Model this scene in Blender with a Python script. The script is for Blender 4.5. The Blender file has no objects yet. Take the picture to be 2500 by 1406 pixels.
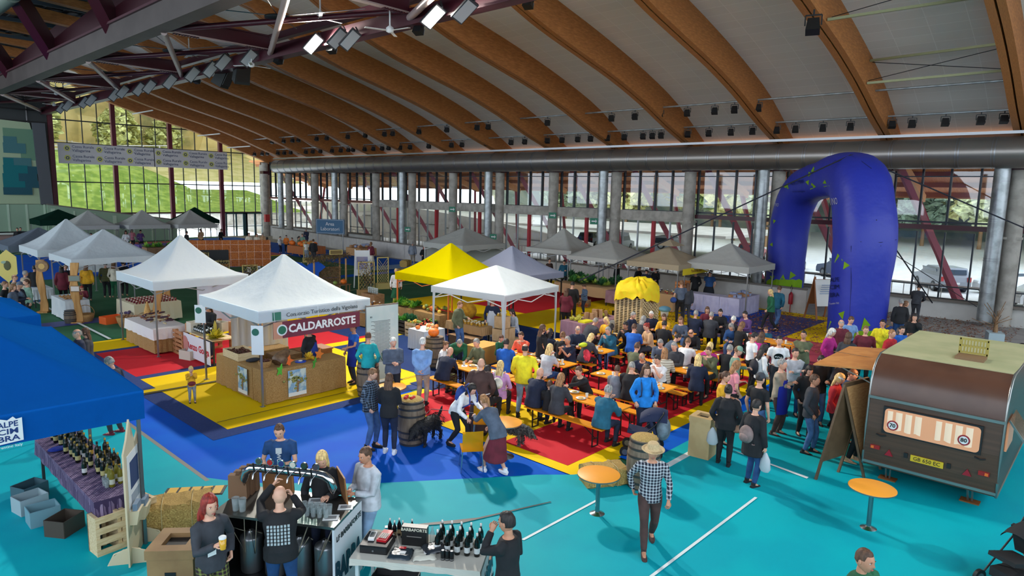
import bpy,math,random
import numpy as np
from mathutils import Vector,Matrix
random.seed(7)
sc=bpy.context.scene
COL=sc.collection
# ---------------------------------------------------------------- camera
RM=Matrix(((0.68109568,0.08947843,-0.72670646),(-0.73186686,0.11288116,-0.67203329),(0.02189899,0.98957135,0.14236917)))
F=1625.3
CAM=Vector((0,0,5.4))
cam=bpy.data.cameras.new('camera');cam.sensor_width=36;cam.lens=F/2500*36;cam.clip_end=600
co=bpy.data.objects.new('camera',cam);COL.objects.link(co)
co.matrix_world=Matrix.Translation(CAM)@RM.to_4x4()
sc.camera=co
def ray(px,py):return(RM@Vector((px-1250,-(py-703),-F))).normalized()
def G(px,py,z=0.0):
    r=ray(px,py);return CAM+r*((z-5.4)/r.z)
def atX(px,py,X):
    r=ray(px,py);return CAM+r*(X/r.x)
def atY(px,py,Y):
    r=ray(px,py);return CAM+r*(Y/r.y)
# ---------------------------------------------------------------- world, sun, view
w=bpy.data.worlds.new('world');sc.world=w;w.use_nodes=True
nt=w.node_tree;bg=nt.nodes['Background']
sky=nt.nodes.new('ShaderNodeTexSky');sky.sky_type='HOSEK_WILKIE';sky.turbidity=4;sky.ground_albedo=.4
sky.sun_direction=Vector((.90,.16,.42)).normalized()
mx=nt.nodes.new('ShaderNodeMixRGB');mx.inputs[0].default_value=.75
mx.inputs[2].default_value=(.78,.88,1.0,1)
nt.links.new(sky.outputs[0],mx.inputs[1]);nt.links.new(mx.outputs[0],bg.inputs[0])
bg.inputs[1].default_value=7.5
sun=bpy.data.lights.new('sun','SUN');sun.energy=13.0;sun.angle=.01;sun.color=(1,.93,.8)
so=bpy.data.objects.new('sun',sun);COL.objects.link(so)
so.rotation_euler=Vector((.90,.16,.42)).to_track_quat('Z','Y').to_euler()
vs=sc.view_settings
sc.display_settings.display_device='sRGB'
vs.view_transform='Standard';vs.look='None';vs.gamma=1;vs.use_curve_mapping=False;vs.exposure=-0.45
cy=sc.cycles
cy.max_bounces=6;cy.diffuse_bounces=3;cy.glossy_bounces=2;cy.transmission_bounces=4;cy.transparent_max_bounces=12
cy.caustics_reflective=False;cy.caustics_refractive=False;cy.sample_clamp_indirect=4
cy.use_denoising=True;cy.use_adaptive_sampling=True;cy.adaptive_threshold=.03
# ---------------------------------------------------------------- materials
MATS={}
def lin(c):
    return tuple((x/12.92 if x<=.04045 else((x+.055)/1.055)**2.4)for x in c)
def M(c,rough=.6,metal=0,key=None,**k):
    """plain procedural material from an sRGB colour (0-255)"""
    kk=(tuple(c),rough,metal,key,str(sorted(k.items())))
    if kk in MATS:return MATS[kk]
    m=bpy.data.materials.new((key or 'paint')+'_%d'%len(MATS));m.use_nodes=True
    b=m.node_tree.nodes['Principled BSDF']
    cl=lin([x/255 for x in c]);b.inputs['Base Color'].default_value=(*cl,1)
    b.inputs['Roughness'].default_value=rough;b.inputs['Metallic'].default_value=metal;b.inputs['Specular IOR Level'].default_value=k.get('spec',.5)
    if 'emit' in k:
        b.inputs['Emission Color'].default_value=(*cl,1);b.inputs['Emission Strength'].default_value=k['emit']
    if 'alpha' in k:b.inputs['Alpha'].default_value=k['alpha']
    if 'trans' in k:b.inputs['Transmission Weight'].default_value=k['trans']
    if 'noise' in k or 'c2' in k: # colour variation with a second colour
        n=m.node_tree.nodes;l=m.node_tree.links
        tc=n.new('ShaderNodeTexCoord');mp=n.new('ShaderNodeMapping');mp.inputs['Scale'].default_value=k.get('sc',(1,1,1))
        t=n.new('ShaderNodeTexNoise');t.inputs['Scale'].default_value=k.get('noise',8);t.inputs['Detail'].default_value=k.get('det',3)
        r=n.new('ShaderNodeValToRGB');r.color_ramp.elements[0].position=k.get('p0',.4);r.color_ramp.elements[1].position=k.get('p1',.6)
        r.color_ramp.elements[0].color=(*cl,1);r.color_ramp.elements[1].color=(*lin([x/255 for x in k.get('c2',[min(255,x*1.25)for x in c])]),1)
        l.new(tc.outputs['Object'],mp.inputs[0]);l.new(mp.outputs[0],t.inputs[0]);l.new(t.outputs['Fac'],r.inputs[0]);l.new(r.outputs[0],b.inputs['Base Color'])
        if 'c3' in k:
            e=r.color_ramp.elements.new((k.get('p0',.4)+k.get('p1',.6))/2);e.color=(*lin([x/255 for x in k['c3']]),1)
        if 'bump' in k:
            bp=n.new('ShaderNodeBump');bp.inputs['Strength'].default_value=k['bump'];bp.inputs['Distance'].default_value=.02
            l.new(t.outputs['Fac'],bp.inputs['Height']);l.new(bp.outputs[0],b.inputs['Normal'])
    MATS[kk]=m
    return m
def brickmat(key,c1,c2,mortar,bw,bh,ms=.004,rough=.6,sc=1.0,rot=(0,0,0),off=.5):
    if key in MATS:return MATS[key]
    m=M(c1,rough,key=key+'b');m=m.copy();m.name=key;MATS[key]=m
    n=m.node_tree.nodes;l=m.node_tree.links;b=n['Principled BSDF']
    tc=n.new('ShaderNodeTexCoord');mp=n.new('ShaderNodeMapping');mp.inputs['Rotation'].default_value=rot
    t=n.new('ShaderNodeTexBrick');t.offset=off
    for i,c in enumerate((c1,c2,mortar)):t.inputs[1+i].default_value=(*lin([x/255 for x in c]),1)
    t.inputs['Scale'].default_value=sc;t.inputs['Mortar Size'].default_value=ms;t.inputs['Brick Width'].default_value=bw;t.inputs['Row Height'].default_value=bh
    l.new(tc.outputs['Object'],mp.inputs[0]);l.new(mp.outputs[0],t.inputs[0]);l.new(t.outputs[0],b.inputs['Base Color'])
    return m
WHITE=M((225,226,224),.6,key='white');BLACK=M((18,18,20),.5,key='black')
STEEL=M((150,152,155),.35,.9,key='steel');DARKRED=M((66,12,28),.4,key='dark_red_steel');RED=M((170,20,38),.5,key='red')
GALV=M((150,155,155),.42,.75,key='galvanised',noise=3,c2=(175,180,182))
GLULAM=M((150,92,44),.55,key='glulam',noise=6,c2=(184,120,62),c3=(166,104,50),sc=(.6,14,3),p0=.3,p1=.72,bump=.1)
WOOD=M((176,128,78),.6,key='wood',noise=5,c2=(200,155,102),sc=(1,8,8),p0=.3,p1=.7)
OLDWOOD=M((120,88,58),.7,key='old_wood',noise=6,c2=(158,122,84),sc=(1,6,6),p0=.3,p1=.7)
PALEWOOD=M((205,178,132),.6,key='pale_wood',noise=6,c2=(222,198,156),sc=(1,6,6))
CONCRETE=M((158,152,142),.85,key='concrete',noise=2.2,c2=(182,176,166),bump=.15)
BURLAP=M((150,112,62),.95,key='burlap',noise=60,c2=(180,142,88),bump=.4)
STRAW=M((150,118,58),.9,key='straw',noise=45,c2=(214,184,112),c3=(184,150,84),sc=(1,4,1),p0=.3,p1=.7,bump=.8)
CANVAS=M((205,210,212),.75,key='white_canvas',noise=1.5,c2=(218,222,222),trans=0.0)
GLASS=bpy.data.materials.new('window_glass');GLASS.use_nodes=True
def _glass():
    n=GLASS.node_tree.nodes;l=GLASS.node_tree.links
    n.remove(n['Principled BSDF'])
    a=n.new('ShaderNodeBsdfTransparent');a.inputs[0].default_value=(.93,.96,.97,1)
    g=n.new('ShaderNodeBsdfGlossy');g.inputs['Roughness'].default_value=.02
    x=n.new('ShaderNodeMixShader');x.inputs[0].default_value=.06
    l.new(a.outputs[0],x.inputs[1]);l.new(g.outputs[0],x.inputs[2]);l.new(x.outputs[0],n['Material Output'].inputs[0])
_glass()
SKYLIGHT_GLASS=GLASS.copy();SKYLIGHT_GLASS.name='added_skylight_glass';SKYLIGHT_GLASS.node_tree.nodes['Transparent BSDF'].inputs[0].default_value=(.16,.17,.19,1)  # dark tint dims the daylight through the added, unseen roof strip
def clearmat(name,col,mixf=.3,rough=.05):
    """see-through tinted plastic or glass"""
    if name in MATS:return MATS[name]
    m=bpy.data.materials.new(name);m.use_nodes=True;MATS[name]=m
    n=m.node_tree.nodes;l=m.node_tree.links;b=n['Principled BSDF']
    b.inputs['Base Color'].default_value=(*lin([x/255 for x in col]),1);b.inputs['Roughness'].default_value=rough
    a=n.new('ShaderNodeBsdfTransparent');a.inputs[0].default_value=(*lin([x/255 for x in col]),1)
    x=n.new('ShaderNodeMixShader');x.inputs[0].default_value=mixf
    l.new(a.outputs[0],x.inputs[1]);l.new(b.outputs[0],x.inputs[2]);l.new(x.outputs[0],n['Material Output'].inputs[0])
    return m
# ---------------------------------------------------------------- mesh builder
class MB:
    def __init__(s):s.v=[];s.f=[];s.m=[];s.mats=[];s.sm=[]
    def mi(s,mat):
        if mat not in s.mats:s.mats.append(mat)
        return s.mats.index(mat)
    def add(s,vs,fs,mat,smooth=False):
        o=len(s.v);s.v+=[tuple(v)for v in vs];i=s.mi(mat)
        for f in fs:s.f.append(tuple(o+k for k in f));s.m.append(i);s.sm.append(smooth)
        return s
    def box(s,c,d,mat,rz=0,rx=0,ry=0,taper=1.0):
        """c = centre, d = full sizes"""
        R=Matrix.Rotation(rz,3,'Z')@Matrix.Rotation(ry,3,'Y')@Matrix.Rotation(rx,3,'X');c=Vector(c);vs=[]
        for z in(-.5,.5):
            t=taper if z>0 else 1
            for x,y in((-.5,-.5),(.5,-.5),(.5,.5),(-.5,.5)):vs.append(c+R@Vector((x*d[0]*t,y*d[1]*t,z*d[2])))
        return s.add(vs,[(3,2,1,0),(4,5,6,7),(0,1,5,4),(1,2,6,5),(2,3,7,6),(3,0,4,7)],mat)
    def bar(s,a,b,wd,ht,mat):
        """rectangular bar from a to b"""
        a=Vector(a);b=Vector(b);d=(b-a).normalized();up=Vector((0,0,1))if abs(d.z)<.95 else Vector((0,1,0))
        x=d.cross(up).normalized()*wd/2;y=x.cross(d).normalized()*ht/2;vs=[]
        for p in(a,b):vs+=[p-x-y,p+x-y,p+x+y,p-x+y]
        return s.add(vs,[(0,1,2,3),(7,6,5,4),(0,4,5,1),(1,5,6,2),(2,6,7,3),(3,7,4,0)],mat)
    def loft(s,rings,mat,smooth=True,caps=True,close=True):
        n=len(rings[0]);vs=[p for r in rings for p in r];fs=[]
        for i in range(len(rings)-1):
            for j in range(n if close else n-1):
                k=(j+1)%n;fs.append((i*n+j,i*n+k,(i+1)*n+k,(i+1)*n+j))
        s.add(vs,fs,mat,smooth)
        if caps and close:
            s.add(rings[0],[tuple(range(n))[::-1]],mat);s.add(rings[-1],[tuple(range(n))],mat)
        return s
    def tube(s,pts,rad,mat,n=8,smooth=True,caps=True,flat=1.0):
        pts=[Vector(p)for p in pts];rad=rad if isinstance(rad,(list,tuple))else[rad]*len(pts);rings=[]
        ref=Vector((0,0,1));dd=(pts[-1]-pts[0])
        if dd.length and abs(dd.normalized().z)>.9:ref=Vector((0,1,0))
        for i,p in enumerate(pts):
            t=(pts[min(i+1,len(pts)-1)]-pts[max(i-1,0)]).normalized()
            x=t.cross(ref).normalized();y=x.cross(t)
            rings.append([p+(x*math.cos(a)+y*math.sin(a)*flat)*rad[i]for a in[2*math.pi*k/n for k in range(n)]])
        return s.loft(rings,mat,smooth,caps)
    def lathe(s,prof,mat,c=(0,0,0),n=16,smooth=True,caps=True):
        c=Vector(c)
        return s.loft([[c+Vector((r*math.cos(2*math.pi*k/n),r*math.sin(2*math.pi*k/n),z))for k in range(n)]for r,z in prof],mat,smooth,caps)
    def ball(s,c,r,mat,n=8,k=5):
        r=r if isinstance(r,(tuple,list))else(r,r,r);c=Vector(c);rings=[]
        for i in range(k+1):
            t=math.pi*(.04+.92*i/k);rings.append([c+Vector((r[0]*math.sin(t)*math.cos(2*math.pi*j/n),r[1]*math.sin(t)*math.sin(2*math.pi*j/n),-r[2]*math.cos(t)))for j in range(n)])
        return s.loft(rings,mat)
    def prism(s,poly,axis,a,b,mat,smooth=False):
        """poly in the other two axes, extruded along axis from a to b"""
        def P(u,v,t):return(t,u,v)if axis==0 else((u,t,v)if axis==1 else(u,v,t))
        n=len(poly);vs=[P(u,v,a)for u,v in poly]+[P(u,v,b)for u,v in poly]
        fs=[tuple(range(n))[::-1],tuple(range(n,2*n))]+[(i,(i+1)%n,n+(i+1)%n,n+i)for i in range(n)]
        return s.add(vs,fs,mat,smooth)
    def quad(s,a,b,c,d,mat):return s.add([a,b,c,d],[(0,1,2,3)],mat)
    def build(s,name,parent=None,loc=None,rz=0,mats=None):
        me=bpy.data.meshes.new(name);me.from_pydata([tuple(v)for v in s.v],[],s.f)
        for m in(mats or s.mats):me.materials.append(m)
        me.polygons.foreach_set('material_index',s.m);me.polygons.foreach_set('use_smooth',s.sm);me.update()
        o=bpy.data.objects.new(name,me);COL.objects.link(o)
        if parent:o.parent=parent
        if loc is not None:o.location=loc
        o.rotation_euler.z=rz
        return o
def tag(o,label,cat,group=None,kind=None):
    o['label']=label;o['category']=cat
    if group:o['group']=group
    if kind:o['kind']=kind
    return o
def empty(name,loc,rz=0,label=None,cat=None,group=None):
    o=bpy.data.objects.new(name,None);COL.objects.link(o);o.location=loc;o.rotation_euler.z=rz;o.empty_display_size=.1
    if label:tag(o,label,cat,group)
    return o
def struct(o):o['kind']='structure';return o
KIDS={}
def copy_tree(o,parent=None):
    c=o.copy();COL.objects.link(c);c.parent=parent
    for ch in list(o.children):copy_tree(ch,c)
    return c
TXT={}
def text(s,size,mat,parent,loc,rot=(math.pi/2,0,0),name='lettering',align='CENTER',ext=.002,sx=1.0,bold=0):
    k=(s,align,bold/size,ext/size)
    if k not in TXT:
        cu=bpy.data.curves.new(name,'FONT');cu.body=s;cu.size=1;cu.extrude=ext/size;cu.align_x=align;cu.align_y='CENTER';cu.offset=bold/size;cu.resolution_u=2
        t=bpy.data.objects.new('t',cu);TXT[k]=bpy.data.meshes.new_from_object(t);bpy.data.objects.remove(t);TXT[k].materials.clear();TXT[k].materials.append(mat)
    o=bpy.data.objects.new(name,TXT[k]);COL.objects.link(o);o.parent=parent;o.location=loc;o.rotation_euler=rot;o.scale=(size*sx,size,size)
    o.material_slots[0].link='OBJECT';o.material_slots[0].material=mat
    return o
# ================================================================ SETTING
def floor():
    b=MB()
    tq=M((0,158,172),.6,key='turquoise_sheet',spec=.15,noise=.8,c2=(0,166,176),bump=.05)
    bl=M((0,84,196),.7,key='blue_mat',spec=.12,noise=1,c2=(0,92,196));sl=M((40,58,112),.7,spec=.15,key='slate_mat',noise=20,c2=(56,74,124),sc=(1,6,1))
    ye=M((240,196,0),.7,spec=.12,key='yellow_mat',noise=1,c2=(240,200,10));rd=M((196,32,44),.7,spec=.12,key='red_mat',noise=1,c2=(198,40,50))
    gr=M((44,98,66),.7,spec=.2,key='green_sport_floor',noise=1,c2=(54,106,76));nv=M((18,46,100),.7,spec=.15,key='navy_mat',noise=1,c2=(28,54,104))
    gg=M((120,118,112),.6,key='grey_edge');wt=M((215,225,225),.5,key='court_line');pk=M((176,62,80),.6,key='faded_red_mat',noise=2,c2=(186,70,84))
    bv=M((44,56,128),.5,key='violet_blue');ct=M((150,148,145),.8,key='pale_floor',noise=2,c2=(165,162,158));lb=M((60,130,190),.4,key='pale_blue')
    lay=[0]
    def P(poly,m):
        lay[0]+=1;z=.0012*lay[0];b.add([(x,y,z)for x,y in poly],[tuple(range(len(poly)))],m)
    def Rr(x0,y0,x1,y1,m):P([(x0,y0),(x1,y0),(x1,y1),(x0,y1)],m)
    b.quad((-30,-20,0),(36.4,-20,0),(36.4,72,0),(-30,72,0),gr)
    Rr(30.5,-20,36.3,72,ct) # walkway by the glass
    Rr(26.8,36,32,70,bl);Rr(18,50,27,68,pk);Rr(17.8,49.4,27.2,50,ye);Rr(4,44,22,60,bl)
    Rr(21.5,35,28.5,36,bl)
    Rr(4.8,6,11,25.6,bl);Rr(4,29.2,9.6,30.3,bv)
    Rr(5.7,24.0,14,25.6,ye);Rr(5.7,23.75,16,24.05,sl)
    Rr(5.7,13.86,30,24,sl);Rr(6.2,20.1,30,23.75,rd);Rr(6.2,14.3,12.6,19.75,ye);Rr(5.2,18.2,6.4,18.6,ye)
    Rr(12.2,14,24,19.6,nv);Rr(12.2,19.6,24,20.1,ye);Rr(13.5,20.4,17,24.5,nv);Rr(11.6,24.3,22,25.6,ye)
    Rr(9.8,7.2,20,13.7,ye);Rr(11.4,13.4,24,14.4,nv)
    Rr(9.98,11.3,11.9,13.4,rd);Rr(10.1,7.72,19.3,9.5,rd);Rr(12.3,9,19.3,13.3,rd)
    Rr(11.2,6.66,32,7.25,bl);Rr(19.9,7.2,32,26,ye);Rr(20,6.9,26,10.2,pk);Rr(24,9.5,31,13.3,bv);Rr(27.5,12,31.5,15.4,bl)
    Rr(22,19.5,31.5,23,rd);Rr(20.5,15,31,17.5,ye);Rr(26,-20,36,7,ct)
    P([(-30,-20),(26,-20),(26,6.68),(11.2,6.68),(9.82,7.35),(9.3,7.85),(8.59,8.37),(6.78,9.76),(5.21,11.34),(4.77,12.1),(4.77,40),(-30,40)],tq)
    P([(4.72,11.9),(4.8,11.9),(4.8,26),(4.72,26)],gg);Rr(6.2,14.82,12.6,14.85,BLACK);P([(5.2,18.2),(7.7,18.05),(8.3,18.3),(7.7,18.15),(5.2,18.3)],BLACK)
    Rr(7.1,25.6,7.2,44,wt);Rr(5.8,29.3,5.9,44,wt)
    P([(11.2,6.22),(12.6,6.22),(12.6,6.36),(11.2,6.36)],wt);P([(7.3,6.38),(9.3,6.36),(9.3,6.41),(7.3,6.43)],wt);P([(7.6,4.42),(11.4,4.4),(11.4,4.45),(7.6,4.47)],wt)
    P([(13.2,5.58),(13.25,5.68),(13,4.06),(12.9,4.06)],wt);P([(6.0,8.2),(6.5,7.8),(6.55,7.86),(6.05,8.26)],wt)
    P([(6.2,8.05),(7.0,7.45),(8.6,6.9),(8.6,6.93),(7.3,7.4),(6.3,8.03)],BLACK)
    Rr(18,30,26,30.08,M((190,190,120),.5));Rr(18,38,28,38.08,M((190,190,120),.5));Rr(26.0,36.5,31,38.6,lb)
    return struct(b.build('floor'))
floor()
BOT=[(37,7.7),(36,8.1),(35.25,8.4),(33,9.15),(30.5,10.1),(27.8,10.95),(25,11.66),(22.5,12.3),(20.4,13.0),(18.2,13.9),(16,14.75),(9,15.3),(0,15.3)]
TOP=[(37,8.55),(33.65,10.36),(30.2,11.62),(26.3,12.74),(22.9,13.57),(20,14.35),(17.5,15.0),(14,15.55),(9,15.9),(0,15.9)]
def interp(pr,x):
    for(x1,z1),(x0,z0)in zip(pr,pr[1:]):
        if x0<=x<=x1:return z0+(z1-z0)*(x-x0)/(x1-x0)
    return pr[-1][1]
YB=[9.0+5.14*k for k in range(-3,13)]
def smoothprof(pr,n=3):
    out=[]
    P=[pr[0]]+pr+[pr[-1]]
    for i in range(1,len(P)-2):
        for t in range(n):
            t/=n;q=[]
            for c in(0,1):
                p0,p1,p2,p3=P[i-1][c],P[i][c],P[i+1][c],P[i+2][c]
                q.append(.5*(2*p1+(p2-p0)*t+(2*p0-5*p1+4*p2-p3)*t*t+(3*p1-p0-3*p2+p3)*t**3))
            out.append(tuple(q))
    return out+[pr[-1]]
def ceiling():
    tile=brickmat('ceiling_tiles',(226,218,208),(221,213,203),(238,232,224),1.28,.6,.012,.8,1,(0,0,math.pi/2),0.0)
    b=MB();pr=[p for p in smoothprof(TOP,3)if p[0]>14.5]
    n=len(pr);vs=[(x,y,z)for x,z in pr for y in(-8,72)]+[(x,y,z+.3)for x,z in pr for y in(-8,72)]
    fs=[(2*i,2*i+1,2*i+3,2*i+2)for i in range(n-1)]+[(2*n+2*i,2*n+2*i+2,2*n+2*i+3,2*n+2*i+1)for i in range(n-1)]
    b.add(vs,fs,tile,True);struct(b.build('ceiling'))
    b=MB();dk=M((46,52,58),.6,key='steel_deck');x0,x1=8.2,15.2
    b.box(((x0+x1)/2,32,16.0),(x1-x0,80,.1),dk)
    for i in range(7):b.box((x0+.5+i,32,15.9),(.3,80,.12),dk)
    b.box((-12.4,32,16.0),(9.2,80,.1),dk);struct(b.build('ceiling'))
    bm=M((60,70,78),.5,key='blue_grey_steel')
    for k in range(24): # purlins under the deck
        y=-2+3.1*k;p=MB();p.box((11.6,y,15.6),(7,.12,.22),bm);struct(p.build('roof_purlin'))
    bot=smoothprof([p for p in BOT if p[0]>8]);top=smoothprof([(x,z+.05)for x,z in TOP if x>8])
    poly=bot+top[::-1]
    for y in YB:
        g=MB();g.prism(poly,1,y-.27,y-.035,GLULAM);g.prism(poly,1,y+.035,y+.27,GLULAM)
        struct(g.build('roof_beam'))
    g=MB()
    for a,c in zip(YB,YB[1:]):g.box((36.6,(a+c)/2,8.1),(.3,c-a-.54,.8),M((140,84,40),.5,key='eave_wood'))
    struct(g.build('trim_1'))
ceiling()
def steel():
    box=M((64,54,50),.5,.2,key='box_girder',noise=.6,c2=(76,66,62));lit=M((170,150,146),.4,.2,key='lit_flange_grey_tube')  # lit: light painted as paler steel on lower flanges; grey brace tubes share it
    g=MB();g.box((10.8,32,12.0),(.7,78,.85),box);g.box((10.8,32,12.48),(.9,78,.1),DARKRED);struct(g.build('roof_girder'))
    g=MB();g.box((15.8,32,11.55),(.35,78,.5),DARKRED);g.box((15.8,32,11.25),(.5,78,.08),DARKRED);g.box((16.1,32,12.3),(.3,78,.3),DARKRED);struct(g.build('roof_girder'))
    for y in(9.6,19.85,30.1,40.35,50.6,60.8):
        g=MB();g.box((13.3,y,11.95),(4.8,.08,.55),DARKRED);g.box((13.3,y,12.25),(4.8,.3,.06),DARKRED);g.box((13.3,y,11.66),(4.8,.26,.05),lit)
        for i in range(9):g.box((11.5+.12*i,y,11.62),(.05,.2,.05),DARKRED);g.box((14.6+.12*i,y,11.62),(.05,.2,.05),DARKRED)
        struct(g.build('roof_cross_beam'))
        g=MB();g.tube([(11.1,y,11.6),(15.7,y+10.2,11.5)],.13,lit,10);struct(g.build('roof_brace'))
        g=MB();g.tube([(11.1,y+10.2,11.7),(15.7,y,11.75)],.11,DARKRED,10)
        g.lathe([(.05,0),(.5,.05),(.5,.12),(.05,.17)],BLACK,(13.4,y+5.1,11.75),18);struct(g.build('roof_brace'))
        g=MB()
        for q in((11.2,y+2.5),(11.2,y+7.6),(15.6,y+2.5),(15.6,y+7.6)):g.tube([(q[0],q[1],12.2),(13.4,y+5.1,11.9)],.02,STEEL,5)
        struct(g.build('roof_brace'))
    for y in(14.7,24.9,35.2,45.4,55.7,4.5): # raking struts rising from the girder
        for dx in(-3.0,3.2):
            g=MB();g.bar((10.8,y,12.5),(10.8+dx,y-3.4,16.0),.5,.95,DARKRED);struct(g.build('roof_strut'))
    g=MB()
    for i,y in enumerate((12,22,32,42)):g.tube([(8.4,y,14.6),(8.4,y+9.6,14.6)],.42,M((120,132,120),.5,key='old_duct'),14)
    struct(g.build('roof_duct'))
    # unseen skylight added for daylight over the middle of the hall and the deck beyond it
    g=MB()
    for i in range(17):g.box((.2,-8+5*i,16.05),(15.8,.12,.2),DARKRED)
    for x in(-7.7,-3.7,.2,4.1,8):g.box((x,32,16.05),(.12,80,.16),DARKRED)
    o=struct(g.build('window_80'));p=MB();p.box((.2,32,16.2),(15.8,80,.02),SKYLIGHT_GLASS);struct(p.build('pane',o))
steel()
# ---------------------------------------------------------------- long glazed wall on the right
FR=M((44,50,58),.4,.4,key='window_frame');WALLW=M((206,204,198),.8,key='white_wall',noise=1.2,c2=(216,214,208));SILL=M((120,112,104),.7,key='sill')
TEALF=M((52,86,92),.4,.3,key='teal_frame')
YC=[8.9+5.14*k for k in range(-2,13)];XG=36.35
def V(*a):return Vector(a)
def longwall():
    wn=0
    for i,(a,c)in enumerate(zip(YC,YC[1:])):
        near=a<18;far=a>48;a0=a+.3;c0=c-.3;wn+=1;L=c0-a0;m=(a0+c0)/2
        g=MB()
        zs=4.15
        g.box((XG,m,8.0),(.12,L,.12),FR);g.box((XG,m,6.55),(.1,L,.05),FR);g.box((XG,m,zs+.3),(.12,L,.08),FR);g.box((XG,m,7.0),(.12,L,.06),FR)
        for k in range(5):g.box((XG,a0+L*k/4,6.1),(.2,.075,4.0),FR)
        o=struct(g.build('window_%d'%wn))
        p=MB();p.box((XG+.02,m,6.1),(.012,L,3.8),GLASS);struct(p.build('pane',o))
        zb=.87 if near else(1.2 if far else 0.05)
        g=MB();wn+=1
        for k in range(5):
            if k==2 and not near and not far:continue
            g.box((XG,a0+L*k/4,(zb+4.0)/2),(.14,.06,4.0-zb),FR if near else STEEL)
        g.box((XG,m,zb+.62),(.1,L,.05),FR);g.box((XG,m,zb+.04),(.12,L,.08),FR)
        o=struct(g.build('window_%d'%wn));p=MB();p.box((XG+.02,m,(zb+4.0)/2),(.012,L,4.0-zb),GLASS);struct(p.build('pane',o))
        if not near and not far:
            q=MB();q.box((XG-.02,m,2.0),(.2,.2,3.95),RED);struct(q.build('window_post',o))
        g=MB()
        if near:g.box((XG-.15,m,4.22),(.25,L,.22),DARKRED)
        elif far:g.box((XG-.1,m,4.22),(.25,L,.22),M((120,70,60),.5))
        else:g.box((XG-.2,m,4.15),(.45,L,.62),CONCRETE)
        struct(g.build('trim_2'))
        if near or far:
            g=MB();g.box((XG,m,zb/2-.02),(.4,L+.6,zb),WALLW);g.box((XG-.15,m,zb+.0),(.5,L+.6,.1),SILL);struct(g.build('wall_right'))
    for k,y in enumerate(YC):
        g=MB();r=.34
        g.tube([(35.85,y,0),(35.85,y,8.0)],r,CONCRETE,20);g.box((35.85,y,6.95),(.75,.75,.3),DARKRED);g.box((35.9,y,3.9),(.7,.7,.1),CONCRETE)
        tag(g.build('concrete_column'),'round grey concrete column by the tall windows'+(' with a steel duct beside it' if k%2 else ''),'column','concrete columns along the window wall')
        if k%2==1:
            g=MB();g.tube([(35.2,y+.55,.25),(35.2,y+.55,6.95)],.3,GALV,18)
            for z in(1.5,2.9,3.0,4.6,4.7,6.3):g.tube([(35.2,y+.55,z),(35.2,y+.55,z+.03)],.312,STEEL,18)
            tag(g.build('vertical_duct'),'vertical round galvanised air duct dropping beside a concrete column','duct','vertical ducts on the columns')
    g=MB();g.tube([(34.85,-8,7.5),(34.85,66,7.5)],.66,M((134,128,122),.33,.7,key='duct_metal'),28)
    y=-7
    while y<66:g.tube([(34.85,y,7.5),(34.85,y+.04,7.5)],.675,STEEL,28);g.tube([(34.85,y+.12,7.5),(34.85,y+.15,7.5)],.675,STEEL,28);y+=1.28
    tag(g.build('main_duct'),'long horizontal round steel ventilation duct above the windows','duct')
    g=MB();g.bar((34.5,-8,8.3),(34.5,66,8.3),.08,.12,STEEL);struct(g.build('trim_3'))
    # low boards of the rink between the hall and the walkway
    bd=M((190,184,178),.6,key='rink_board',noise=2,c2=(200,195,188));g=MB()
    for y0,y1,x0,x1 in((10.8,27.5,32,32),(36.5,66,32,34.2)):
        n=int((y1-y0)/2.4)
        for i in range(n):
            a=i/n;c=(i+1)/n
            g.bar((x0+(x1-x0)*a,y0+(y1-y0)*a,.58),(x0+(x1-x0)*c,y0+(y1-y0)*c-.02,.58),.1,1.14,bd)
            g.bar((x0+(x1-x0)*a,y0+(y1-y0)*a,1.2),(x0+(x1-x0)*c,y0+(y1-y0)*c-.02,1.2),.16,.08,SILL)
    struct(g.build('wall_low_boards'))
longwall()
def closewalls():
    gw=M((150,146,140),.85,key='gallery_wall');g=MB();g.box((10,-9,2.5),(54,.3,5),gw)
    for i in range(11):g.box((-16+5.2*i,-9,9),(.3,.3,9),DARKRED)
    struct(g.build('wall_front'))
    g=MB();g.box((-17,31,1.9),(.3,80,3.8),gw)
    for i in range(16):g.box((-17,-8+5.14*i,6),(.5,.5,5),CONCRETE)
    struct(g.build('wall_left'))
closewalls()
YE=72.0
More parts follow.
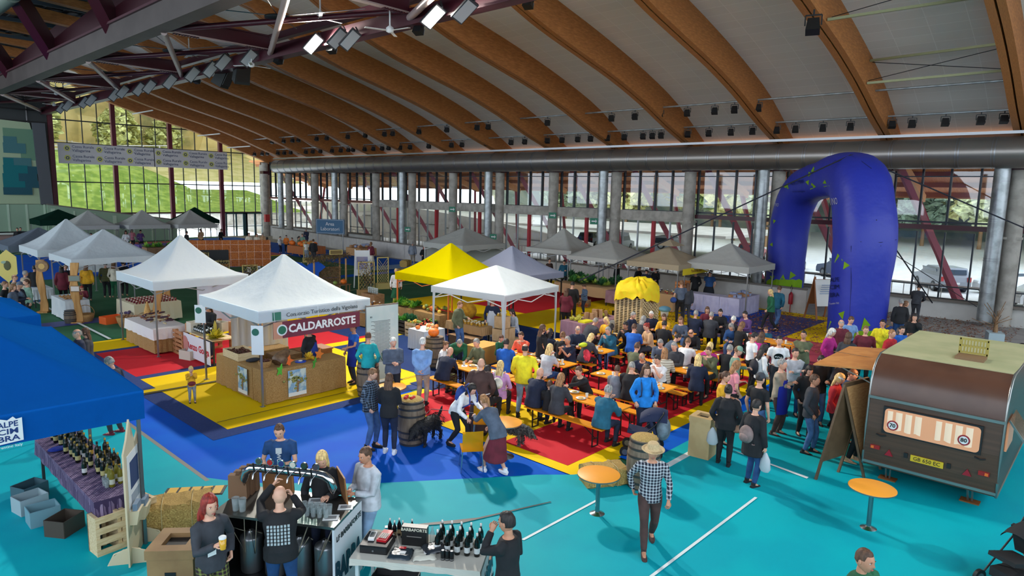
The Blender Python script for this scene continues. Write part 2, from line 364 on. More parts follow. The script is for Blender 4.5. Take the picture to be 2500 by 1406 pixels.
def endwall():
    def top(x):return interp(TOP,min(x,36.9))-.25
    g=MB();n=16;xs=[16.4+(36.6-16.4)*i/n for i in range(n+1)]
    for i,x in enumerate(xs):
        if i%4:g.box((x,YE,top(x)/2),(.07,.12,top(x)),FR)
    for z in(2.55,5.45,8.95,11.0):
        xe=36.6
        while top(xe)<z:xe-=.3
        g.box(((16.4+xe)/2,YE,z),(xe-16.4,.1,.1 if z>3 else .14),FR if z!=2.55 else DARKRED)
    o=struct(g.build('window_60'))
    p=MB();p.prism([(16.4,0)]+[(36.6,0)]+[(x,top(x))for x in xs[::-1]],1,YE+.01,YE+.025,GLASS);struct(p.build('pane',o))
    g=MB()
    for a,c in zip(xs,xs[1:]):g.bar((a,YE-.1,top(a)),(c,YE-.1,top(c)),.4,.3,DARKRED)
    struct(g.build('trim_4'))
    for x in(16.4,21.45,26.5,31.55):
        g=MB();g.box((x,YE-.2,(top(x))/2),(.36,.4,top(x)),M((92,22,44),.45,key='mullion_red'));struct(g.build('window_post',o))
    g=MB();g.box((36.4,YE-.3,3.9),(.9,.7,7.8),CONCRETE);g.box((36.4,YE-.4,7.4),(.8,.7,1.4),DARKRED);struct(g.build('trim_5'))
    d=MB()
    for x in(31.9,33.0,34.0,34.15,35.1,36.0):d.box((x,YE-.25,1.25),(.14 if x!=34.0 else .5,.12,2.5),TEALF)
    d.box((34,YE-.25,2.45),(4.2,.12,.12),TEALF);d.box((34,YE-.25,1.05),(4.2,.1,.06),TEALF);struct(d.build('door_1'))
    gw=M((60,64,66),.7,key='grey_wall');g=MB()
    g.box((4,YE,8),(24.4,.3,16),gw)
    for z in(10.6,11.6,12.6):g.box((4,YE-.2,z),(24.4,.1,.12),BLACK)
    for i in range(10):g.box((-6+2.3*i,YE-.2,11.4),(.08,.1,3.0),STEEL)
    struct(g.build('wall_back'))
    gp=M((150,178,152),.7,key='pale_green_panel');gp2=M((186,208,184),.7,key='pale_green_joint');g=MB()
    g.box((4,70,2.3),(22.6,.2,2.3),gp);g.box((4,69.85,.98),(23,.5,.14),M((225,228,222),.5));g.box((4,70,.45),(22.6,.2,.9),M((170,140,134),.7))
    for i in range(18):g.box((15.1-1.3*i,69.88,2.3),(.16,.04,2.3),gp2)
    struct(g.build('wall_green_panels'))
    g=MB();g.prism([(15.2,0),(25.9,0),(25.9,1.92),(15.2,3.43)],1,69.4,69.6,gp);g.bar((15.2,69.5,3.47),(25.9,69.5,1.96),.3,.1,SILL)
    for i in range(7):g.box((15.6+1.6*i,69.37,1.55-.11*i),(.3 if i%3==0 else .12,.04,3.1-.22*i),gp2)
    struct(g.build('wall_side'))
    # mural board of stepped teal blocks
    P=lambda x,y:atY(x,y,70.2);a=P(-60,292);c=P(104,498)
    o=empty('mural_board',(a.x,70.2,c.z),0,'pale mural board of stepped teal blocks hanging high on the back wall','mural')
    g=MB();g.prism([(0,0),(c.x-a.x,0),(c.x-a.x-.15,5.0),(c.x-a.x-.5,6.9),(0,7.1)],1,0,.12,M((178,196,160),.7,key='mural_pale'));g.build('panel',o)
    cols={'g':(110,150,122),'b':(70,122,128),'t':(0,116,122),'d':(30,86,100)}
    nb=0
    for k,x0,x1,y0,y1 in(('g',-10,84,317,338),('g',10,68,338,372),('g',34,80,372,390),('b',-10,22,333,350),('b',-10,44,350,372),('b',-10,58,386,404),('t',-10,14,386,404),('t',-10,50,404,424),('t',-10,44,424,458),('d',50,90,407,424),('d',28,72,424,442),('d',44,86,442,458),('d',-10,60,458,475)):
        p=P(x0,y1)-P(-60,498);q=P(x1,y0)-P(-60,498)
        nb+=1;t=MB();t.box(((p.x+q.x)/2,-.02-.012*nb,(p.z+q.z)/2),(q.x-p.x,.03,q.z-p.z),M(cols[k],.7));t.build('block',o)
    g=MB();g.bar((c.x+.3,70.1,3.4),(c.x+.1,70.1,10.4),.9,.4,M((88,92,98),.6));struct(g.build('wall_pier'))
    # sponsor banner
    o=empty('sponsor_banner',(16.7,YE-.7,7.1),0,'long pale banner with repeated bank lettering across the end windows','banner')
    g=MB();g.box((7.7,0,.9),(15.3,.03,1.8),M((214,214,216),.8));g.box((8.1,-.02,.9),(.06,.02,1.8),FR)
    g.build('cloth',o);bl=M((70,84,120),.7);yl=M((214,216,120),.7)
    for i in range(6):
        for j in range(2):
            x=.75+2.58*i;z=1.36-.86*j
            h=MB();h.lathe([(.28,0),(.28,.01)],yl,(0,0,0),6);l=h.build('emblem',o,(x,-.03,z));l.rotation_euler.x=math.pi/2
            h=MB();h.lathe([(.15,0),(.15,.02)],bl,(0,0,0),12);h.lathe([(.07,.021),(.07,.03)],yl,(0,0,0),10);l=h.build('emblem',o,(x,-.03,z));l.rotation_euler.x=math.pi/2
            text('Cassa Rurale\nVallagarina',.34,bl,o,(x+.38,-.04,z),align='LEFT')
endwall()
# ---------------------------------------------------------------- outside
def outside():
    asph=M((226,222,218),.9,key='sunlit_asphalt',noise=1,c2=(234,230,226));g=MB()
    g.quad((36.6,-60,-.1),(140,-60,-.1),(140,72,-.1),(36.6,72,-.1),asph);g.quad((36.6,72,-.1),(140,72,-.1),(140,130,3),(36.6,130,3),asph)
    struct(g.build('ground'))
    # forested slopes, aerial haze put into their pale colours
    fol=M((150,150,104),.9,key='hazed_autumn_forest',noise=.22,c2=(232,206,140),c3=(206,184,120),det=9,p0=.38,p1=.62);dk=M((140,156,146),.9,key='hazed_forest',noise=.3,c2=(206,204,178),c3=(170,180,166),det=9,p0=.36,p1=.66,sc=(1,1,.35))
    def hill(name,pts,mat,seed,amp=1.5,n=40,m=16):
        rr=random.Random(seed);v=[];f=[]
        (ax,ay),(bx,by),dep,h,z0=pts
        dx,dy=bx-ax,by-ay;L=math.hypot(dx,dy);nx,ny=dy/L,-dx/L
        for i in range(n+1):
            for j in range(m+1):
                s=i/n;t=j/m
                v.append((ax+dx*s-nx*dep*t+rr.uniform(-amp,amp),ay+dy*s-ny*dep*t+rr.uniform(-amp,amp),z0+h*t**.8*(.8+.2*math.sin(s*9+seed))+rr.uniform(-amp,amp)*.8*min(1,t*5)))
        for i in range(n):
            for j in range(m):k=i*(m+1)+j;f.append((k,k+m+1,k+m+2,k+1))
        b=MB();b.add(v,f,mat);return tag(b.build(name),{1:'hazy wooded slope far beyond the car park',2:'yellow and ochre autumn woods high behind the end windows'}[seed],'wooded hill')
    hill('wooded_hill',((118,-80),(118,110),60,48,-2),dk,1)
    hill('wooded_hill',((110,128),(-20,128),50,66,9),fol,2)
    gr=M((112,138,50),.95,key='lawn',noise=1.1,c2=(150,168,74),c3=(128,150,58),det=6);st=M((196,186,168),.9,key='dry_stone',noise=2.5,c2=(236,228,214),c3=(216,206,190),bump=.8,p0=.3,p1=.7)
    g=MB();v=[];f=[];n=24
    for i in range(n+1):
        x=4+i*1.9;bul=4.2*math.sin(min(1,max(0,(x-6)/34))*math.pi)**.7
        v+=[(x,84,1.9),(x,88,2.3),(x,92,2.8+bul*.35),(x,98,4.0+bul),(x,104,4.8+bul*1.15)]
    for i in range(n):
        for j in range(4):k=i*5+j;f.append((k,k+5,k+6,k+1))
    g.add(v,f,gr,True);g.quad((-20,104,6),(60,104,6),(60,128,11.5),(-20,128,11.5),M((196,186,120),.9,key='dry_meadow',noise=.6,c2=(220,206,150)))
    tag(g.build('grass_bank'),'green mown grass bank behind the end windows','lawn')
    g=MB();g.box((24,83.6,.9),(48,.8,2.0),st);g.box((24,83.6,1.95),(48,1.0,.12),CONCRETE);g.box((20,105.5,7.2),(28,.6,2.6),st);tag(g.build('stone_wall'),'dry stone retaining wall at the foot of the grass bank','wall')
    wf=M((190,180,168),.8)
    g=MB()
    for i in range(14):g.box((8+2.2*i,103,8.6+.13*i),(.16,.16,1.3),wf)
    for z in(8.6,9.05):g.bar((7,103,z),(38,103,z+1.9),.06,.14,wf)
    tag(g.build('wooden_fence'),'grey wooden post and rail fence above the grass bank','fence')
    g=MB()
    for i in range(16):g.box((8+2.4*i,118,13.0-.22*i),(.16,.16,1.2),wf)
    for z in(13.0,13.5):g.bar((7,118,z),(46,118,z-3.6),.06,.14,wf)
    tag(g.build('wooden_fence'),'upper wooden rail fence running down the dry meadow','fence')
    cw=M((180,172,160),.85,key='ramp_concrete',noise=.8,c2=(196,188,176));g=MB()
    g.prism([(34,-.1),(78,-.1),(78,3.9),(60,3.6),(46,2.6),(34,1.2)],0,46.5,47.0,cw);g.box((54,50,2.4),(14,56,.2),cw)
    for i in range(8):g.box((46.45,36+5*i,.8+.25*i),(.05,3.2,.12),M((120,112,104),.8))
    struct(g.build('ramp_wall'))
    # roof overhang with timber soffit and steel props
    so_=M((214,138,84),.7,key='soffit_board',noise=3,c2=(226,156,104),sc=(.5,6,1));wb=M((222,160,104),.6,key='soffit_beam')
    g=MB();g.bar((36.7,32,8.3),(44.5,32,5.9),88,.16,so_)
    for k in range(5):t=k/4;g.box((37.6+6.7*t,32,7.85-2.05*t),(.22,88,.3),M((176,110,72),.6,key='soffit_purlin'))
    g.box((44.6,32,5.75),(.2,88,.35),wb);struct(g.build('roof_overhang'))
    for y in YC:
        g=MB();g.bar((36.8,y,7.75),(43.6,y+.0,5.55),.36,.4,wb);struct(g.build('roof_overhang_beam'))
        pr=M((176,84,96),.5,key='prop_pink');g=MB()
        g.bar((37.4,y,7.4),(40.6,y-3.0,.0),.2,.3,pr);g.bar((43.4,y+.2,5.6),(40.6,y-2.8,.0),.2,.28,pr);struct(g.build('steel_prop'))
    fc=M((214,208,204),.5);rd=M((206,150,150),.6)
    g=MB();g.bar((42,-6,.95),(42,72,.95),.06,.08,fc)
    for i in range(130):g.box((42,-6+.6*i,.45),(.04,.04,1.0),rd if i%9<4 else fc)
    tag(g.build('railing'),'thin pale railing outside between the windows and the car park','railing')
    # trees, crown colours paled to stand for haze
    rr=random.Random(5)
    for i in range(26):
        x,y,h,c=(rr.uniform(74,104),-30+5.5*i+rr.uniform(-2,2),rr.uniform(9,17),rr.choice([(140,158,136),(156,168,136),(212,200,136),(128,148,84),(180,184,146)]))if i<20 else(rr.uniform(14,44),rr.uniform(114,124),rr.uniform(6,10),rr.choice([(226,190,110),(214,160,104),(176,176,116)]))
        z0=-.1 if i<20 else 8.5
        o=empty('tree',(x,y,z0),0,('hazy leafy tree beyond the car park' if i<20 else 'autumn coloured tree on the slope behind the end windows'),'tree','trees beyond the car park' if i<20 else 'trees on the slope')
        g=MB();g.tube([(0,0,0),(0,0,h*.6)],[.25,.1],OLDWOOD,6);g.build('trunk',o)
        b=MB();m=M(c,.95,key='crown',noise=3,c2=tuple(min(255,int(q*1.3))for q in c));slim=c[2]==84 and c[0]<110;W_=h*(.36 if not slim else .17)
        for k in range(900):
            t=rr.random();a=rr.uniform(0,6.283);q_=W_*math.sin(.45+2.45*t)*rr.random()**.35*(1+.25*math.sin(3*a+i));p=V(q_*math.cos(a),q_*math.sin(a),h*(.25+.75*t));u=V(rr.gauss(0,1),rr.gauss(0,1),rr.gauss(0,1)).normalized();v_=u.cross(V(.3,.2,.9)).normalized();z_=rr.uniform(.35,.8)
            b.add([p+u*z_,p+v_*z_,p-u*z_,p-v_*z_],[(0,1,2,3)],m)
        b.build('crown',o)
    # parked cars
    def car(name,X,Y,rz,c,kind,label):
        o=empty(name,(X,Y,-.1),rz,label,'car','cars parked outside');H={'hatch':1.5,'suv':1.8,'van':2.0,'sedan':1.45}[kind];L=4.2 if kind!='van' else 4.9;W_=1.78
        bd=M(c,.3,.1,key='car_paint');g=MB();back={'hatch':.12,'suv':.05,'van':.06,'sedan':.7}[kind]
        low=[(-L/2,.3),(L/2,.3),(L/2+.02,.62),(L/2-.1,.82),(L/2-1.0,.98),(-L/2+.05,1.0),(-L/2,.7)]
        g.prism([(u,v)for u,v in low],1,-W_/2,W_/2,bd)
        cab=[(-L/2+back,.98),(L/2-1.05,.98),(L/2-(1.9 if kind!='van' else 1.5),H),(-L/2+back+.25,H)]
        n=4;vs=[(u,-W_/2*(.97 if v<1.2 else .82),v)for u,v in cab]+[(u,W_/2*(.97 if v<1.2 else .82),v)for u,v in cab]
        g.add(vs,[(0,1,2,3),(7,6,5,4),(0,4,5,1),(1,5,6,2),(2,6,7,3),(3,7,4,0)],bd);g.build('body',o)
        gl=M((70,84,96),.1,key='car_glass');w_=MB();zc=(H+1)/2
        for s in(-1,1):w_.box((-.35,s*W_/2*.905,zc),(L*.5,.03,(H-1)*.62),gl,rx=-s*.27*(1 if kind!='van' else .5))
        w_.box((-L/2+back+.06,0,zc+.02),(.03,W_*.72,(H-1)*.6),gl,ry=.5 if kind=='sedan' else .28);w_.box((L/2-1.36,0,zc),(.03,W_*.74,(H-1)*.75),gl,ry=-.95);w_.build('windows',o)
        lt=MB()
        for s in(-1,1):lt.box((-L/2-.0,s*(W_/2-.14),.85),(.06,.2,.28),M((190,60,60),.3));lt.box((L/2-.02,s*(W_/2-.22),.72),(.1,.3,.14),WHITE)
        lt.build('lights',o);pl=MB();pl.box((-L/2-.02,0,.6),(.03,.5,.12),WHITE);pl.build('number_plate',o)
        for x in(-L*.3,L*.3):
            for s in(-1,1):
                t=MB();t.tube([(x,s*(W_/2-.2),.32),(x,s*(W_/2+.02),.32)],.33,BLACK,16);t.tube([(x,s*(W_/2+.02),.32),(x,s*(W_/2+.03),.32)],.19,STEEL,12);t.build('wheel',o)
        if kind=='suv':
            t=MB();t.tube([(-L/2-.2,0,1.0),(-L/2-.02,0,1.0)],.34,BLACK,16);t.tube([(-L/2-.21,0,1.0),(-L/2-.2,0,1.0)],.22,WHITE,16);t.build('spare_wheel',o)
    W3=(226,228,230)
    car('parked_car',49.5,8.6,.55,(150,154,162),'hatch','silver hatchback seen from behind right of the big arch')
    car('parked_car',50.5,5.0,2.6,W3,'sedan','white car nose towards the hall, beside the silver hatchback')
    car('parked_car',45.5,2.9,2.3,W3,'sedan','white saloon closest to the glass at the right')
    car('parked_van',52,19.0,.2,W3,'van','white van with dark rear window left of the big arch')
    car('parked_car',58,24.6,.2,(196,90,96),'hatch','red car parked beyond the white van')
    car('parked_car',56,31.8,.2,W3,'suv','white off-roader with a spare wheel on its back')
    car('parked_van',56,37.6,.2,W3,'van','white van seen between two columns near the middle of the window wall')
    car('parked_car',58,42,.2,(96,110,130),'hatch','blue-grey hatchback parked left of the white vans')
    car('parked_car',50,14.4,.9,(80,90,110),'hatch','dark car seen through the opening of the arch')
outside()
# ================================================================ PEOPLE BUILDER
def V(*a):return Vector(a)
def rotx(v,deg):
    a=math.radians(deg);return V(v[0],v[1]*math.cos(a)+v[2]*math.sin(a),-v[1]*math.sin(a)+v[2]*math.cos(a))
# hands: targets relative to the chest point (x outwards, y forward, z up); feet: absolute (x outwards, y, z)
POSES={
 'stand':dict(hl=(.25,.03,-.53),hr=(.25,.05,-.53),fl=(.11,.05,0),fr=(.11,-.02,0)),
 'cross':dict(hl=(-.10,.21,-.20),hr=(-.12,.24,-.16),fl=(.12,.03,0),fr=(.12,-.02,0)),
 'front':dict(hl=(.05,.28,-.26),hr=(.06,.27,-.24),fl=(.10,.05,0),fr=(.11,-.03,0),head=14),
 'look':dict(hl=(.10,.32,-.22),hr=(.20,.10,-.48),fl=(.10,.06,0),fr=(.11,-.03,0),head=22),
 'back':dict(hl=(.03,-.17,-.46),hr=(.03,-.15,-.44),fl=(.10,.02,0),fr=(.10,.0,0)),
 'pocket':dict(hl=(.22,.10,-.46),hr=(.22,.10,-.46),fl=(.12,.08,0),fr=(.11,-.04,0)),
 'hip':dict(hl=(.22,.06,-.44),hr=(.10,.34,-.12),fl=(.12,.05,0),fr=(.11,-.03,0)),
 'walk':dict(hl=(.24,.22,-.46),hr=(.25,-.16,-.48),fl=(.09,-.26,.04),fr=(.09,.30,0),lean=4),
 'walk2':dict(hl=(.05,.27,-.30),hr=(.25,-.10,-.48),fl=(.08,.26,0),fr=(.09,-.24,.05),lean=4,head=10),
 'mouth':dict(hl=(.04,.20,.10),hr=(.16,.22,-.30),fl=(.11,.04,0),fr=(.11,-.02,0)),
 'phone':dict(hl=(.03,.33,.06),hr=(.06,.33,.02),fl=(.11,.04,0),fr=(.11,-.02,0)),
 'pour':dict(hl=(.12,.40,.22),hr=(.10,.42,.05),fl=(.14,.02,0),fr=(.14,-.02,0),head=10),
 'bend':dict(hl=(.10,.10,-.50),hr=(.12,.14,-.48),fl=(.11,.02,0),fr=(.11,-.06,0),lean=52,head=20,pel=(0,-.18,.92)),
 'lean':dict(hl=(.10,.30,-.34),hr=(.16,.26,-.38),fl=(.11,.10,0),fr=(.11,-.16,0),lean=24,head=16,pel=(0,-.08,.92)),
 'stoop':dict(hl=(.02,.42,-.20),hr=(.20,.20,-.42),fl=(.11,.18,0),fr=(.11,-.22,.03),lean=34,head=8,pel=(0,-.10,.88)),
 'serve':dict(hl=(.26,.40,-.26),hr=(.26,.14,-.50),fl=(.11,.04,0),fr=(.11,-.02,0)),
 'sit':dict(sit=1,hl=(.10,.33,-.24),hr=(.12,.33,-.24),lean=10,head=12),
 'siteat':dict(sit=1,hl=(.04,.25,.02),hr=(.13,.34,-.22),lean=14,head=10),
 'sitclasp':dict(sit=1,hl=(.0,.30,.0),hr=(.02,.30,.03),lean=12,head=2),
 'sitlean':dict(sit=1,hl=(.12,.30,-.25),hr=(.06,.34,-.22),lean=26,head=16),
 'sitreach':dict(sit=1,hl=(-.02,.54,-.06),hr=(.16,.28,-.30),lean=26,head=0),
 'sitback':dict(sit=1,hl=(.16,.22,-.36),hr=(.16,.22,-.36),lean=2,head=4),
 'chairsit':dict(sit=1,hl=(.12,.26,-.34),hr=(.10,.28,-.32),lean=8,head=20),
}
def ik(a,b,l1,l2,hint):
    d=b-a;L=min(d.length,(l1+l2)*.995);u=d.normalized();b=a+u*L
    c=(l1*l1-l2*l2+L*L)/(2*L);h=math.sqrt(max(0,l1*l1-c*c));n=hint-u*hint.dot(u)
    return a+u*c+n.normalized()*h,b
def skeleton(pose,fem,fat):
    p=POSES[pose];sit=p.get('sit');lean=p.get('lean',0);S={}
    P=V(*(p.get('pel')or((0,0,.60)if sit else(0,0,.94-(.03 if pose.startswith('walk')else 0)))))
    sp=[P+rotx((0,0,t),lean*(.6+.6*min(1,t/.3)))*1 for t in(-.06,.04,.18,.34,.46,.515)]
    lean2=lean*1.2;ch=sp[4];S['sp']=sp;S['ch']=ch
    nk=sp[5]+rotx((0,0,.06),lean2*.9);S['neck']=[sp[4]+rotx((0,-.01,0),lean2),sp[5],nk]
    hp=p.get('head',4);tilt=lean2*.45+hp;S['tilt']=tilt;S['head']=nk+rotx((0,.018,.115),tilt)
    sw=(.165 if fem else .19)*(1+.25*fat);S['arm']=[];S['leg']=[];hw=.092
    for s,hk,fk in((-1,'hl','fl'),(1,'hr','fr')):
        sh=ch+rotx((s*sw,0,-.012),lean2);h=V(*p[hk]);tgt=ch+V(s*(h.x),h.y,h.z)
        el,hd=ik(sh,tgt,.285,.255,V(s*.55,-.5,-.6));S['arm'].append((sh,el,hd))
        hip=P+V(s*hw,0,-.02)
        if sit:kn=P+V(s*.13,.43,.0-.06);an=V(s*.13,P.y+.40-.04*s,.09)
        else:
            f=V(*p[fk]);an=V(s*f.x,f.y,f.z+.09);kn,an=ik(hip,an,.43,.42,V(0,1,0))
        S['leg'].append((hip,kn,an))
    return S
def ring(c,t,ref,rx,ry,n):
    x=t.cross(ref).normalized();y=x.cross(t)
    return[c+x*(rx*math.cos(2*math.pi*k/n))+y*(ry*math.sin(2*math.pi*k/n))for k in range(n)]
def limb(b,pts,rads,n=9,m=None):
    pts=[Vector(p)for p in pts];ax=(pts[-1]-pts[0]).normalized();ref=V(0,1,0)if abs(ax.y)<.8 else V(0,0,1);rr=[]
    for i,p in enumerate(pts):
        t=(pts[min(i+1,len(pts)-1)]-pts[max(i-1,0)]).normalized();r=rads[i];r=r if isinstance(r,tuple)else(r,r)
        rr.append(ring(p,t,ref,r[0],r[1],n))
    b.loft(rr,m or BLACK,True)
def mix(a,b,t):return a+(b-a)*t
def torso(b,S,e,fem,fat,lo=0,hi=6,wide=0):
    k=1+.35*fat
    R=[(.150,.112),(.168 if fem else .160,.122),(.128 if fem else .145,.108),(.150 if fem else .168,.125 if fem else .122),(.145 if fem else .165,.098),(.085,.075)]
    pts=S['sp'];rr=[]
    for i in range(lo,hi):
        t=(pts[min(i+1,5)]-pts[max(i-1,0)]).normalized();kk=k if i<4 else 1+.1*fat
        rr.append(ring(pts[i],t,V(0,1,0),R[i][0]*kk+e,R[i][1]*kk*(1.12 if fat>.3 and i<4 else 1)+e,14))
    b.loft(rr,BLACK,True)
def arms(b,S,e,t1=1.0,only=None):
    for sh,el,hd in S['arm']:
        a=[mix(sh,V(0,sh.y,sh.z),.4)+V(0,0,.03),sh,mix(sh,el,.5),el];r=[.052+e,.056+e,.045+e,.037+e]
        if t1>.55:a+=[mix(el,hd,.35),mix(el,hd,.95 if t1>=1 else .4)];r+=[.037+e,.027+e*1.1]
        else:a=a[:3]+[mix(sh,el,.62)];r=r[:3]+[.046+e]
        limb(b,a,r)
def legs(b,S,e,t1=1.0,flare=0):
    for hip,kn,an in S['leg']:
        a=[hip,mix(hip,kn,.25),mix(hip,kn,.7),kn];r=[.085+e,.088+e,.066+e,.054+e]
        if t1>.5:a+=[mix(kn,an,.35),mix(kn,an,.93)];r+=[.055+e+flare,.036+e+flare]
        limb(b,a,r,10)
def m_body(S,fem,fat):
    b=MB();torso(b,S,0,fem,fat);arms(b,S,0);legs(b,S,0);limb(b,S['neck']+[S['head']+V(0,-.01,-.03)],[.07,.058,.052,.05])
    for hip,kn,an in S['leg']:limb(b,[mix(kn,an,.9),an,an+V(0,.12,-.05)],[.036,.038,.03],8)
    return b
def m_top(S,fem,fat,kind):
    b=MB();e={'tee':.012,'shirt':.014,'sweat':.018,'jacket':.026,'puffer':.036,'coat':.026,'robe':.03,'vest':.028}[kind]
    torso(b,S,e,fem,fat)
    if kind=='vest':arms(b,S,.012)
    else:arms(b,S,e*(.9 if kind!='puffer' else .75),.5 if kind=='tee' else 1)
    if kind in('jacket','puffer','coat','vest','sweat','shirt'):
        p0,p1=S['sp'][0],S['sp'][1];d=(p0-p1).normalized();k=1+.35*fat
        dn=.05 if kind!='coat' else .22
        if S['leg'][0][1].y-S['leg'][0][0].y>.3:dn=.04
        limb(b,[p1,p0,p0+d*dn],[((.168+e)*k,(.125+e)*k),((.168+e)*k,(.13+e)*k),((.172+e)*k,(.135+e)*k)],14)
    if kind in('jacket','puffer','vest'):limb(b,[S['sp'][4],S['neck'][1],mix(S['neck'][1],S['neck'][2],.5)],[.10,.075,.072])
    if kind=='robe':
        z=S['sp'][0].z;limb(b,[S['sp'][2],S['sp'][0],V(0,.0,z-.35),V(0,0,.12)],[(.17,.14),(.21,.17),(.25,.2),(.3,.26)],16)
        limb(b,[S['sp'][4],S['neck'][1]+V(0,-.05,0),S['neck'][2]+V(0,-.06,-.03)],[.12,.1,.07])
    return b
def m_bot(S,fem,fat,kind):
    b=MB();e=.012;k=1+.35*fat
    d=(S['sp'][0]-S['sp'][1]).normalized()
    limb(b,[mix(S['sp'][1],S['sp'][2],.55),S['sp'][1],S['sp'][0],S['sp'][0]+d*.04],[(.15*k+e,.11*k+e),(.165*k+e,.12*k+e),(.16*k+e,.12*k+e),(.12,.10)],14)
    if kind=='skirt':
        z=S['sp'][0].z;limb(b,[S['sp'][1],S['sp'][0],V(0,S['sp'][0].y*.6,z-.3),V(0,S['sp'][0].y*.3,z-.50)],[(.16,.12),(.18,.14),(.22,.2),(.26,.24)],16)
    else:legs(b,S,e*(1.6 if kind=='wide' else 1),1,.018 if kind=='wide' else .0)
    return b
def head_pt(th,v,k=1.0):
    """th around, v from -1 (chin) to 1 (crown)"""
    z=.118*v;r=math.sqrt(max(0,1-v*v))**.8;x=.076*r*math.sin(th);y=.094*r*math.cos(th)
    if v<0:x*=1-.28*v*v;y*=1-(.05 if y>0 else .45)*v*v;y+=.012*v*v
    y-=.006*(1 if y<0 else 0)
    if k==1.0 and y>0:
        g=lambda cx,cv,sx,sv:math.exp(-((x-cx)/sx)**2-((v-cv)/sv)**2)
        y+=.024*g(0,-.16,.011,.13)+.010*g(0,.08,.010,.2)-.010*(g(.031,.10,.014,.11)+g(-.031,.10,.014,.11))+.006*g(0,.27,.05,.1)+.007*g(0,-.52,.02,.07)-.006*g(0,-.68,.03,.06)+.006*g(0,-.85,.03,.12)
    return V(x*k,y*k,z*k)
def add_head(b,S,hs,near,skin,dark,lip,brow):
    n,m=(26,22)if near else(12,10)
    def T(p):return S['head']+rotx(p*hs,S['tilt'])
    rr=[]
    for i in range(m+1):
        v=-math.cos(math.pi*(.03+.94*i/m));rr.append([T(head_pt(-2*math.pi*j/n,v))for j in range(n)])
    b.loft(rr,skin,True)
    for s in(-1,1):
        q=MB();q.ball((s*.077,-.008,-.004),(.010,.020,.030),skin,7,5);b.add([T(V(*p))for p in q.v],q.f,skin,True)
        q=MB();q.ball((s*.031,.0765,.012),(.0125,.008,.0065),WHITE,6,4);b.add([T(V(*p))for p in q.v],q.f,brow[1],True)
        q=MB();q.ball((s*.031,.0835,.012),(.0058,.004,.006),dark,6,4);b.add([T(V(*p))for p in q.v],q.f,dark,True)
        q=MB();q.ball((s*.031,.088,.031),(.018,.006,.0045),dark,6,3);b.add([T(V(*p))for p in q.v],q.f,brow[0],True)
    q=MB();q.ball((0,.0925,-.062),(.024,.007,.0065),lip,8,4);b.add([T(V(*p))for p in q.v],q.f,lip,True)
def add_hand(b,el,hd,side,curl,skin):
    d=(hd-el).normalized();inw=V(-side,0,0);inw=(inw-d*inw.dot(d));inw=inw.normalized()if inw.length>.1 else V(0,0,-1)
    if d.y>.6:inw=V(-side*.5,0,-1);inw=(inw-d*inw.dot(d)).normalized()
    wd=d.cross(inw).normalized()*side;w0=hd-d*.03;c=hd+d*.075
    b.loft([ring(w0,d,inw,.024,.018,8),ring(hd+d*.02,d,inw,.033,.017,8),ring(hd+d*.055,d,inw,.040,.015,8),ring(c+d*.005,d,inw,.037,.012,8)],skin,True)
    for k,(o,L)in enumerate(((-.030,.060),(-.010,.074),(.010,.070),(.029,.056))):
        p0=c-d*.01+wd*o;a=curl*(1+.12*k);q=d*math.cos(a)+inw*math.sin(a);p1=p0+q*L*.5;q2=d*math.cos(a*2.1)+inw*math.sin(a*2.1)
        limb(b,[p0,p1,p1+q2*L*.3,p1+q2*L*.52],[.0088,.0082,.0075,.004],6,skin)
    p0=hd+d*.02-wd*.030;q=(d*.75-wd*.6+inw*.35).normalized();p1=p0+q*.038;limb(b,[p0,p1,p1+(d*.8+inw*.5).normalized()*.030],[.012,.0095,.005],6,skin)
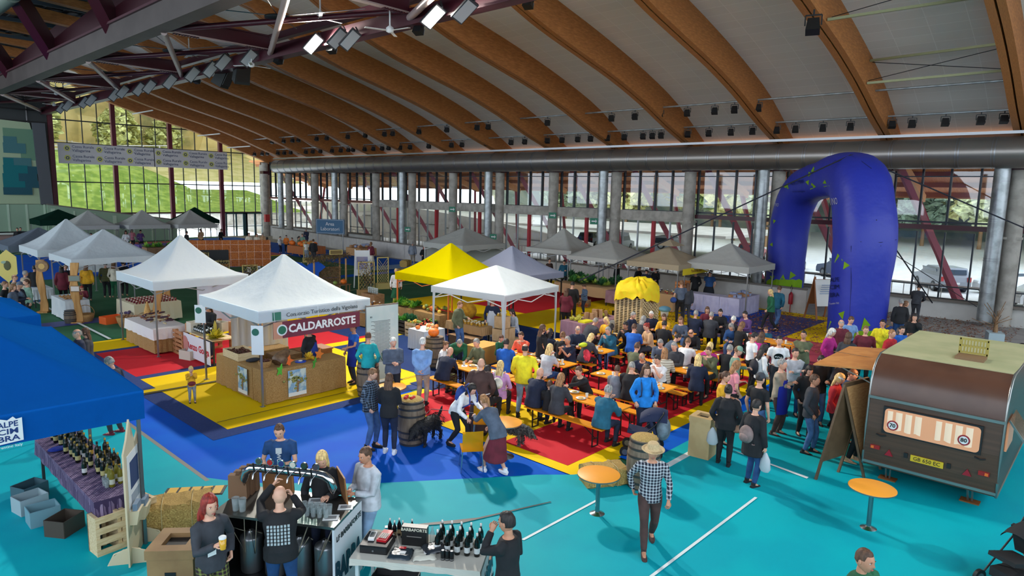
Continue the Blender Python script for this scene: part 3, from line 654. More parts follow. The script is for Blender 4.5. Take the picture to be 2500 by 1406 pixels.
def m_hair(S,kind,hs):
    b=MB();n,m=22,16
    def T(p):return S['head']+rotx(p*hs,S['tilt'])
    def front(th): # lowest v of the hair at this direction
        c=math.cos(th)
        base={'short':(.55,-.35),'crop':(.62,-.25),'fringe':(.95,-.4),'long':(.50,-1),'bob':(.42,-1),'bun':(.55,-.45),'tail':(.58,-.5),'curly':(.5,-1),'kid':(.42,-.4)}[kind]
        if kind=='fringe':return .1 if c>.3 else(.42 if c<-.1 and False else(.35 if c>-.2 else-.35))
        t=(c+1)/2;side=.12 if kind in('short','crop','kid','bun','tail')else-.55
        return base[0]if c>.62 else(side if c>.0 else base[1])
    top=1.0
    vs=[];idx={};fs=[];K={'short':1.10,'crop':1.045,'fringe':1.05,'long':1.13,'bob':1.16,'bun':1.08,'tail':1.08,'curly':1.24,'kid':1.1}[kind]
    rr=random.Random(3);inner=[]
    for i in range(m+1):
        for j in range(n):
            v=math.cos(math.pi*(.015+.66*i/m));th=2*math.pi*j/n;lo=front(th);vv=max(v,lo)
            k=K+(rr.uniform(-.02,.02)if kind!='curly' else rr.uniform(-.07,.07));edge=v<lo
            if edge:k=1.0
            vs.append(T(head_pt(th,vv,k*1.0001)+V(0,-.004,.006)))
    for i in range(m):
        for j in range(n):
            v1=math.cos(math.pi*(.015+.66*i/m));th=2*math.pi*(j+.5)/n
            if v1<front(th):continue
            if kind=='fringe' and v1>.62:continue
            fs.append((i*n+j,(i+1)*n+j,(i+1)*n+(j+1)%n,i*n+(j+1)%n))
    b.add(vs,fs,BLACK,True)
    if kind!='fringe':b.add(vs[:n],[tuple(range(n))],BLACK,True)
    if kind in('long','bob','curly'):
        L={'long':.34,'bob':.10,'curly':.20}[kind];base=S['head']
        dn=rotx(V(0,0,-1),S['tilt']*.5);pts=[T(V(0,-.035,.04)),T(V(0,-.055,-.05)),base+dn*(.10)+V(0,-.085,0),base+dn*(.13+L*.5)+V(0,-.10,0),base+dn*(.13+L)+V(0,-.10,0)]
        kx=1.25 if kind=='curly' else 1
        limb(b,pts,[(.07,.05),(.088*kx,.05*kx),(.092*kx,.042*kx),(.088*kx,.034*kx),(.05,.015)],12)
    if kind=='bun':b.ball(T(V(0,-.10,.07)),.042,BLACK,10,7)
    if kind=='tail':limb(b,[T(V(0,-.09,.05)),T(V(0,-.135,.02)),T(V(0,-.13,-.08)),T(V(0,-.11,-.20))],[.02,.032,.028,.008],8)
    return b
def m_hat(S,kind,hs):
    b=MB()
    def T(p):return S['head']+rotx(V(*p)*hs,S['tilt'])
    q=MB()
    if kind=='straw':q.lathe([(.17,.045),(.175,.04),(.10,.052),(.095,.06),(.088,.12),(.07,.145),(.02,.135)],BLACK,(0,-.005,0),24)
    elif kind=='cap':
        q.lathe([(.088,.03),(.09,.06),(.08,.10),(.05,.13),(.01,.138)],BLACK,(0,-.004,0),20);q.add([(-.06,.07,.042),(.06,.07,.042),(.045,.15,.028),(-.045,.15,.028),(-.06,.07,.05),(.06,.07,.05),(.045,.15,.036),(-.045,.15,.036)],[(0,1,2,3),(7,6,5,4),(0,4,5,1),(1,5,6,2),(2,6,7,3),(3,7,4,0)],BLACK)
    elif kind=='beanie':q.lathe([(.086,.02),(.092,.03),(.09,.07),(.075,.115),(.04,.142),(.01,.148)],BLACK,(0,-.006,0),18)
    elif kind=='band':q.lathe([(.087,.03),(.091,.045),(.085,.07)],BLACK,(0,-.002,0),18,caps=False)
    b.add([T(p)for p in q.v],q.f,BLACK,True);return b
def m_shoe(S,i,sole):
    b=MB();kn,an=S['leg'][i][1],S['leg'][i][2];x,y,z=an;z=an.z-.09
    R=[(-.075,.03,.03,.05),(-.05,.038,.045,.055),(.02,.042,.045,.05),(.09,.046,.033,.04),(.155,.04,.024,.032),(.185,.022,.014,.026)]
    b.loft([[V(x+rx*math.cos(a),y+yy,z+zc+rz*math.sin(a))for a in[2*math.pi*k/10 for k in range(10)]]for yy,rx,rz,zc in R],BLACK,True)
    b.loft([[V(x+rx*math.cos(a)*1.04,y+.055+.135*math.sin(a),z+zz)for a in[2*math.pi*k/14 for k in range(14)]]for rx,zz in((.044,0),(.045,.024))],sole,False)
    b.loft([ring(an+V(0,-.01,-.01),V(0,0,1),V(0,1,0),.042,.045,9),ring(an+V(0,-.01,.04),V(0,0,1),V(0,1,0),.044,.047,9)],BLACK,True)
    return b
SK={'l':M((214,160,132),.55,key='skin',noise=14,c2=(220,168,142)),'m':M((190,132,102),.55,key='skin',noise=14,c2=(198,142,112)),'d':M((140,92,68),.55,key='skin',noise=14,c2=(150,102,78))}
LIP=M((165,80,76),.5,key='lip');EYEW=M((226,222,216),.3,key='eye_white');DK=M((30,22,18),.4,key='dark_eye')
HC={'k':(28,22,20),'b':(72,48,32),'n':(104,72,46),'y':(196,160,104),'g':(122,119,114),'w':(176,174,168),'r':(120,34,24),'a':(132,92,56)}
CC={'navy':(24,32,54),'black':(22,22,25),'char':(50,52,58),'grey':(118,124,134),'lgrey':(170,174,180),'white':(222,222,220),'blue':(22,84,168),'dblue':(24,60,104),'teal':(22,148,150),'dteal':(22,82,104),
      'yellow':(222,204,34),'mustard':(214,158,34),'red':(176,34,42),'maroon':(96,28,42),'coral':(228,92,66),'pink':(226,140,150),'magenta':(170,34,118),'lilac':(190,140,186),'purple':(86,58,110),'olive':(88,92,66),
      'green':(26,88,58),'sage':(110,140,122),'brown':(66,46,42),'tan':(188,150,112),'cream':(214,206,186),'jeans':(62,90,132),'ljeans':(124,150,178),'khaki':(150,136,118),'sky':(110,142,184),'slate':(74,84,100),'bright':(20,120,200),'orange':(226,120,40)}
def cloth(c):
    if isinstance(c,str)and c.startswith('plaid'):
        if c in MATS:return MATS[c]
        a,bb={'plaid1':((30,34,50),(200,204,208)),'plaid2':((22,26,36),(110,128,150)),'plaid3':((40,20,30),(120,128,60)),'stripe':((28,44,70),(110,140,170)),'leopard':((24,22,20),(206,196,170)),'print':((18,18,20),(160,160,165))}[c]
        m=M(a,.85,key=c+'x').copy();m.name=c;n=m.node_tree.nodes;l=m.node_tree.links;tc=n.new('ShaderNodeTexCoord');ws=[]
        for ax in('X','Z','Y'):
            w_=n.new('ShaderNodeTexWave');w_.bands_direction=ax;w_.inputs['Scale'].default_value=6.5;l.new(tc.outputs['Object'],w_.inputs[0]);r=n.new('ShaderNodeMath');r.operation='GREATER_THAN';r.inputs[1].default_value=.72;l.new(w_.outputs['Fac'],r.inputs[0]);ws.append(r)
        s1=n.new('ShaderNodeMath');s1.operation='ADD';l.new(ws[0].outputs[0],s1.inputs[0]);l.new(ws[1].outputs[0],s1.inputs[1])
        s2=n.new('ShaderNodeMath');s2.operation='MULTIPLY';s2.inputs[1].default_value=.5;l.new(s1.outputs[0],s2.inputs[0])
        x=n.new('ShaderNodeMixRGB');x.inputs[1].default_value=(*lin([q/255 for q in a]),1);x.inputs[2].default_value=(*lin([q/255 for q in bb]),1);l.new(s2.outputs[0],x.inputs[0]);l.new(x.outputs[0],n['Principled BSDF'].inputs['Base Color'])
        MATS[c]=m;return m
    if c in('stripe','puffstripe'):
        if c in MATS:return MATS[c]
        a,bb=((24,36,66),(110,140,175))if c=='stripe' else((216,206,186),(150,134,112));m=M(a,.8,key=c+'x').copy();m.name=c;n=m.node_tree.nodes;l=m.node_tree.links;tc=n.new('ShaderNodeTexCoord');w_=n.new('ShaderNodeTexWave');w_.bands_direction='Z';w_.inputs['Scale'].default_value=5
        r=n.new('ShaderNodeValToRGB');r.color_ramp.elements[0].color=(*lin([q/255 for q in a]),1);r.color_ramp.elements[1].color=(*lin([q/255 for q in bb]),1);r.color_ramp.elements[0].position=.5 if c=='stripe' else .75;r.color_ramp.elements[1].position=.6 if c=='stripe' else .9
        l.new(tc.outputs['Object'],w_.inputs[0]);l.new(w_.outputs['Fac'],r.inputs[0]);l.new(r.outputs[0],n['Principled BSDF'].inputs['Base Color']);MATS[c]=m;return m
    return M(CC[c]if isinstance(c,str)else c,.85,key='cloth',noise=5,c2=[min(255,q*1.16+3)for q in(CC[c]if isinstance(c,str)else c)],bump=.25)
PEOPLE=[]
def person(pos,face,pose,look,hair,top,bot,label,shoes='black',s=1.0,skin='l',sole=None,group=None,hat=None,hs=1.0,abs_=None,name='person',extra=None):
    """look: letters f/m + optional F(at); hair: 'kind colour'; top: 'kind colour'; bot: 'kind colour'"""
    PEOPLE.append(dict(pos=Vector(pos),face=face,pose=pose,fem='f' in look,fat=.9 if 'F' in look else(.4 if 'M' in look else 0),hair=hair,top=top,bot=bot,label=label,shoes=shoes,s=s,skin=skin,sole=sole,group=group,hat=hat,hs=hs,abs_=abs_,extra=extra))
    return PEOPLE[-1]
def make_people():
    jobs={};out={}
    for p in PEOPLE:
        pos=p['pos'];dep=pos.x*.7267+pos.y*.672+.77;lod=0 if dep<13.5 else(1 if dep<22 else 2);p['lod']=lod;p['S']=skeleton(p['pose'],p['fem'],p['fat'])
        k=(p['pose'],p['fem'],p['fat'],lod,p['hs']);tk,bk=p['top'].split()[0],p['bot'].split()[0]
        p['kb']=('body',)+k;p['kt']=('top',tk)+k[:4];p['kl']=('bot',bk)+k[:4]
        if p['kb']not in jobs:jobs[p['kb']]=(m_body(p['S'],p['fem'],p['fat']),lod,p['S'])
        if p['kt']not in jobs:jobs[p['kt']]=(m_top(p['S'],p['fem'],p['fat'],tk),lod,p['S'])
        if p['kl']not in jobs:jobs[p['kl']]=(m_bot(p['S'],p['fem'],p['fat'],bk),lod,p['S'])
    tmp=[]
    for k,(b,lod,S)in jobs.items():
        me=bpy.data.meshes.new('t');me.from_pydata([tuple(v)for v in b.v],[],b.f);o=bpy.data.objects.new('t',me);COL.objects.link(o)
        r=o.modifiers.new('r','REMESH');r.mode='VOXEL';r.voxel_size=(.014,.019,.026)[lod];r.use_smooth_shade=True
        q=o.modifiers.new('s','SMOOTH');q.factor=.5;q.iterations=(4,3,2)[lod];tmp.append((k,o))
    dg=bpy.context.evaluated_depsgraph_get()
    for k,o in tmp:
        me=bpy.data.meshes.new_from_object(o.evaluated_get(dg));me.name={'body':'person','top':'top','bot':'trousers'}[k[0]]
        if k[0]=='body': # add head with face and the hands to the same mesh
            S=jobs[k][2];b=MB();A,B,C_,D,E_=(bpy.data.materials.new('slot')for _ in range(5))if 'slots' not in out else out['slots'];out['slots']=(A,B,C_,D,E_)
            b.v=[tuple(v.co)for v in me.vertices];b.f=[tuple(p.vertices)for p in me.polygons];b.m=[0]*len(b.f);b.sm=[True]*len(b.f);b.mats=[A,B,C_,D,E_]
            add_head(b,S,k[5],k[4]==0,A,B,C_,(D,E_));cu=.55 if k[1]not in('stand','serve')else .4
            for i,(sh,el,hd)in enumerate(S['arm']):add_hand(b,el,hd,-1 if i==0 else 1,cu,A)
            me2=bpy.data.meshes.new('person');me2.from_pydata(b.v,[],b.f);me2.polygons.foreach_set('material_index',b.m);me2.polygons.foreach_set('use_smooth',b.sm)
            for _ in range(5):me2.materials.append(A)
            me2.update();me=me2
        else:
            me.materials.clear();me.materials.append(BLACK)
        out[k]=me
    for k,o in tmp:bpy.data.objects.remove(o)
    def ob(name,me,parent,mats):
        o=bpy.data.objects.new(name,me);COL.objects.link(o);o.parent=parent
        for i,m in enumerate(mats):o.material_slots[i].link='OBJECT';o.material_slots[i].material=m
        return o
    cache={}
    for p in PEOPLE:
        hk=(p['hair'].split()+['k'])[:2];hcol=M(HC[hk[1]],.6,key='hair',noise=40,c2=[min(255,x*1.35+6)for x in HC[hk[1]]],sc=(1,1,.2),bump=.5)if hk[0]!='bald' else SK[p['skin']]
        body=ob('person',out[p['kb']],None,[SK[p['skin']],DK,LIP,hcol if hk[0]!='bald' else M((120,96,80),.6),EYEW])
        a=p['face']if p['abs_']else math.degrees(math.atan2(-p['pos'].y,-p['pos'].x))+p['face']
        body.location=p['pos'];body.rotation_euler.z=math.radians(a-90);body.scale=(p['s'],)*3;tag(body,p['label'],'person',p['group']);p['obj']=body
        tk=p['top'].split();bk=p['bot'].split();tn={'tee':'t_shirt','shirt':'shirt','sweat':'sweater','jacket':'jacket','puffer':'puffer_jacket','coat':'coat','robe':'robe','vest':'vest'}[tk[0]]
        ob(tn,out[p['kt']],body,[cloth(tk[1])]);ob('skirt' if bk[0]=='skirt' else 'trousers',out[p['kl']],body,[cloth(bk[1])])
        def ex(key,fn,name,mats):
            if key not in cache:
                o=fn().build(name);cache[key]=o.data;bpy.data.objects.remove(o)
            return ob(name,cache[key],body,mats)
        if hk[0]!='bald':ex(('h',hk[0],p['pose'],p['fem'],p['fat'],p['hs']),lambda:m_hair(p['S'],hk[0],p['hs']),'hair',[hcol])
        if p['hat']:kd,c=p['hat'].split();ex(('hat',kd,p['pose'],p['fem'],p['fat'],p['hs']),lambda:m_hat(p['S'],kd,p['hs']),{'straw':'straw_hat','cap':'cap','beanie':'beanie','band':'headband'}[kd],[cloth(c)if c!='straw' else M((190,162,118),.8,key='straw_hat',noise=60,c2=(206,180,136))])
        if p['lod']<2 or p['pos'].y<20:
            for i in(0,1):
                ex(('shoe',i,p['pose'],p['fem'],p['fat']),lambda:m_shoe(p['S'],i,WHITE),'shoe',[cloth(p['shoes']),WHITE if p['sole']else cloth(p['shoes'])])
        if p['extra']:p['extra'](body,p['S'])
# ================================================================ LIGHTS AND FANS UNDER THE ROOF
def lamps():
    lit=M((255,250,238),.3,key='lit_panel',emit=30);off=M((150,156,158),.2,key='unlit_panel');hs=M((44,48,54),.5,key='lamp_housing')
    def led(px,py,on,label,grp=None,tilt=.5):
        p=atX(px,py,15.2);o=empty('led_floodlight',p,0,label,'floodlight',grp);o.rotation_euler=((p-Vector((9,7,0))).to_track_quat('Z','Y').to_matrix()@Matrix.Rotation(.6,3,'Z')).to_euler()
        g=MB();g.box((0,0,.05),(.44,.86,.10),hs);g.box((0,.45,.2),(.05,.05,.4),hs);g.build('housing',o)
        g=MB();g.box((0,0,-.01),(.37,.74,.03),lit if on else off);g.build('lens',o)
        if on:
            l=bpy.data.lights.new('lamp','AREA');l.shape='RECTANGLE';l.size=.37;l.size_y=.74;l.energy=1700;l.color=(1,.96,.88);l.spread=math.radians(150)
            q=bpy.data.objects.new('lamp',l);COL.objects.link(q);q.parent=o;q.location=(0,0,-.05)
    led(1058,42,1,'lit rectangular floodlight, the brighter one nearest the camera');led(765,108,1,'lit rectangular floodlight, the second one along the roof girder')
    for i,(x,y)in enumerate(((1135,28),(855,98),(825,95),(608,142),(545,152),(515,170),(470,182),(415,200),(365,212),(300,224),(280,232),(222,245),(206,250),(165,258),(150,264),(340,218))):
        led(x,y,0,'unlit rectangular floodlight on the roof girder'+(' at the top right of the row' if i==0 else ''),'unlit floodlights on the roof girder')
    def spot(p,rz,label,grp):
        o=empty('spotlight',p,rz,label,'spotlight',grp)
        g=MB();g.bar((-.17,0,0),(-.17,0,.22),.03,.03,BLACK);g.bar((.17,0,0),(.17,0,.22),.03,.03,BLACK);g.bar((-.17,0,.22),(.17,0,.22),.03,.03,BLACK);g.bar((0,0,.22),(0,0,.34),.04,.04,BLACK);g.build('bracket',o)
        g=MB();g.box((0,0,-.02),(.3,.26,.3),BLACK,rx=.35,taper=.8);g.build('housing',o)
        g=MB();g.box((0,-.155,-.07),(.24,.02,.18),off,rx=.35);g.build('lens',o);return o
    A=[(218,1070,3),(480,1050,3),(1030,1005,3),(1230,995,3),(1450,975,3),(1680,955,3),(1915,940,3),(2085,925,3),(2290,910,3),(225,1210,2),(260,1205,2),(325,1205,2),(400,1200,2),(452,1195,2),(608,1185,2),(695,1180,2),(875,1165,2),(1025,1155,2),(1190,1145,2),(1260,1140,2),(1485,1120,2),(1725,1105,2),(1985,1090,2),(2080,1085,2),(2325,1065,2)]
    B=[(168,1210,3),(285,1210,3),(480,1200,3),(605,1195,3),(740,1190,3),(850,1185,3),(995,1175,3),(1140,1165,3),(1300,1160,3),(1380,1160,3),(1455,1155,3),(1685,1140,3),(1865,1130,3),(2055,1125,3),(2240,1110,3),(340,1105,4),(500,1095,4),(735,1080,4),(970,1075,4),(1330,1055,4),(1500,1050,4),(1785,1040,4),(2090,1020,4),(2290,1010,4),
         (75,1320,2),(140,1310,2),(185,1310,2),(275,1305,2),(330,1305,2),(385,1300,2),(460,1300,2),(515,1300,2),(575,1295,2),(640,1290,2),(740,1290,2),(815,1285,2),(880,1280,2),(920,1280,2),(1020,1275,2),(1095,1270,2),(1170,1270,2),(1225,1265,2),(1325,1260,2),(1410,1255,2),(1570,1250,2),(1765,1240,2),(1855,1235,2),(2065,1225,2)]
    off_={2:600,3:1200,4:1800};base=None
    for row,X,z,lab in((A,32.1,10.05,'upper'),(B,34.45,9.2,'lower')):
        ys=[]
        for zx,zy,r in row:
            px=off_[r]+zx/3.514;py=zy/3.514;y=atX(px,py,X).y;ys.append(y)
            if base is None:o=base=spot((X,y,z-.36),1.9,'small black spotlight hanging from the upper pipe','spotlights on the upper pipe')
            else:
                o=copy_tree(base);o.location=(X,y,z-.36);tag(o,'small black spotlight hanging from the %s pipe'%lab,'spotlight','spotlights on the %s pipe'%lab)
        g=MB();g.tube([(X,-6,z),(X,66,z)],.045,GALV,8);tag(g.build('lighting_pipe'),'long thin steel pipe carrying the %s row of spotlights'%lab,'pipe')
    for i,(px,py,X,lab)in enumerate(((1985,62,24.0,'black spotlight alone on the big roof beam at the right'),(1022,70,15.9,'black spotlight beside the brightest lamp'),(1290,6,18,'black spotlight cut by the top edge of the picture'),(680,145,15.9,'black spotlight below the girder, left of the second lit lamp'),(810,118,15.9,'black spotlight between the lit lamp and two unlit panels'),(480,195,16.4,'small black spotlight left of the twin loudspeakers'))):
        o=copy_tree(base);o.location=atX(px,py,X);s=1.5 if i in(0,)else 1.1;o.scale=(s,)*3;tag(o,lab,'spotlight')
        if 'group' in o:del o['group']
    for i,(px,py)in enumerate(((545,188),(590,178))):
        o=empty('loudspeaker',atX(px,py,16.2),.6-i*.8,('left' if i==0 else 'right')+' one of two big black loudspeakers hung under the girder','loudspeaker')
        g=MB();g.box((0,0,0),(.75,.6,1.0),M((26,30,30),.7),rx=.5,taper=.85);g.build('cabinet',o);g=MB();g.box((0,-.33,-.08),(.66,.03,.85),BLACK,rx=.5);g.build('grille',o)
    for i,(px,py,lab)in enumerate(((782,42,'white ceiling fan nearest the camera, by the big hub'),(952,72,'white ceiling fan left of the bright lamp'),(462,132,'white ceiling fan in the second bay of the truss'),(614,158,'white ceiling fan below the girder in the second bay'),(137,228,'white ceiling fan low in the far left truss'),(132,255,'small white ceiling fan, farthest left'))):
        p=atX(px,py,14.2 if i%2==0 else 15.3);o=empty('ceiling_fan',p,i*.7,lab,'ceiling fan')
        g=MB();g.tube([(0,0,.05),(0,0,.75)],.03,WHITE,8);g.lathe([(.05,-.12),(.13,-.08),(.14,.05),(.06,.12)],WHITE,(0,0,0),14);g.build('motor',o)
        for k in range(3):
            a=k*2.094;b=MB();b.box((.52*math.cos(a),.52*math.sin(a),-.04),(.8,.13,.015),WHITE,rz=a,rx=.1);b.build('blade',o)
    # tie bars between the beams at the right
    g=MB();mt=M((150,150,112),.5,.3,key='tie_bar')
    for a,b in(((2020,48,9.0),(2420,-12,3.9)),((2125,148,9.0),(2440,107,3.9)),((2117,203,9.0),(2452,172,3.9))):
        p=atY(a[0],a[1],8.7);q=atY(b[0],b[1],4.2);g.bar(p,q,.09,.09,mt)
    p=atY(2130,152,8.7);q=atY(2445,168,4.2);g.tube([p,q],.015,BLACK,5);p=atY(2120,197,8.7);q=atY(2440,118,4.2);g.tube([p,q],.015,BLACK,5);p=atY(2030,42,8.7);q=atY(2420,-70,4.2);g.tube([p,q],.015,BLACK,5)
    struct(g.build('roof_tie_bar'))
    g=MB()
    for x,z in((17.5,13.9),(23,12.0),(29,10.4),(32,9.4)):g.box((x,68.5,z),(.09,5.2,.09),WHITE)
    struct(g.build('roof_tie_bar'))
lamps()
# ================================================================ TENTS
def canvas(name,c,c2=None):
    if name in MATS:return MATS[name]
    m=bpy.data.materials.new(name);m.use_nodes=True;MATS[name]=m;n=m.node_tree.nodes;l=m.node_tree.links;n.remove(n['Principled BSDF'])
    d=n.new('ShaderNodeBsdfDiffuse');t=n.new('ShaderNodeBsdfTranslucent');x=n.new('ShaderNodeMixShader');x.inputs[0].default_value=.4
    tc=n.new('ShaderNodeTexCoord');no=n.new('ShaderNodeTexNoise');no.inputs['Scale'].default_value=1.3;no.inputs['Detail'].default_value=4;bp=n.new('ShaderNodeBump');bp.inputs['Strength'].default_value=.35;bp.inputs['Distance'].default_value=.25
    l.new(tc.outputs['Object'],no.inputs[0]);l.new(no.outputs[0],bp.inputs['Height']);l.new(bp.outputs[0],d.inputs['Normal'])
    d.inputs[0].default_value=(*lin([q/255 for q in c]),1);t.inputs[0].default_value=d.inputs[0].default_value
    l.new(d.outputs[0],x.inputs[1]);l.new(t.outputs[0],x.inputs[2]);l.new(x.outputs[0],n['Material Output'].inputs[0]);return m
def tent(x0,y0,x1,y1,ze,zp,mat,label,rz=0,val=.27,legmat=None,pw=1.5,legw=.045,group=None,ridge=0,vent=0,legs=(1,1,1,1),wave=.02,cloth_legs=0):
    cx,cy=(x0+x1)/2,(y0+y1)/2;w,d=(x1-x0)/2,(y1-y0)/2;lm=legmat or STEEL;o=empty('market_tent',(cx,cy,0),rz,label,'tent',group)
    n=10;K=10;rings=[]
    def per(k,s): # point of the square ring
        q=k//n;f=(k%n)/n;f=f*2-1
        u,v=[(f,-1),(1,f),(-f,1),(-1,-f)][q];return u*s*w,(v*max(0,(d-ridge))*s+(v*ridge))if ridge else v*s*d,abs(f)
    top=.02
    for i in range(K+1):
        s=top+(1-top)*i/K;r=[]
        for k in range(4*n):
            u,v,f=per(k,s);z=ze+(zp-ze)*(1-s)**pw;z-=.05*(1-f)*s*(1-s)*4*(pw>1);r.append(V(u,v,z))
        rings.append(r)
    b=MB();b.loft(rings,mat,True,caps=False);b.add(rings[0],[tuple(range(4*n))[::-1]],mat)
    b.loft([[p-V(0,0,.02)for p in r]for r in rings],mat,True,caps=False);b.build('canopy',o)
    e=MB();rr=random.Random(int(cx*7));lo=[]
    for k in range(4*n):u,v,f=per(k,1.008);lo.append(V(u,v,ze-val+wave*(1-f)+rr.uniform(-wave,wave)*.4))
    up=[V(p.x*1.008,p.y*1.008,p.z+.005)for p in rings[-1]];e.loft([up,lo],mat,False,caps=False);e.loft([[p*.985 if 0 else V(p.x*.992,p.y*.992,p.z)for p in up],[V(p.x*.992,p.y*.992,p.z)for p in lo]],mat,False,caps=False);e.build('valance',o)
    if vent:
        b=MB();b.loft([[V(.02*a,.02*c,zp+.35)for a,c in((-1,-1),(1,-1),(1,1),(-1,1))],[V(.55*a,.55*c,zp+.05)for a,c in((-1,-1),(1,-1),(1,1),(-1,1))]],mat,False);b.build('vent',o)
    ly=[-d,d]if not ridge else[-d,0,d]
    for i,(sx,yy)in enumerate([(a,c)for a in(-1,1)for c in ly]):
        g=MB();X,Y=sx*(w-.06),yy*(1-.05/d);g.box((X,Y,ze/2),(legw,legw,ze),lm);g.box((X,Y,.01),(.12,.12,.02),lm)
        if cloth_legs:
            for a in(.09,):g.loft([[V(X-sx*a*.0+sx*-a*t[0],Y+(-1 if yy>0 else 1)*a*t[1],z)for t in((-.3,-.3),(1.2*q,-.3),(-.3,1.2*q))]for z,q in((.25,.25),(1.0,.45),(ze-.05,1.1))],mat,False)
        g.build('leg',o)
    g=MB()
    for s in(-1,1):
        for a,c in(((-w+.06,s*(d-.06)),(w-.06,s*(d-.06))),((s*(w-.06),-d+.06),(s*(w-.06),d-.06))):
            A,C_=V(*a,0),V(*c,0);m=(A+C_)/2;g.bar(A+V(0,0,ze-.05),m+V(0,0,ze-.42),.02,.03,lm);g.bar(m+V(0,0,ze-.42),C_+V(0,0,ze-.05),.02,.03,lm);g.bar(A+V(0,0,ze-.42),m+V(0,0,ze-.05),.02,.03,lm);g.bar(m+V(0,0,ze-.05),C_+V(0,0,ze-.42),.02,.03,lm)
    g.build('frame',o);return o
CW=canvas('white_canopy',(226,232,234));CG=canvas('grey_white_canopy',(214,214,208));CY=canvas('yellow_canopy',(226,210,6));CB=canvas('blue_canopy',(18,100,186));CP=canvas('lilac_grey_canopy',(164,170,192));CGY=canvas('grey_canopy',(124,134,146));CBG=canvas('beige_canopy',(206,190,162));CGN=canvas('dark_green_canopy',(30,62,50))
TENTS={}
def tents():
    T=TENTS
    T['c']=tent(7.45,15.2,10.65,18.6,2.42,3.62,CW,'big white tent with the red-brown banner hung under its front edge',val=.30,pw=1.45)
    T['b']=tent(7.42,22.0,10.45,25.4,2.42,3.75,CW,'white peaked tent behind the chestnut tent, wine stall under it',val=.30,pw=1.6)
    tent(7.25,30.1,10.5,33.4,2.42,3.5,CW,'white tent with sagging edges behind the rough plank posts',val=.28,pw=1.25,wave=.07)
    tent(7.1,34.6,10.2,38.0,2.45,3.75,CW,'white tent left of and behind the one with sagging edges',val=.3,pw=1.35)
    tent(6.9,39.2,10.1,42.5,2.3,3.1,CGY,'grey tent at the left edge behind the white tents',val=.3,pw=1.1)
    T['y']=tent(16.4,18.4,19.5,21.6,2.12,3.35,CY,'bright yellow market tent over the vegetable crates',val=.3,pw=1.3,legmat=M((226,120,50),.5))
    tent(15.55,15.1,18.9,18.35,2.02,2.78,CW,'low white gazebo with cloth-wrapped legs in front of the yellow tent',math.radians(7),val=.22,pw=1.0,cloth_legs=1,legmat=WHITE)
    T['p']=tent(18.9,17.4,22.0,20.5,2.12,3.2,CP,'pale lilac grey tent right of the yellow tent',val=.25,pw=1.35,legmat=BLACK)
    tent(26.3,28.3,29.9,31.8,2.25,3.2,CG,'pale tent with solid side wall near the glass, behind the yellow tent',val=.3,pw=1.05,legmat=WHITE)
    garl=tent(28.8,22.3,31.6,25.6,2.28,3.45,CG,'off white steep tent hung with ivy, left of the greenery stall',val=.25,pw=1.5)
    tent(27.3,18.3,30.6,21.4,2.22,3.05,CG,'off white tent over the stall heaped with greens',val=.2,pw=1.0)
    T['h']=tent(27.6,15.1,30.6,17.9,2.22,2.95,CBG,'beige tent with a small vent roof and yellow sign',val=.25,pw=1.05,vent=1)
    T['r']=tent(28.8,12.3,31.75,15.5,2.3,3.25,CG,'off white tent left of the blue arch, jars and boxes under it',val=.28,pw=1.15)
    tent(13.7,56.5,16.9,59.8,2.25,3.35,CG,'pale tent, first of the far row by the end windows',val=.3,pw=1.3)
    tent(17.4,56.0,20.4,59.2,2.25,3.4,CG,'pale tent in the middle of the far row by the end windows',val=.3,pw=1.3)
    tent(20.8,55.4,23.9,58.6,2.25,3.4,CG,'pale tent, last of the far row before the grass bank view',val=.3,pw=1.3)
    tent(12.7,60.4,15.9,63.6,2.5,3.3,CGN,'dark green tent half hidden at the far left',val=.4,pw=1.1)
    tent(22.8,59.4,25.8,62.4,2.4,3.5,CGN,'dark green tent half hidden behind the far pale row',val=.3,pw=1.1)
    T['n']=tent(.25,10.35,3.35,16.3,2.42,3.3,CB,'large royal blue tent filling the lower left corner',math.radians(-2),val=.42,pw=1.25,ridge=1.5)
    tent(.6,18.3,3.7,21.4,2.35,3.25,CB,'second royal blue tent behind the corner one',val=.38,pw=1.2)
    # logo on the blue valance
    def logo(par,x,y,z,s,rz=0,mat=None,dark=None):
        o=MB();o.prism([(-s,-s*1.05),(s,-s*.95),(s,s*1.0),(s*.6,s*.95),(s*.4,s*1.2),(0,s*.95),(-s*.5,s*1.15),(-s,s*.9)],1,-.004,.004,mat or WHITE);q=o.build('logo_panel',par,(x,y,z),rz)
        for i,t in enumerate(('ALPE','CIM','BRA')):text(t,s*.66,dark or M((16,50,110),.7),q,(0,-.008,s*(.58-.6*i)),sx=1.0 if i==0 else 1.25,bold=.002)
        return q
    n=T['n'];q=logo(n,-.05,-3.03,2.21,.155);text('Trentino Italy',.05,WHITE,q,(0,-.01,-.2))
    c=T['c'];dk=M((70,76,76),.7);text('Consorzio Turistico della Vigolana',.15,dk,c,(.15,-1.735,2.25));h=MB();h.box((-1.15,-1.735,2.25),(.22,.012,.2),M((60,120,96),.7));h.build('emblem',c)
    y=T['y'];text('COLDIRETTI',.27,M((24,60,30),.7),y,(-1.56,.3,1.97),(math.pi/2,0,-math.pi/2),bold=.012)
    text('COLDIRETTI',.25,M((24,60,30),.7),y,(-.1,-1.575,1.97),bold=.014)
    # hung banners
    mr=M((112,44,58),.8,key='banner_red',noise=2,c2=(120,52,66));o=empty('stall_banner',(9.02,15.12,1.9),0,'dark red fabric banner reading CALDARROSTE across the white tent','banner')
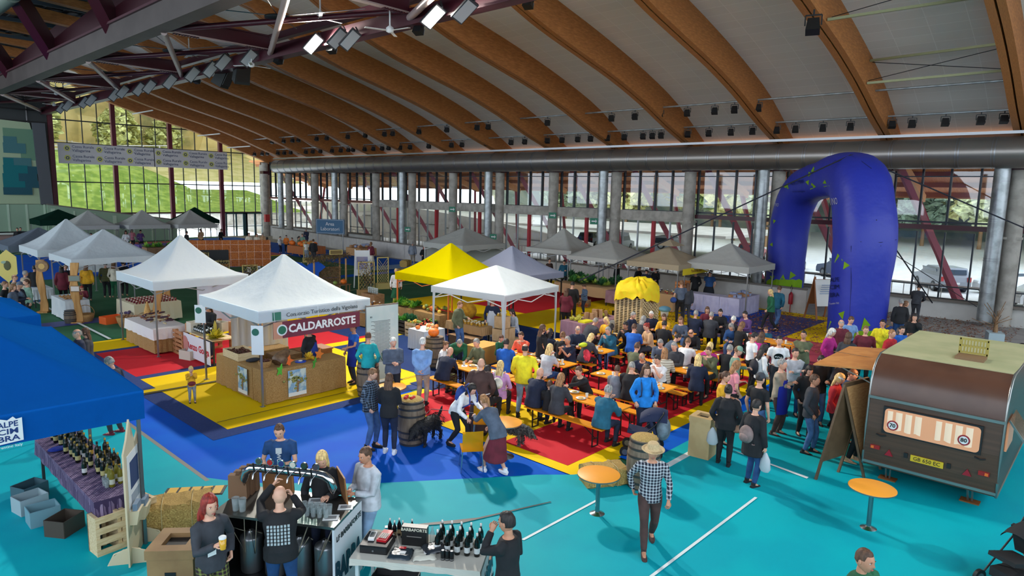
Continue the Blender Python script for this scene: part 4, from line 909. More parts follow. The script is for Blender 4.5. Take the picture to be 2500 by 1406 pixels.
    g=MB();g.box((0,0,0),(2.5,.012,.42),mr);g.box((-1.13,-.002,0),(.24,.014,.42),M((200,140,110),.8));g.build('cloth',o);text('CALDARROSTE',.285,M((238,236,230),.7),o,(.13,-.012,0),bold=.009)
    h=MB();h.tube([(-1.02,-.006,0),(-1.02,-.014,0)],.14,WHITE,20);h.tube([(-1.02,-.014,0),(-1.02,-.018,0)],.105,M((40,110,80),.7),18);h.build('emblem',o)
    for px in(-1.2,-.6,0,.6,1.2):h=MB();h.bar((px,0,.22),(px,.03,.5),.008,.008,WHITE);h.build('tie',o)
    o=empty('poster_banner',(10.95,15.02,0),math.radians(-6),'tall white fabric banner with dense writing and chestnut leaf, beside the chestnut tent','banner')
    g=MB();g.box((0,0,1.15),(1.0,.02,2.1),M((206,214,208),.8,key='poster_white',noise=1.2,c2=(186,204,200)));g.build('cloth',o);g=MB();g.bar((-.5,.02,0),(-.5,.02,2.25),.03,.03,STEEL);g.bar((.5,.02,0),(.5,.02,2.25),.03,.03,STEEL);g.bar((-.5,.02,2.22),(.5,.02,2.22),.03,.03,STEEL);g.box((0,0,.02),(1.1,.35,.03),STEEL);g.build('stand',o)
    g=MB()
    for i in range(34):g.box((-.02-.04*(i%3==0),-.014,1.78-.035*i),(.6-.08*(i%3),.006,.010),dk)
    g.build('print',o);g=MB()
    for i,a in enumerate((-.5,-.2,.1,.35)):g.bar((.05,-.015,.52),(.05+.35*math.sin(a),-.015,.52+.35*math.cos(a)),.05,.008,M((70,120,70),.8))
    g.build('leaf_print',o);text('"',.2,dk,o,(-.36,-.016,1.85))
    for z,nm in((1.62,'upper'),):
        for(X,Y,zz,lab)in((7.38,15.2,1.72,'white notice with green emblem tied to the front pole of the chestnut tent'),(7.38,18.5,1.9,'small white notice tied to the rear left pole of the chestnut tent')):
            o=empty('notice',(X+.0,Y,zz),math.radians(-50),lab,'notice');g=MB();g.box((.02,0,0),(.3,.008,.72 if zz<1.8 else .5),WHITE);g.build('sheet',o);h=MB();h.tube([(-.02,-.006,.2 if zz<1.8 else .1),(-.02,-.012,.2 if zz<1.8 else .1)],.09,M((40,100,80),.7),12);h.build('emblem',o)
    # white side wall of the wine tent
    g=MB();pts=[[V(8.75+2.1*i/20,22.05+.03*math.sin(i*1.3),z)for i in range(21)]for z in(.75,2.2)]
    g.loft(pts,canvas('side_wall',(214,216,226)),True,caps=False,close=False);tag(g.build('tent_side_wall'),'pale lilac white side sheet hung in the wine tent','side wall')
    g=MB();pts=[[V(26.4+3.4*i/12,31.7+.02*math.sin(i*2),z)for i in range(13)]for z in(.05,2.0)];g.loft(pts,CG,True,caps=False,close=False);g.box((29.8,30,1.0),(.02,3.3,1.9),CG);tag(g.build('tent_side_wall'),'pale side walls of the tent near the glass','side wall')
    for i,x in enumerate((8.35,9.3)):
        g=MB();pts=[[V(x+.8*k/12,18.75+.04*math.sin(k*1.9),z)for k in range(13)]for z in(.0,1.75)];g.loft(pts,M((206,202,198),.8),True,caps=False,close=False);tag(g.build('white_sheet'),('left' if i==0 else 'right')+' hanging pale sheet behind the chestnut stall','curtain')
    o=empty('stall_sign',(29.1,14.98,1.9),0,'yellow cloth sign with maroon lettering under the beige tent','sign');g=MB();g.box((0,0,0),(2.6,.012,.3),M((222,196,30),.8));g.build('cloth',o);text('Pandolea Bio',.2,M((120,40,30),.8),o,(0,-.01,0))
tents()
# ================================================================ TABLES, STALLS
def table(x0,y0,x1,y1,h,mat,legm,label,name='market_table',t=.035,cat='table',rz=0,group=None):
    cx,cy=(x0+x1)/2,(y0+y1)/2;w,d=(x1-x0)/2,(y1-y0)/2;o=empty(name,(cx,cy,0),rz,label,cat,group)
    g=MB();g.box((0,0,h-t/2),(2*w,2*d,t),mat);g.build('tabletop',o)
    for a in(-1,1):
        for c in(-1,1):g=MB();g.box((a*(w-.06),c*(d-.08),(h-t)/2),(.045,.045,h-t),legm);g.build('leg',o)
    return o
def drape(x0,y0,x1,y1,h,drop,mat,label,rz=0,cat='tablecloth',fold=.02,nf=9,group=None,z0=0):
    cx,cy=(x0+x1)/2,(y0+y1)/2;w,d=(x1-x0)/2+.012,(y1-y0)/2+.012;n=12;rr=random.Random(int(cx*13+cy*5));P=[]
    for q in range(4):
        for i in range(n):f=i/n*2-1;P.append([(f*w,-d),(w,f*d),(-f*w,d),(-w,-f*d)][q]+((0,-1),(1,0),(0,1),(-1,0))[q])
    rings=[[V(0,0,h+.004)]*(4*n)];rings[0]=[V(p[0]*.02,p[1]*.02,h+.006)for p in P];rings.append([V(p[0],p[1],h+.006)for p in P])
    for s in(.4,.75,1):
        rings.append([V(p[0]+p[2]*fold*s*(1+math.sin(k*nf*.37+rr.random())),p[1]+p[3]*fold*s*(1+math.sin(k*nf*.37+rr.random())),h-drop*s+(rr.uniform(0,.03)if s==1 else 0))for k,p in enumerate(P)])
    b=MB();b.loft(rings,mat,False,caps=False);o=b.build('tablecloth',None,(cx,cy,z0),rz);tag(o,label,cat,group);return o
LEGM=M((60,62,64),.5,.4,key='table_leg')
def stall(x0,y0,x1,y1,h,mat,drop,lab,rz=0,labt=None):
    table(x0,y0,x1,y1,h,PALEWOOD,LEGM,labt or('folding table under the '+lab),rz=rz);drape(x0,y0,x1,y1,h,drop,mat,lab,rz)
# ---------------------------------------------------------------- small goods: one prototype mesh each, copied as objects
PROTO={}
def proto(key,fn):
    if key not in PROTO:o=fn();PROTO[key]=o.data;bpy.data.objects.remove(o)
    return PROTO[key]
def put(name,key,fn,loc,label,cat,group=None,rz=0,s=1,rx=0,ry=0):
    o=bpy.data.objects.new(name,proto(key,fn));COL.objects.link(o);o.location=loc;o.rotation_euler=(rx,ry,rz);o.scale=(s,)*3 if not isinstance(s,tuple)else s
    return tag(o,label,cat,group)
def bottle_m(c=(20,26,20),lab=(215,215,210),cap=(190,190,185),h=.30):
    def f():
        g=MB();g.lathe([(.034,0),(.037,.01),(.037,.16),(.033,.19),(.014,.235),(.013,.285),(.0,.286)],M(c,.15),(0,0,0),12);g.lathe([(.0375,.04),(.0375,.11)],M(lab,.6),(0,0,0),12,True,False);g.lathe([(.0145,.262),(.0145,.292),(.004,.293)],M(cap,.4,.3),(0,0,0),10);return g.build('bottle')
    return f
def jar_m(c,lid):
    def f():
        g=MB();g.lathe([(.035,0),(.038,.01),(.038,.08),(.033,.09)],M(c,.2),(0,0,0),10);g.lathe([(.036,.09),(.036,.11),(.01,.111)],M(lid,.4),(0,0,0),10);return g.build('jar')
    return f
def leafy_m(c,r=.12,n=46,spread=1.0):
    def f():
        g=MB();rr=random.Random(n);m=M(c,.7,key='leaf',noise=20,c2=[min(255,int(q*1.5))for q in c])
        for i in range(n):
            a=rr.uniform(0,6.28);e=rr.uniform(.1,1.4);L=r*rr.uniform(.7,1.2)*spread;d=V(math.cos(a)*math.cos(e),math.sin(a)*math.cos(e),math.sin(e));s=d.cross(V(0,0,1)).normalized()*L*.22;t=d*L;u=V(0,0,.01)
            g.add([u*0,t*.5+s+u,t,t*.5-s+u,t*.55-u],[(0,1,4),(1,2,4),(0,4,3),(4,2,3)],m)
        return g.build('leafy_vegetable')
    return f
def round_m(c,r=.05,flat=.85,seg=0):
    def f():
        g=MB();n=14;R=[]
        for i in range(8):
            t=math.pi*(.04+.92*i/7);R.append([V(r*math.sin(t)*math.cos(a)*(1-(.08*abs(math.sin(a*seg/2))if seg else 0)),r*math.sin(t)*math.sin(a)*(1-(.08*abs(math.sin(a*seg/2))if seg else 0)),r*flat*(1-math.cos(t)))for a in[6.2832*k/n for k in range(n)]])
        g.loft(R,M(c,.5,key='fruit',noise=9,c2=[min(255,int(q*1.15))for q in c]));g.tube([(0,0,r*flat*1.92),(r*.1,0,r*flat*2.25)],r*.08,OLDWOOD,5);return g.build('vegetable')
    return f
def crate(loc,rz,w,d,h,mat,label,slat=3,name='crate',group=None,solid=False,tilt=0):
    o=empty(name,loc,rz,label,'crate',group);o.rotation_euler.x=tilt
    g=MB();g.box((0,0,.01),(w,d,.015),mat);g.build('base',o)
    for nm,cx,cy,dx,dy in(('side_panel',0,-d/2,w,.012),('side_panel',0,d/2,w,.012),('side_panel',-w/2,0,.012,d),('side_panel',w/2,0,.012,d)):
        g=MB()
        if solid:g.box((cx,cy,h/2),(dx,dy,h),mat)
        else:
            for k in range(slat):g.box((cx,cy,h*(k+.5)/slat),(dx,dy,h/slat*.72),mat)
            for s in(-1,1):g.box((cx+(s*dx*.46 if dx>.1 else .01),cy+(s*dy*.46 if dy>.1 else .01),h/2),(.03 if dx>.1 else .02,.03 if dy>.1 else .02,h),mat)
        g.build(nm,o)
    return o
def basket(loc,r,h,label,handle=True,rz=0):
    o=empty('basket',loc,rz,label,'basket');wm=M((150,106,58),.8,key='wicker',noise=50,c2=(186,144,90),sc=(1,1,4),bump=.5)
    g=MB();g.lathe([(r*.7,0),(r*.9,h*.5),(r,h),(r*.93,h),(r*.8,h*.4),(r*.6,.02),(.01,.02)],wm,(0,0,0),18,True,True);g.build('bowl',o)
    if handle:g=MB();g.tube([(r*math.cos(a),0,h+r*1.1*math.sin(a))for a in[math.pi*k/10 for k in range(11)]],.012,wm,6);g.build('handle',o)
    return o
def barrel(x,y,label,h=.95,r=.30,topm=None):
    o=empty('wooden_barrel',(x,y,0),x,label,'barrel');wd=M((98,82,66),.75,key='barrel_wood',noise=7,c2=(136,118,98),sc=(2,2,.4),p0=.3,p1=.7,bump=.3);hp=M((74,72,70),.5,.5,key='hoop')
    pr=[(r*(.82+.18*math.sin(math.pi*t/10)**.8),h*t/10)for t in range(11)]
    g=MB();g.lathe(pr,wd,(0,0,0),26);g.build('staves',o)
    for z in(.04,.17,.32,.68,.83,.96):
        rr=r*(.82+.18*math.sin(math.pi*z)**.8)+.006;g=MB();g.lathe([(rr,h*z-.022),(rr+.003,h*z+.022)],hp,(0,0,0),26);g.build('hoop',o)
    if topm:g=MB();g.lathe([(r*.8,h),(r*.7,h+.03),(r*.3,h+.045),(.01,h+.04)],topm,(0,0,0),20);g.build('straw_top',o)
    return o
def bale(x,y,rz,L,w,h,label):
    g=MB();rr=random.Random(int(x*10));n=10;R=[]
    for i in range(n+1):
        u=-L/2+L*i/n;R.append([V(u+rr.uniform(-.015,.015),(w/2)*math.copysign(abs(math.cos(a))**.45,math.cos(a))+rr.uniform(-.02,.02),h/2+(h/2)*math.copysign(abs(math.sin(a))**.45,math.sin(a))+rr.uniform(-.018,.018))for a in[6.2832*k/20 for k in range(20)]])
    g.loft(R,STRAW,False);o=g.build('straw_bale',None,(x,y,.02),rz);tag(o,label,'straw bale')
    for s in(-.22,.22):t=MB();t.tube([V(s*L,(w/2+.018)*math.copysign(abs(math.cos(a))**.45,math.cos(a)),h/2+(h/2+.018)*math.copysign(abs(math.sin(a))**.45,math.sin(a)))for a in[6.2832*k/20 for k in range(21)]],.006,M((200,180,130),.8),5);t.build('twine',o)
    g=MB();rr=random.Random(9)
    for i in range(160):
        a=rr.uniform(0,6.28);q=rr.uniform(0,1);p=V(x+(L/2+.2*q)*math.cos(a),y+(w/2+.25*q)*math.sin(a),.012+rr.random()*.01);b=p+V(rr.uniform(-.09,.09),rr.uniform(-.09,.09),.004);g.bar(p,b,.004,.004,STRAW)
    s=g.build('loose_straw');tag(s,'loose straw lying around the '+label,'straw',kind='stuff')
OR=M((240,150,26),.4,key='orange_tabletop',noise=2,c2=(246,160,34))
def beer_sets():
    def legs(o,w,ys,h):
        for y in ys:
            g=MB();g.bar((-w,y,0),(-w,y,h),.025,.025,BLACK);g.bar((w,y,0),(w,y,h),.025,.025,BLACK);g.bar((-w,y,.03),(w,y,.03),.025,.025,BLACK);g.bar((-w,y,h*.45),(w,y,h*.45),.02,.02,BLACK);g.bar((0,y,h*.45),(0,y*.55,h),.015,.015,BLACK);g.build('leg_frame',o)
    t0=empty('beer_table',(0,0,0),0,'x','table');g=MB();g.box((0,0,.745),(.62,2.2,.03),OR);g.build('tabletop',t0);legs(t0,.26,(-.85,.85),.73)
    b0=empty('beer_bench',(0,0,0),0,'x','bench');g=MB();g.box((0,0,.465),(.26,2.2,.03),OR);g.build('seat',b0);legs(b0,.10,(-.85,.85),.45)
    rows=[(12.05,8.8,'nearest the corner of the red mat'),(14.15,8.85,'second in the front row'),(16.05,8.85,'beside the navy puffer jacket'),(18.15,8.9,'last of the front row'),
            (11.95,12.2,'beside the man in the brown robe'),(14.1,11.9,'where the woman in coral sits'),(16.2,12.1,'near the pink rucksack'),(18.3,11.9,'between the tan and leather jackets'),(20.4,11.6,'nearest the slat tower'),(21.6,8.6,'in front of the leafy mats')]
    first=True
    for x,y,w in rows:
        t=t0 if first else copy_tree(t0);t.location=(x,y,0);tag(t,'orange folding beer table '+w,'table','beer tables')
        for s,nm in((-1,'left'),(1,'right')):
            b=b0 if first and s<0 else copy_tree(b0);b.location=(x+s*.72,y,0);tag(b,'orange bench, %s side of the table '%nm+w,'bench','beer benches');
        first=False
    # tableware
    rr=random.Random(4)
    def plate():
        g=MB();g.lathe([(.06,0),(.115,.015),(.12,.02),(.06,.008),(.01,.008)],WHITE,(0,0,0),16);g.lathe([(.07,.012),(.05,.03),(.01,.035)],M((206,170,96),.8),(0,0,0),8);return g.build('plate')
    def cup():
        g=MB();g.lathe([(.028,0),(.036,.10),(.033,.10),(.026,.01)],M((226,220,206),.4),(0,0,0),12);return g.build('cup')
    def napkin():g=MB();g.box((0,0,.002),(.2,.16,.004),WHITE);g.box((.04,.02,.006),(.1,.02,.004),M((190,120,110),.8));return g.build('paper_napkin')
    for x,y,w in rows:
        for k in range(5):
            put('plate','plate',plate,(x+(-.16,.16)[k%2]+rr.uniform(-.03,.03),y-.9+.43*k+rr.uniform(-.06,.06),.762),'white plate of food on the beer table '+w,'plate','plates on the table '+w,rr.random()*6)
        for k in range(3):put('cup','cup',cup,(x+rr.uniform(-.07,.07),y-.8+.7*k+rr.uniform(-.1,.1),.762),'small cup on the beer table '+w,'cup','cups on the table '+w)
        for k in range(2):put('paper_napkin','napkin',napkin,(x+rr.uniform(-.15,.15),y-.6+1.1*k,.762),'white paper napkin on the beer table '+w,'napkin','napkins on the table '+w,rr.random()*3)
    for px,py,lab in((1462,1157,'nearest, in front of the hat man'),(2130,1190,'in front of the caravan'),(955,944,'between the two people by the barrel'),(1232,1030,'behind the woman in the burgundy skirt')):
        p=G(px,py,.74);o=empty('bistro_table',(p.x,p.y,0),0,'round orange table on a steel pedestal, the one '+lab,'table')
        g=MB();g.lathe([(.355,.72),(.36,.725),(.36,.742),(.355,.745),(.01,.746)],M((244,160,50),.45,key='round_top'),(0,0,0),40);g.build('tabletop',o);g=MB();g.lathe([(.361,.718),(.363,.738)],STEEL,(0,0,0),40,True,False);g.build('rim',o)
        g=MB();g.tube([(0,0,.05),(0,0,.72)],.038,M((150,156,160),.2,1,key='chrome'),16);g.build('column',o);g=MB();g.lathe([(.215,0),(.21,.012),(.06,.06),(.04,.075)],M((170,172,176),.25,1,key='brushed'),(0,0,0),36);g.build('base',o)
beer_sets()
GOODS=random.Random(11)
def pile(name,keyfn,x0,y0,x1,y1,z,n,label,cat,group,s=(.8,1.2),layers=1,rz=None):
    for i in range(n):
        k,fn=keyfn[i%len(keyfn)];put(name,k,fn,(GOODS.uniform(x0,x1),GOODS.uniform(y0,y1),z+(GOODS.random()*.06*(layers-1))),label,cat,group,GOODS.random()*6.28,GOODS.uniform(*s))
def stalls():
    R=GOODS
    # chestnut stall
    stall(7.62,15.3,9.9,15.95,.86,BURLAP,.84,'burlap cloth over the front counter of the chestnut stall');stall(7.6,15.96,8.2,18.0,.84,BURLAP,.82,'burlap cloth over the side counter of the chestnut stall');stall(8.3,17.6,9.5,18.15,.80,BURLAP,.78,'burlap cloth over the back table of the chestnut stall')
    for(x,y,rz,lab)in((8.45,15.27,0,'painted poster of a great chestnut tree on the front counter'),(7.55,16.35,-math.pi/2,'painted poster of a chestnut tree on the side counter')):
        o=empty('tree_poster',(x,y,.1),rz,lab,'poster');g=MB();g.box((0,-.02,.35),(.5,.01,.68),M((150,184,210),.7,key='poster_sky',noise=4,c2=(200,210,200),c3=(120,160,190)));g.build('sheet',o)
        q=MB();m=M((96,112,60),.8,key='poster_leaf',noise=30,c2=(170,160,90));rr=random.Random(2)
        for i in range(26):q.ball((rr.gauss(0,.1),-.03,.46+rr.gauss(0,.08)),(.045,.006,.035),m,6,3)
        q.bar((0,-.032,.1),(.02,-.032,.4),.05,.006,OLDWOOD);q.bar((.01,-.032,.3),(.14,-.032,.48),.02,.006,OLDWOOD);q.box((0,-.03,.06),(.5,.006,.1),WHITE);q.build('picture',o)
    crate((7.9,17.2,.85),0,.56,.9,.2,PALEWOOD,'pale wooden tray of chestnuts on the side counter',1,solid=True)
    def chestnut():g=MB();g.ball((0,0,.012),(.018,.016,.013),M((78,36,22),.3),7,4);return g.build('chestnut')
    b=MB();cm=M((84,38,24),.3)
    for i in range(420):b.ball((7.9+R.uniform(-.25,.25),17.2+R.uniform(-.42,.42),.88+R.uniform(0,.14)),(.02,.018,.014),cm,6,3)
    tag(b.build('chestnuts'),'heap of brown chestnuts filling the wooden tray','chestnuts',kind='stuff')
    basket((7.85,15.75,.87),.17,.16,'wicker basket of chestnuts on the corner of the counter',False)
    b=MB()
    for i in range(120):a=R.uniform(0,6.28);q=R.uniform(0,.14);b.ball((7.85+q*math.cos(a),15.75+q*math.sin(a),1.0+R.uniform(0,.06)),(.02,.018,.014),cm,6,3)
    tag(b.build('chestnuts'),'chestnuts heaped in the wicker basket','chestnuts',kind='stuff')
    g=MB();g.lathe([(.16,0),(.2,.06),(.19,.2),(.12,.34),(.08,.42),(.09,.44),(.05,.44)],M((92,66,44),.5,key='jute_bag',noise=10,c2=(120,90,62)),(0,0,0),18);s=g.build('sack',None,(8.12,15.62,.93),.3);s.rotation_euler.y=.9;tag(s,'plump brown sack lying open beside the wicker basket','sack')
    for i,(x,y,c,nm,lab)in enumerate(((8.35,15.5,(236,110,40),'paper_leaf','orange paper maple leaf behind the chestnut poster'),(9.3,15.6,(236,130,50),'paper_leaf','orange paper leaf at the right of the counter'),(8.02,15.28,(90,190,60),'paper_leaf','bright green paper leaf hanging at the corner pole'),(9.0,15.3,(80,170,60),'paper_leaf','green paper leaf in the middle of the counter'))):
        g=MB();v=[]
        for k in range(10):a=6.28*k/10;r=.17 if k%2==0 else .08;v.append((r*math.cos(a),r*math.sin(a)))
        g.prism(v,1,-.008,.008,M(c,.7));s=g.build(nm,None,(x,y,.98 if c[0]>200 else .84),.2*i);tag(s,lab,'paper leaf')
    g=MB();g.ball((0,0,.05),(.3,.14,.06),M((240,160,40),.8,key='orange_cloth',noise=8,c2=(230,140,30),bump=.6),14,8);tag(g.build('orange_cloth',None,(8.25,17.85,.83)),'crumpled orange cloth on the back table of the chestnut stall','cloth')
    g=MB();g.ball((0,0,.05),(.2,.12,.05),M((40,44,54),.8),12,6);tag(g.build('folded_garment',None,(7.9,16.5,.85)),'dark folded garment on the side counter','garment')
    g=MB();g.lathe([(.14,0),(.15,.02),(.1,.03)],M((30,70,180),.4),(0,0,0),16);g.ball((0,0,.03),(.06,.06,.02),WHITE,8,4);tag(g.build('blue_plate',None,(8.75,15.6,.87)),'blue round plate with a white label on the front counter','plate')
    g=MB();v=leafy_m((214,150,40),.2,60)();v.location=(9.05,15.65,.88);v.name='dried_leaves';tag(v,'bunch of yellow dried leaves on the front counter','leaves')
    g=MB();g.box((0,0,.4),(.95,.6,.8),M((124,74,40),.6,key='brown_cabinet',noise=5,c2=(140,88,50)));g.box((0,0,.82),(1.0,.65,.04),M((140,86,48),.6));tag(g.build('roasting_cabinet',None,(9.85,16.9,0)),'brown wooden cabinet behind the counter at the right','cabinet');g=MB();g.box((0,0,.4),(.7,.6,.8),MATS['barrel_wood']if 'barrel_wood' in MATS else OLDWOOD);g.box((0,0,.82),(.75,.65,.04),OLDWOOD);tag(g.build('roasting_cabinet',None,(9.0,17.0-.1,0)),'lower brown wooden cabinet in the middle of the chestnut stall','cabinet')
    # renzo gorga wine table
    table(8.2,19.7,8.9,21.7,.82,PALEWOOD,LEGM,'trestle table of the wine stall behind its white banner')
    o=empty('winery_banner',(8.12,20.7,.44),math.radians(-90),'white banner with red lettering on the front of the wine stall','banner');g=MB();g.box((0,-.02,0),(2.1,.012,.72),M((222,222,226),.8));g.build('cloth',o);text('Renzo Gorga',.3,M((190,40,50),.8),o,(.18,-.03,.0),bold=.008)
    h=MB();h.tube([(-.78,-.03,.02),(-.78,-.036,.02)],.25,M((196,130,120),.8),20);h.build('emblem',o)
    for i in range(24):put('wine_bottle','btl_g',bottle_m((26,34,26),(220,222,220),(30,30,34)),(8.3+.12*(i%4),20.5+.14*(i//4),.9+.03*(i%4)),'dark wine bottle lying tilted in rows behind the red-lettered banner','bottle','wine bottles lying on the wine stall',-1.57,1,0,-1.1)
    for i,(x,y)in enumerate(((8.35,21.45),(8.6,21.5),(8.85,21.3),(9.0,20.9))):crate((x,y,.82),.1*i,.28,.36,.3,M((212,206,188),.7,key='carton'),('first','second','third','fourth')[i]+' from the left of the open white cartons on the wine stall',1,'carton_box',solid=True)
    for i,(x,y,z)in enumerate(((8.1,21.2,0),(9.6,20.0,.62),(9.9,19.8,.62))):crate((x,y,z),.3,.36,.5,.3,M((206,198,180),.7,key='carton2'),('white carton on the floor under the winery banner','left of two white cartons on the pallet rack','right of two white cartons on the pallet rack')[i],1,'carton_box',solid=True)
    v=leafy_m((150,140,40),.3,90)();v.location=(8.35,19.85,.85);v.name='vine_leaves';tag(v,'bushy arrangement of vine leaves at the near end of the wine stall','plant arrangement')
    put('corn_cob','corn',lambda:(lambda g:(g.lathe([(.03,0),(.05,.1),(.045,.3),(.01,.42)],M((190,170,70),.7),(0,0,0),10),g.build('corn'))[1])(MB()),(8.4,19.95,.95),'upright yellow corn stalk in the vine leaves','corn')
    def pallet(loc,rz,label,up=True,w=1.2,h=.8):
        o=empty('wooden_pallet',loc,rz,label,'pallet');wd=M((178,120,76),.7,key='pallet_wood',noise=6,c2=(196,142,96))
        for k in range(6):g=MB();g.box((0,0,.05+k*(h-.1)/5),(w,.02,.085),wd);g.build('slat',o)
        for s in(-1,0,1):g=MB();g.box((s*(w/2-.06),.06,h/2),(.09,.1,h),wd);g.build('post',o)
        return o
    pallet((8.05,22.2,0),math.radians(-90),'upright orange-brown pallet at the end of the burlap wine counter');pallet((9.9,20.6,0),.1,'wide orange-brown pallet rack behind the wine stall',w=1.6,h=1.15);pallet((8.9,21.95,0),.1,'orange-brown pallet standing behind the white cartons',h=1.0)
    stall(7.5,22.4,8.5,24.9,.82,BURLAP,.78,'burlap cloth over the counter under the white peaked tent');drape(7.47,22.35,8.53,24.95,.83,.35,M((226,218,214),.8,key='white_cloth'),'white overcloth on the burlap counter under the peaked tent')
    for i in range(40):put('salami','sal_%d'%(i%3),(lambda c:(lambda:(lambda g:(g.tube([(-.13,0,.03),(-.1,0,.03),(0,0,.035),(.1,0,.03),(.13,0,.03)],[.012,.028,.032,.028,.012],M(c,.7),8),g.build('salami'))[1])(MB())))(((198,178,140),(70,44,60),(130,80,50))[i%3]),(7.6+R.uniform(0,.8),22.7+2.1*i/40+R.uniform(-.1,.1),.85+R.uniform(0,.2)),'sausage in the heap on the white overcloth','sausage','sausages heaped under the peaked tent',R.uniform(-.5,2))
    g=MB();g.lathe([(.16,0),(.02,.55)],M((196,146,78),.9,key='cork_cone',noise=30,c2=(214,168,104)),(0,0,0),14);tag(g.build('straw_cone',None,(8.1,24.7,.83)),'tall tan cone standing on the far end of the sausage counter','cone')
    # table by plank posts
    WC=M((214,218,220),.8,key='table_white',noise=2,c2=(224,226,226))
    stall(6.95,30.1,7.75,32.1,.8,WC,.78,'white cloth of the stall behind the rough plank post');stall(6.75,34.2,7.5,36.3,.8,WC,.45,'white cloth hanging crooked, second stall from the front at the left')
    for i in range(16):put('bread_loaf','loaf',lambda:(lambda g:(g.ball((0,0,.03),(.08,.05,.035),M((176,130,80),.8),10,5),g.build('loaf'))[1])(MB()),(7.1+.14*(i%4),30.6+.3*(i//4),.81),'small brown loaf on the white cloth behind the plank post','bread','loaves behind the plank post',R.random()*3)
    basket((7.45,30.3,.81),.16,.16,'wicker basket with handle on the corner of the white stall');basket((7.5,29.75,0),.32,.3,'big wicker basket on the floor right of the plank post');barrel(7.0,29.75,'small wooden tub on the floor left of the plank post',.5,.22)
    bark=M((176,124,66),.75,key='bark_plank',noise=5,c2=(196,146,86),sc=(2,2,.3))
    for(x,y,h,lab,ex)in((7.2,29.6,2.35,'tall rough-edged plank post with hanging signs in front of the white stall',1),(6.8,32.9,2.2,'rough plank post with a round hive disc, left of the taller one',2),(10.6,29.9,2.1,'rough plank post at the right end of the sagging tent',0),(8.75,25.6,1.9,'pale plank post with a tray, behind the sausage counter',0)):
        g=MB();rr=random.Random(int(x*9));R_=[]
        for k in range(13):z=h*k/12;wv=.13+.02*math.sin(k*1.1+x)+rr.uniform(-.01,.01);ox=.05*math.sin(k*.5+x);R_.append([V(ox-wv,-.03,z),V(ox+wv,-.03,z),V(ox+wv,.03,z),V(ox-wv,.03,z)])
        g.loft(R_,bark,False);o=g.build('plank_post',None,(x,y,0),math.radians(-35));tag(o,lab,'post');g=MB();g.box((0,0,.03),(.4,.35,.06),bark);g.build('foot',o)
        if ex==1:
            for z,w,m in((1.75,.42,M((120,130,120),.6)),(1.35,.34,M((214,200,190),.6))):g=MB();g.box((0,-.05,z),(w,.02,.24),OLDWOOD);g.box((0,-.065,z),(w-.06,.01,.18),m);g.build('small_sign',o)
        if ex==2:g=MB();g.tube([(0.1,-.12,1.95),(.1,0,1.95)],.24,OLDWOOD,20);g.tube([(.1,-.13,1.95),(.1,-.12,1.95)],.12,M((200,160,90),.6),14);g.build('round_disc',o)
    LC=M((200,190,160),.85,key='linen');stall(8.6,27.6,10.3,29.6,.8,LC,.7,'beige linen cloth of the long stall behind the sausage counter')
    for i in range(70):put('jam_jar','jam%d'%(i%2),jar_m(((96,20,34),(120,40,30))[i%2],((200,180,160),(140,30,40))[i%2]),(8.75+.11*(i%14),27.8+.28*(i//14),.81),'small dark red jam jar on the beige linen stall','jar','jam jars on the beige linen stall')
    crate((8.15,28.8,.0),.2,.7,.5,.28,M((232,100,40),.5),'orange plastic tub beside the beige linen stall',1,'plastic_tub',solid=True);basket((8.4,27.7,.0),.42,.4,'round wicker stand of potatoes in front of the beige linen stall',False)
    pile('potato',[('pot',round_m((150,110,80),.04,.7))],8.15,27.45,8.65,27.95,.38,18,'potato on the round wicker stand','potato','potatoes on the round wicker stand');pile('purple_cabbage',[('pcab',round_m((66,50,90),.06,.85))],8.2,27.7,8.7,28.0,.46,8,'dark purple vegetable on the round wicker stand','vegetable','purple vegetables on the wicker stand')
    # hexagonal bee sign at far left
    p=G(22,695,1.2);o=empty('bee_sign',(p.x,p.y,0),math.radians(-20),'yellow pointed hexagon sign with a bee at the left edge','sign');q=atY(22,648,p.y);g=MB();hh=q.z;g.prism([(-.32,hh-.35),(0,hh-.7),(.32,hh-.35),(.32,hh+.35),(0,hh+.65),(-.32,hh+.35)],1,-.015,.015,M((218,196,108),.7));g.build('panel',o);g=MB();g.bar((0,.03,0),(0,.03,hh),.05,.04,WOOD);g.box((0,.03,.02),(.4,.4,.04),WOOD);g.build('post',o);g=MB();g.ball((0,-.03,hh),(.12,.01,.2),M((90,90,60),.8),10,5);g.ball((-.1,-.03,hh+.14),(.1,.008,.06),M((150,170,150),.8),8,4);g.build('bee_print',o)
    stall(4.2,34.5,5.2,37.5,.85,M((120,120,116),.8),.5,'grey covered honey stall at the left edge');pile('honey_jar',[('hj',jar_m((200,150,50),(220,210,180)))],4.3,34.6,5.1,37.4,.86,26,'honey jar on the stall at the left edge','jar','honey jars at the left edge')
    # vegetables under yellow tent
    GP=M((40,150,70),.5,key='green_plastic');BP=M((40,44,50),.5,key='black_plastic')
    cr=[(15.3,20.35,.0,GP,'bottom green crate at the left of the vegetable stand'),(15.3,20.35,.3,GP,'top green crate of cabbages at the left of the vegetable stand'),(15.75,20.1,0,BP,'black crate right of the green cabbage crates'),(15.45,19.75,.3,BP,'black crate heaped with leeks'),(15.45,19.75,0,BP,'lower black crate under the leeks'),(15.35,19.1,0,PALEWOOD,'low pale wooden crate in front of the leeks'),(15.35,19.1,.3,PALEWOOD,'pale wooden crate of squash on top of another'),(15.35,18.5,0,GP,'bright green crate on the floor near the pumpkin barrel'),(15.4,18.5,.3,BP,'black crate of tomatoes'),(15.9,18.9,.3,BP,'black crate of peppers behind the tomatoes'),(15.9,18.9,0,BP,'black crate under the peppers')]
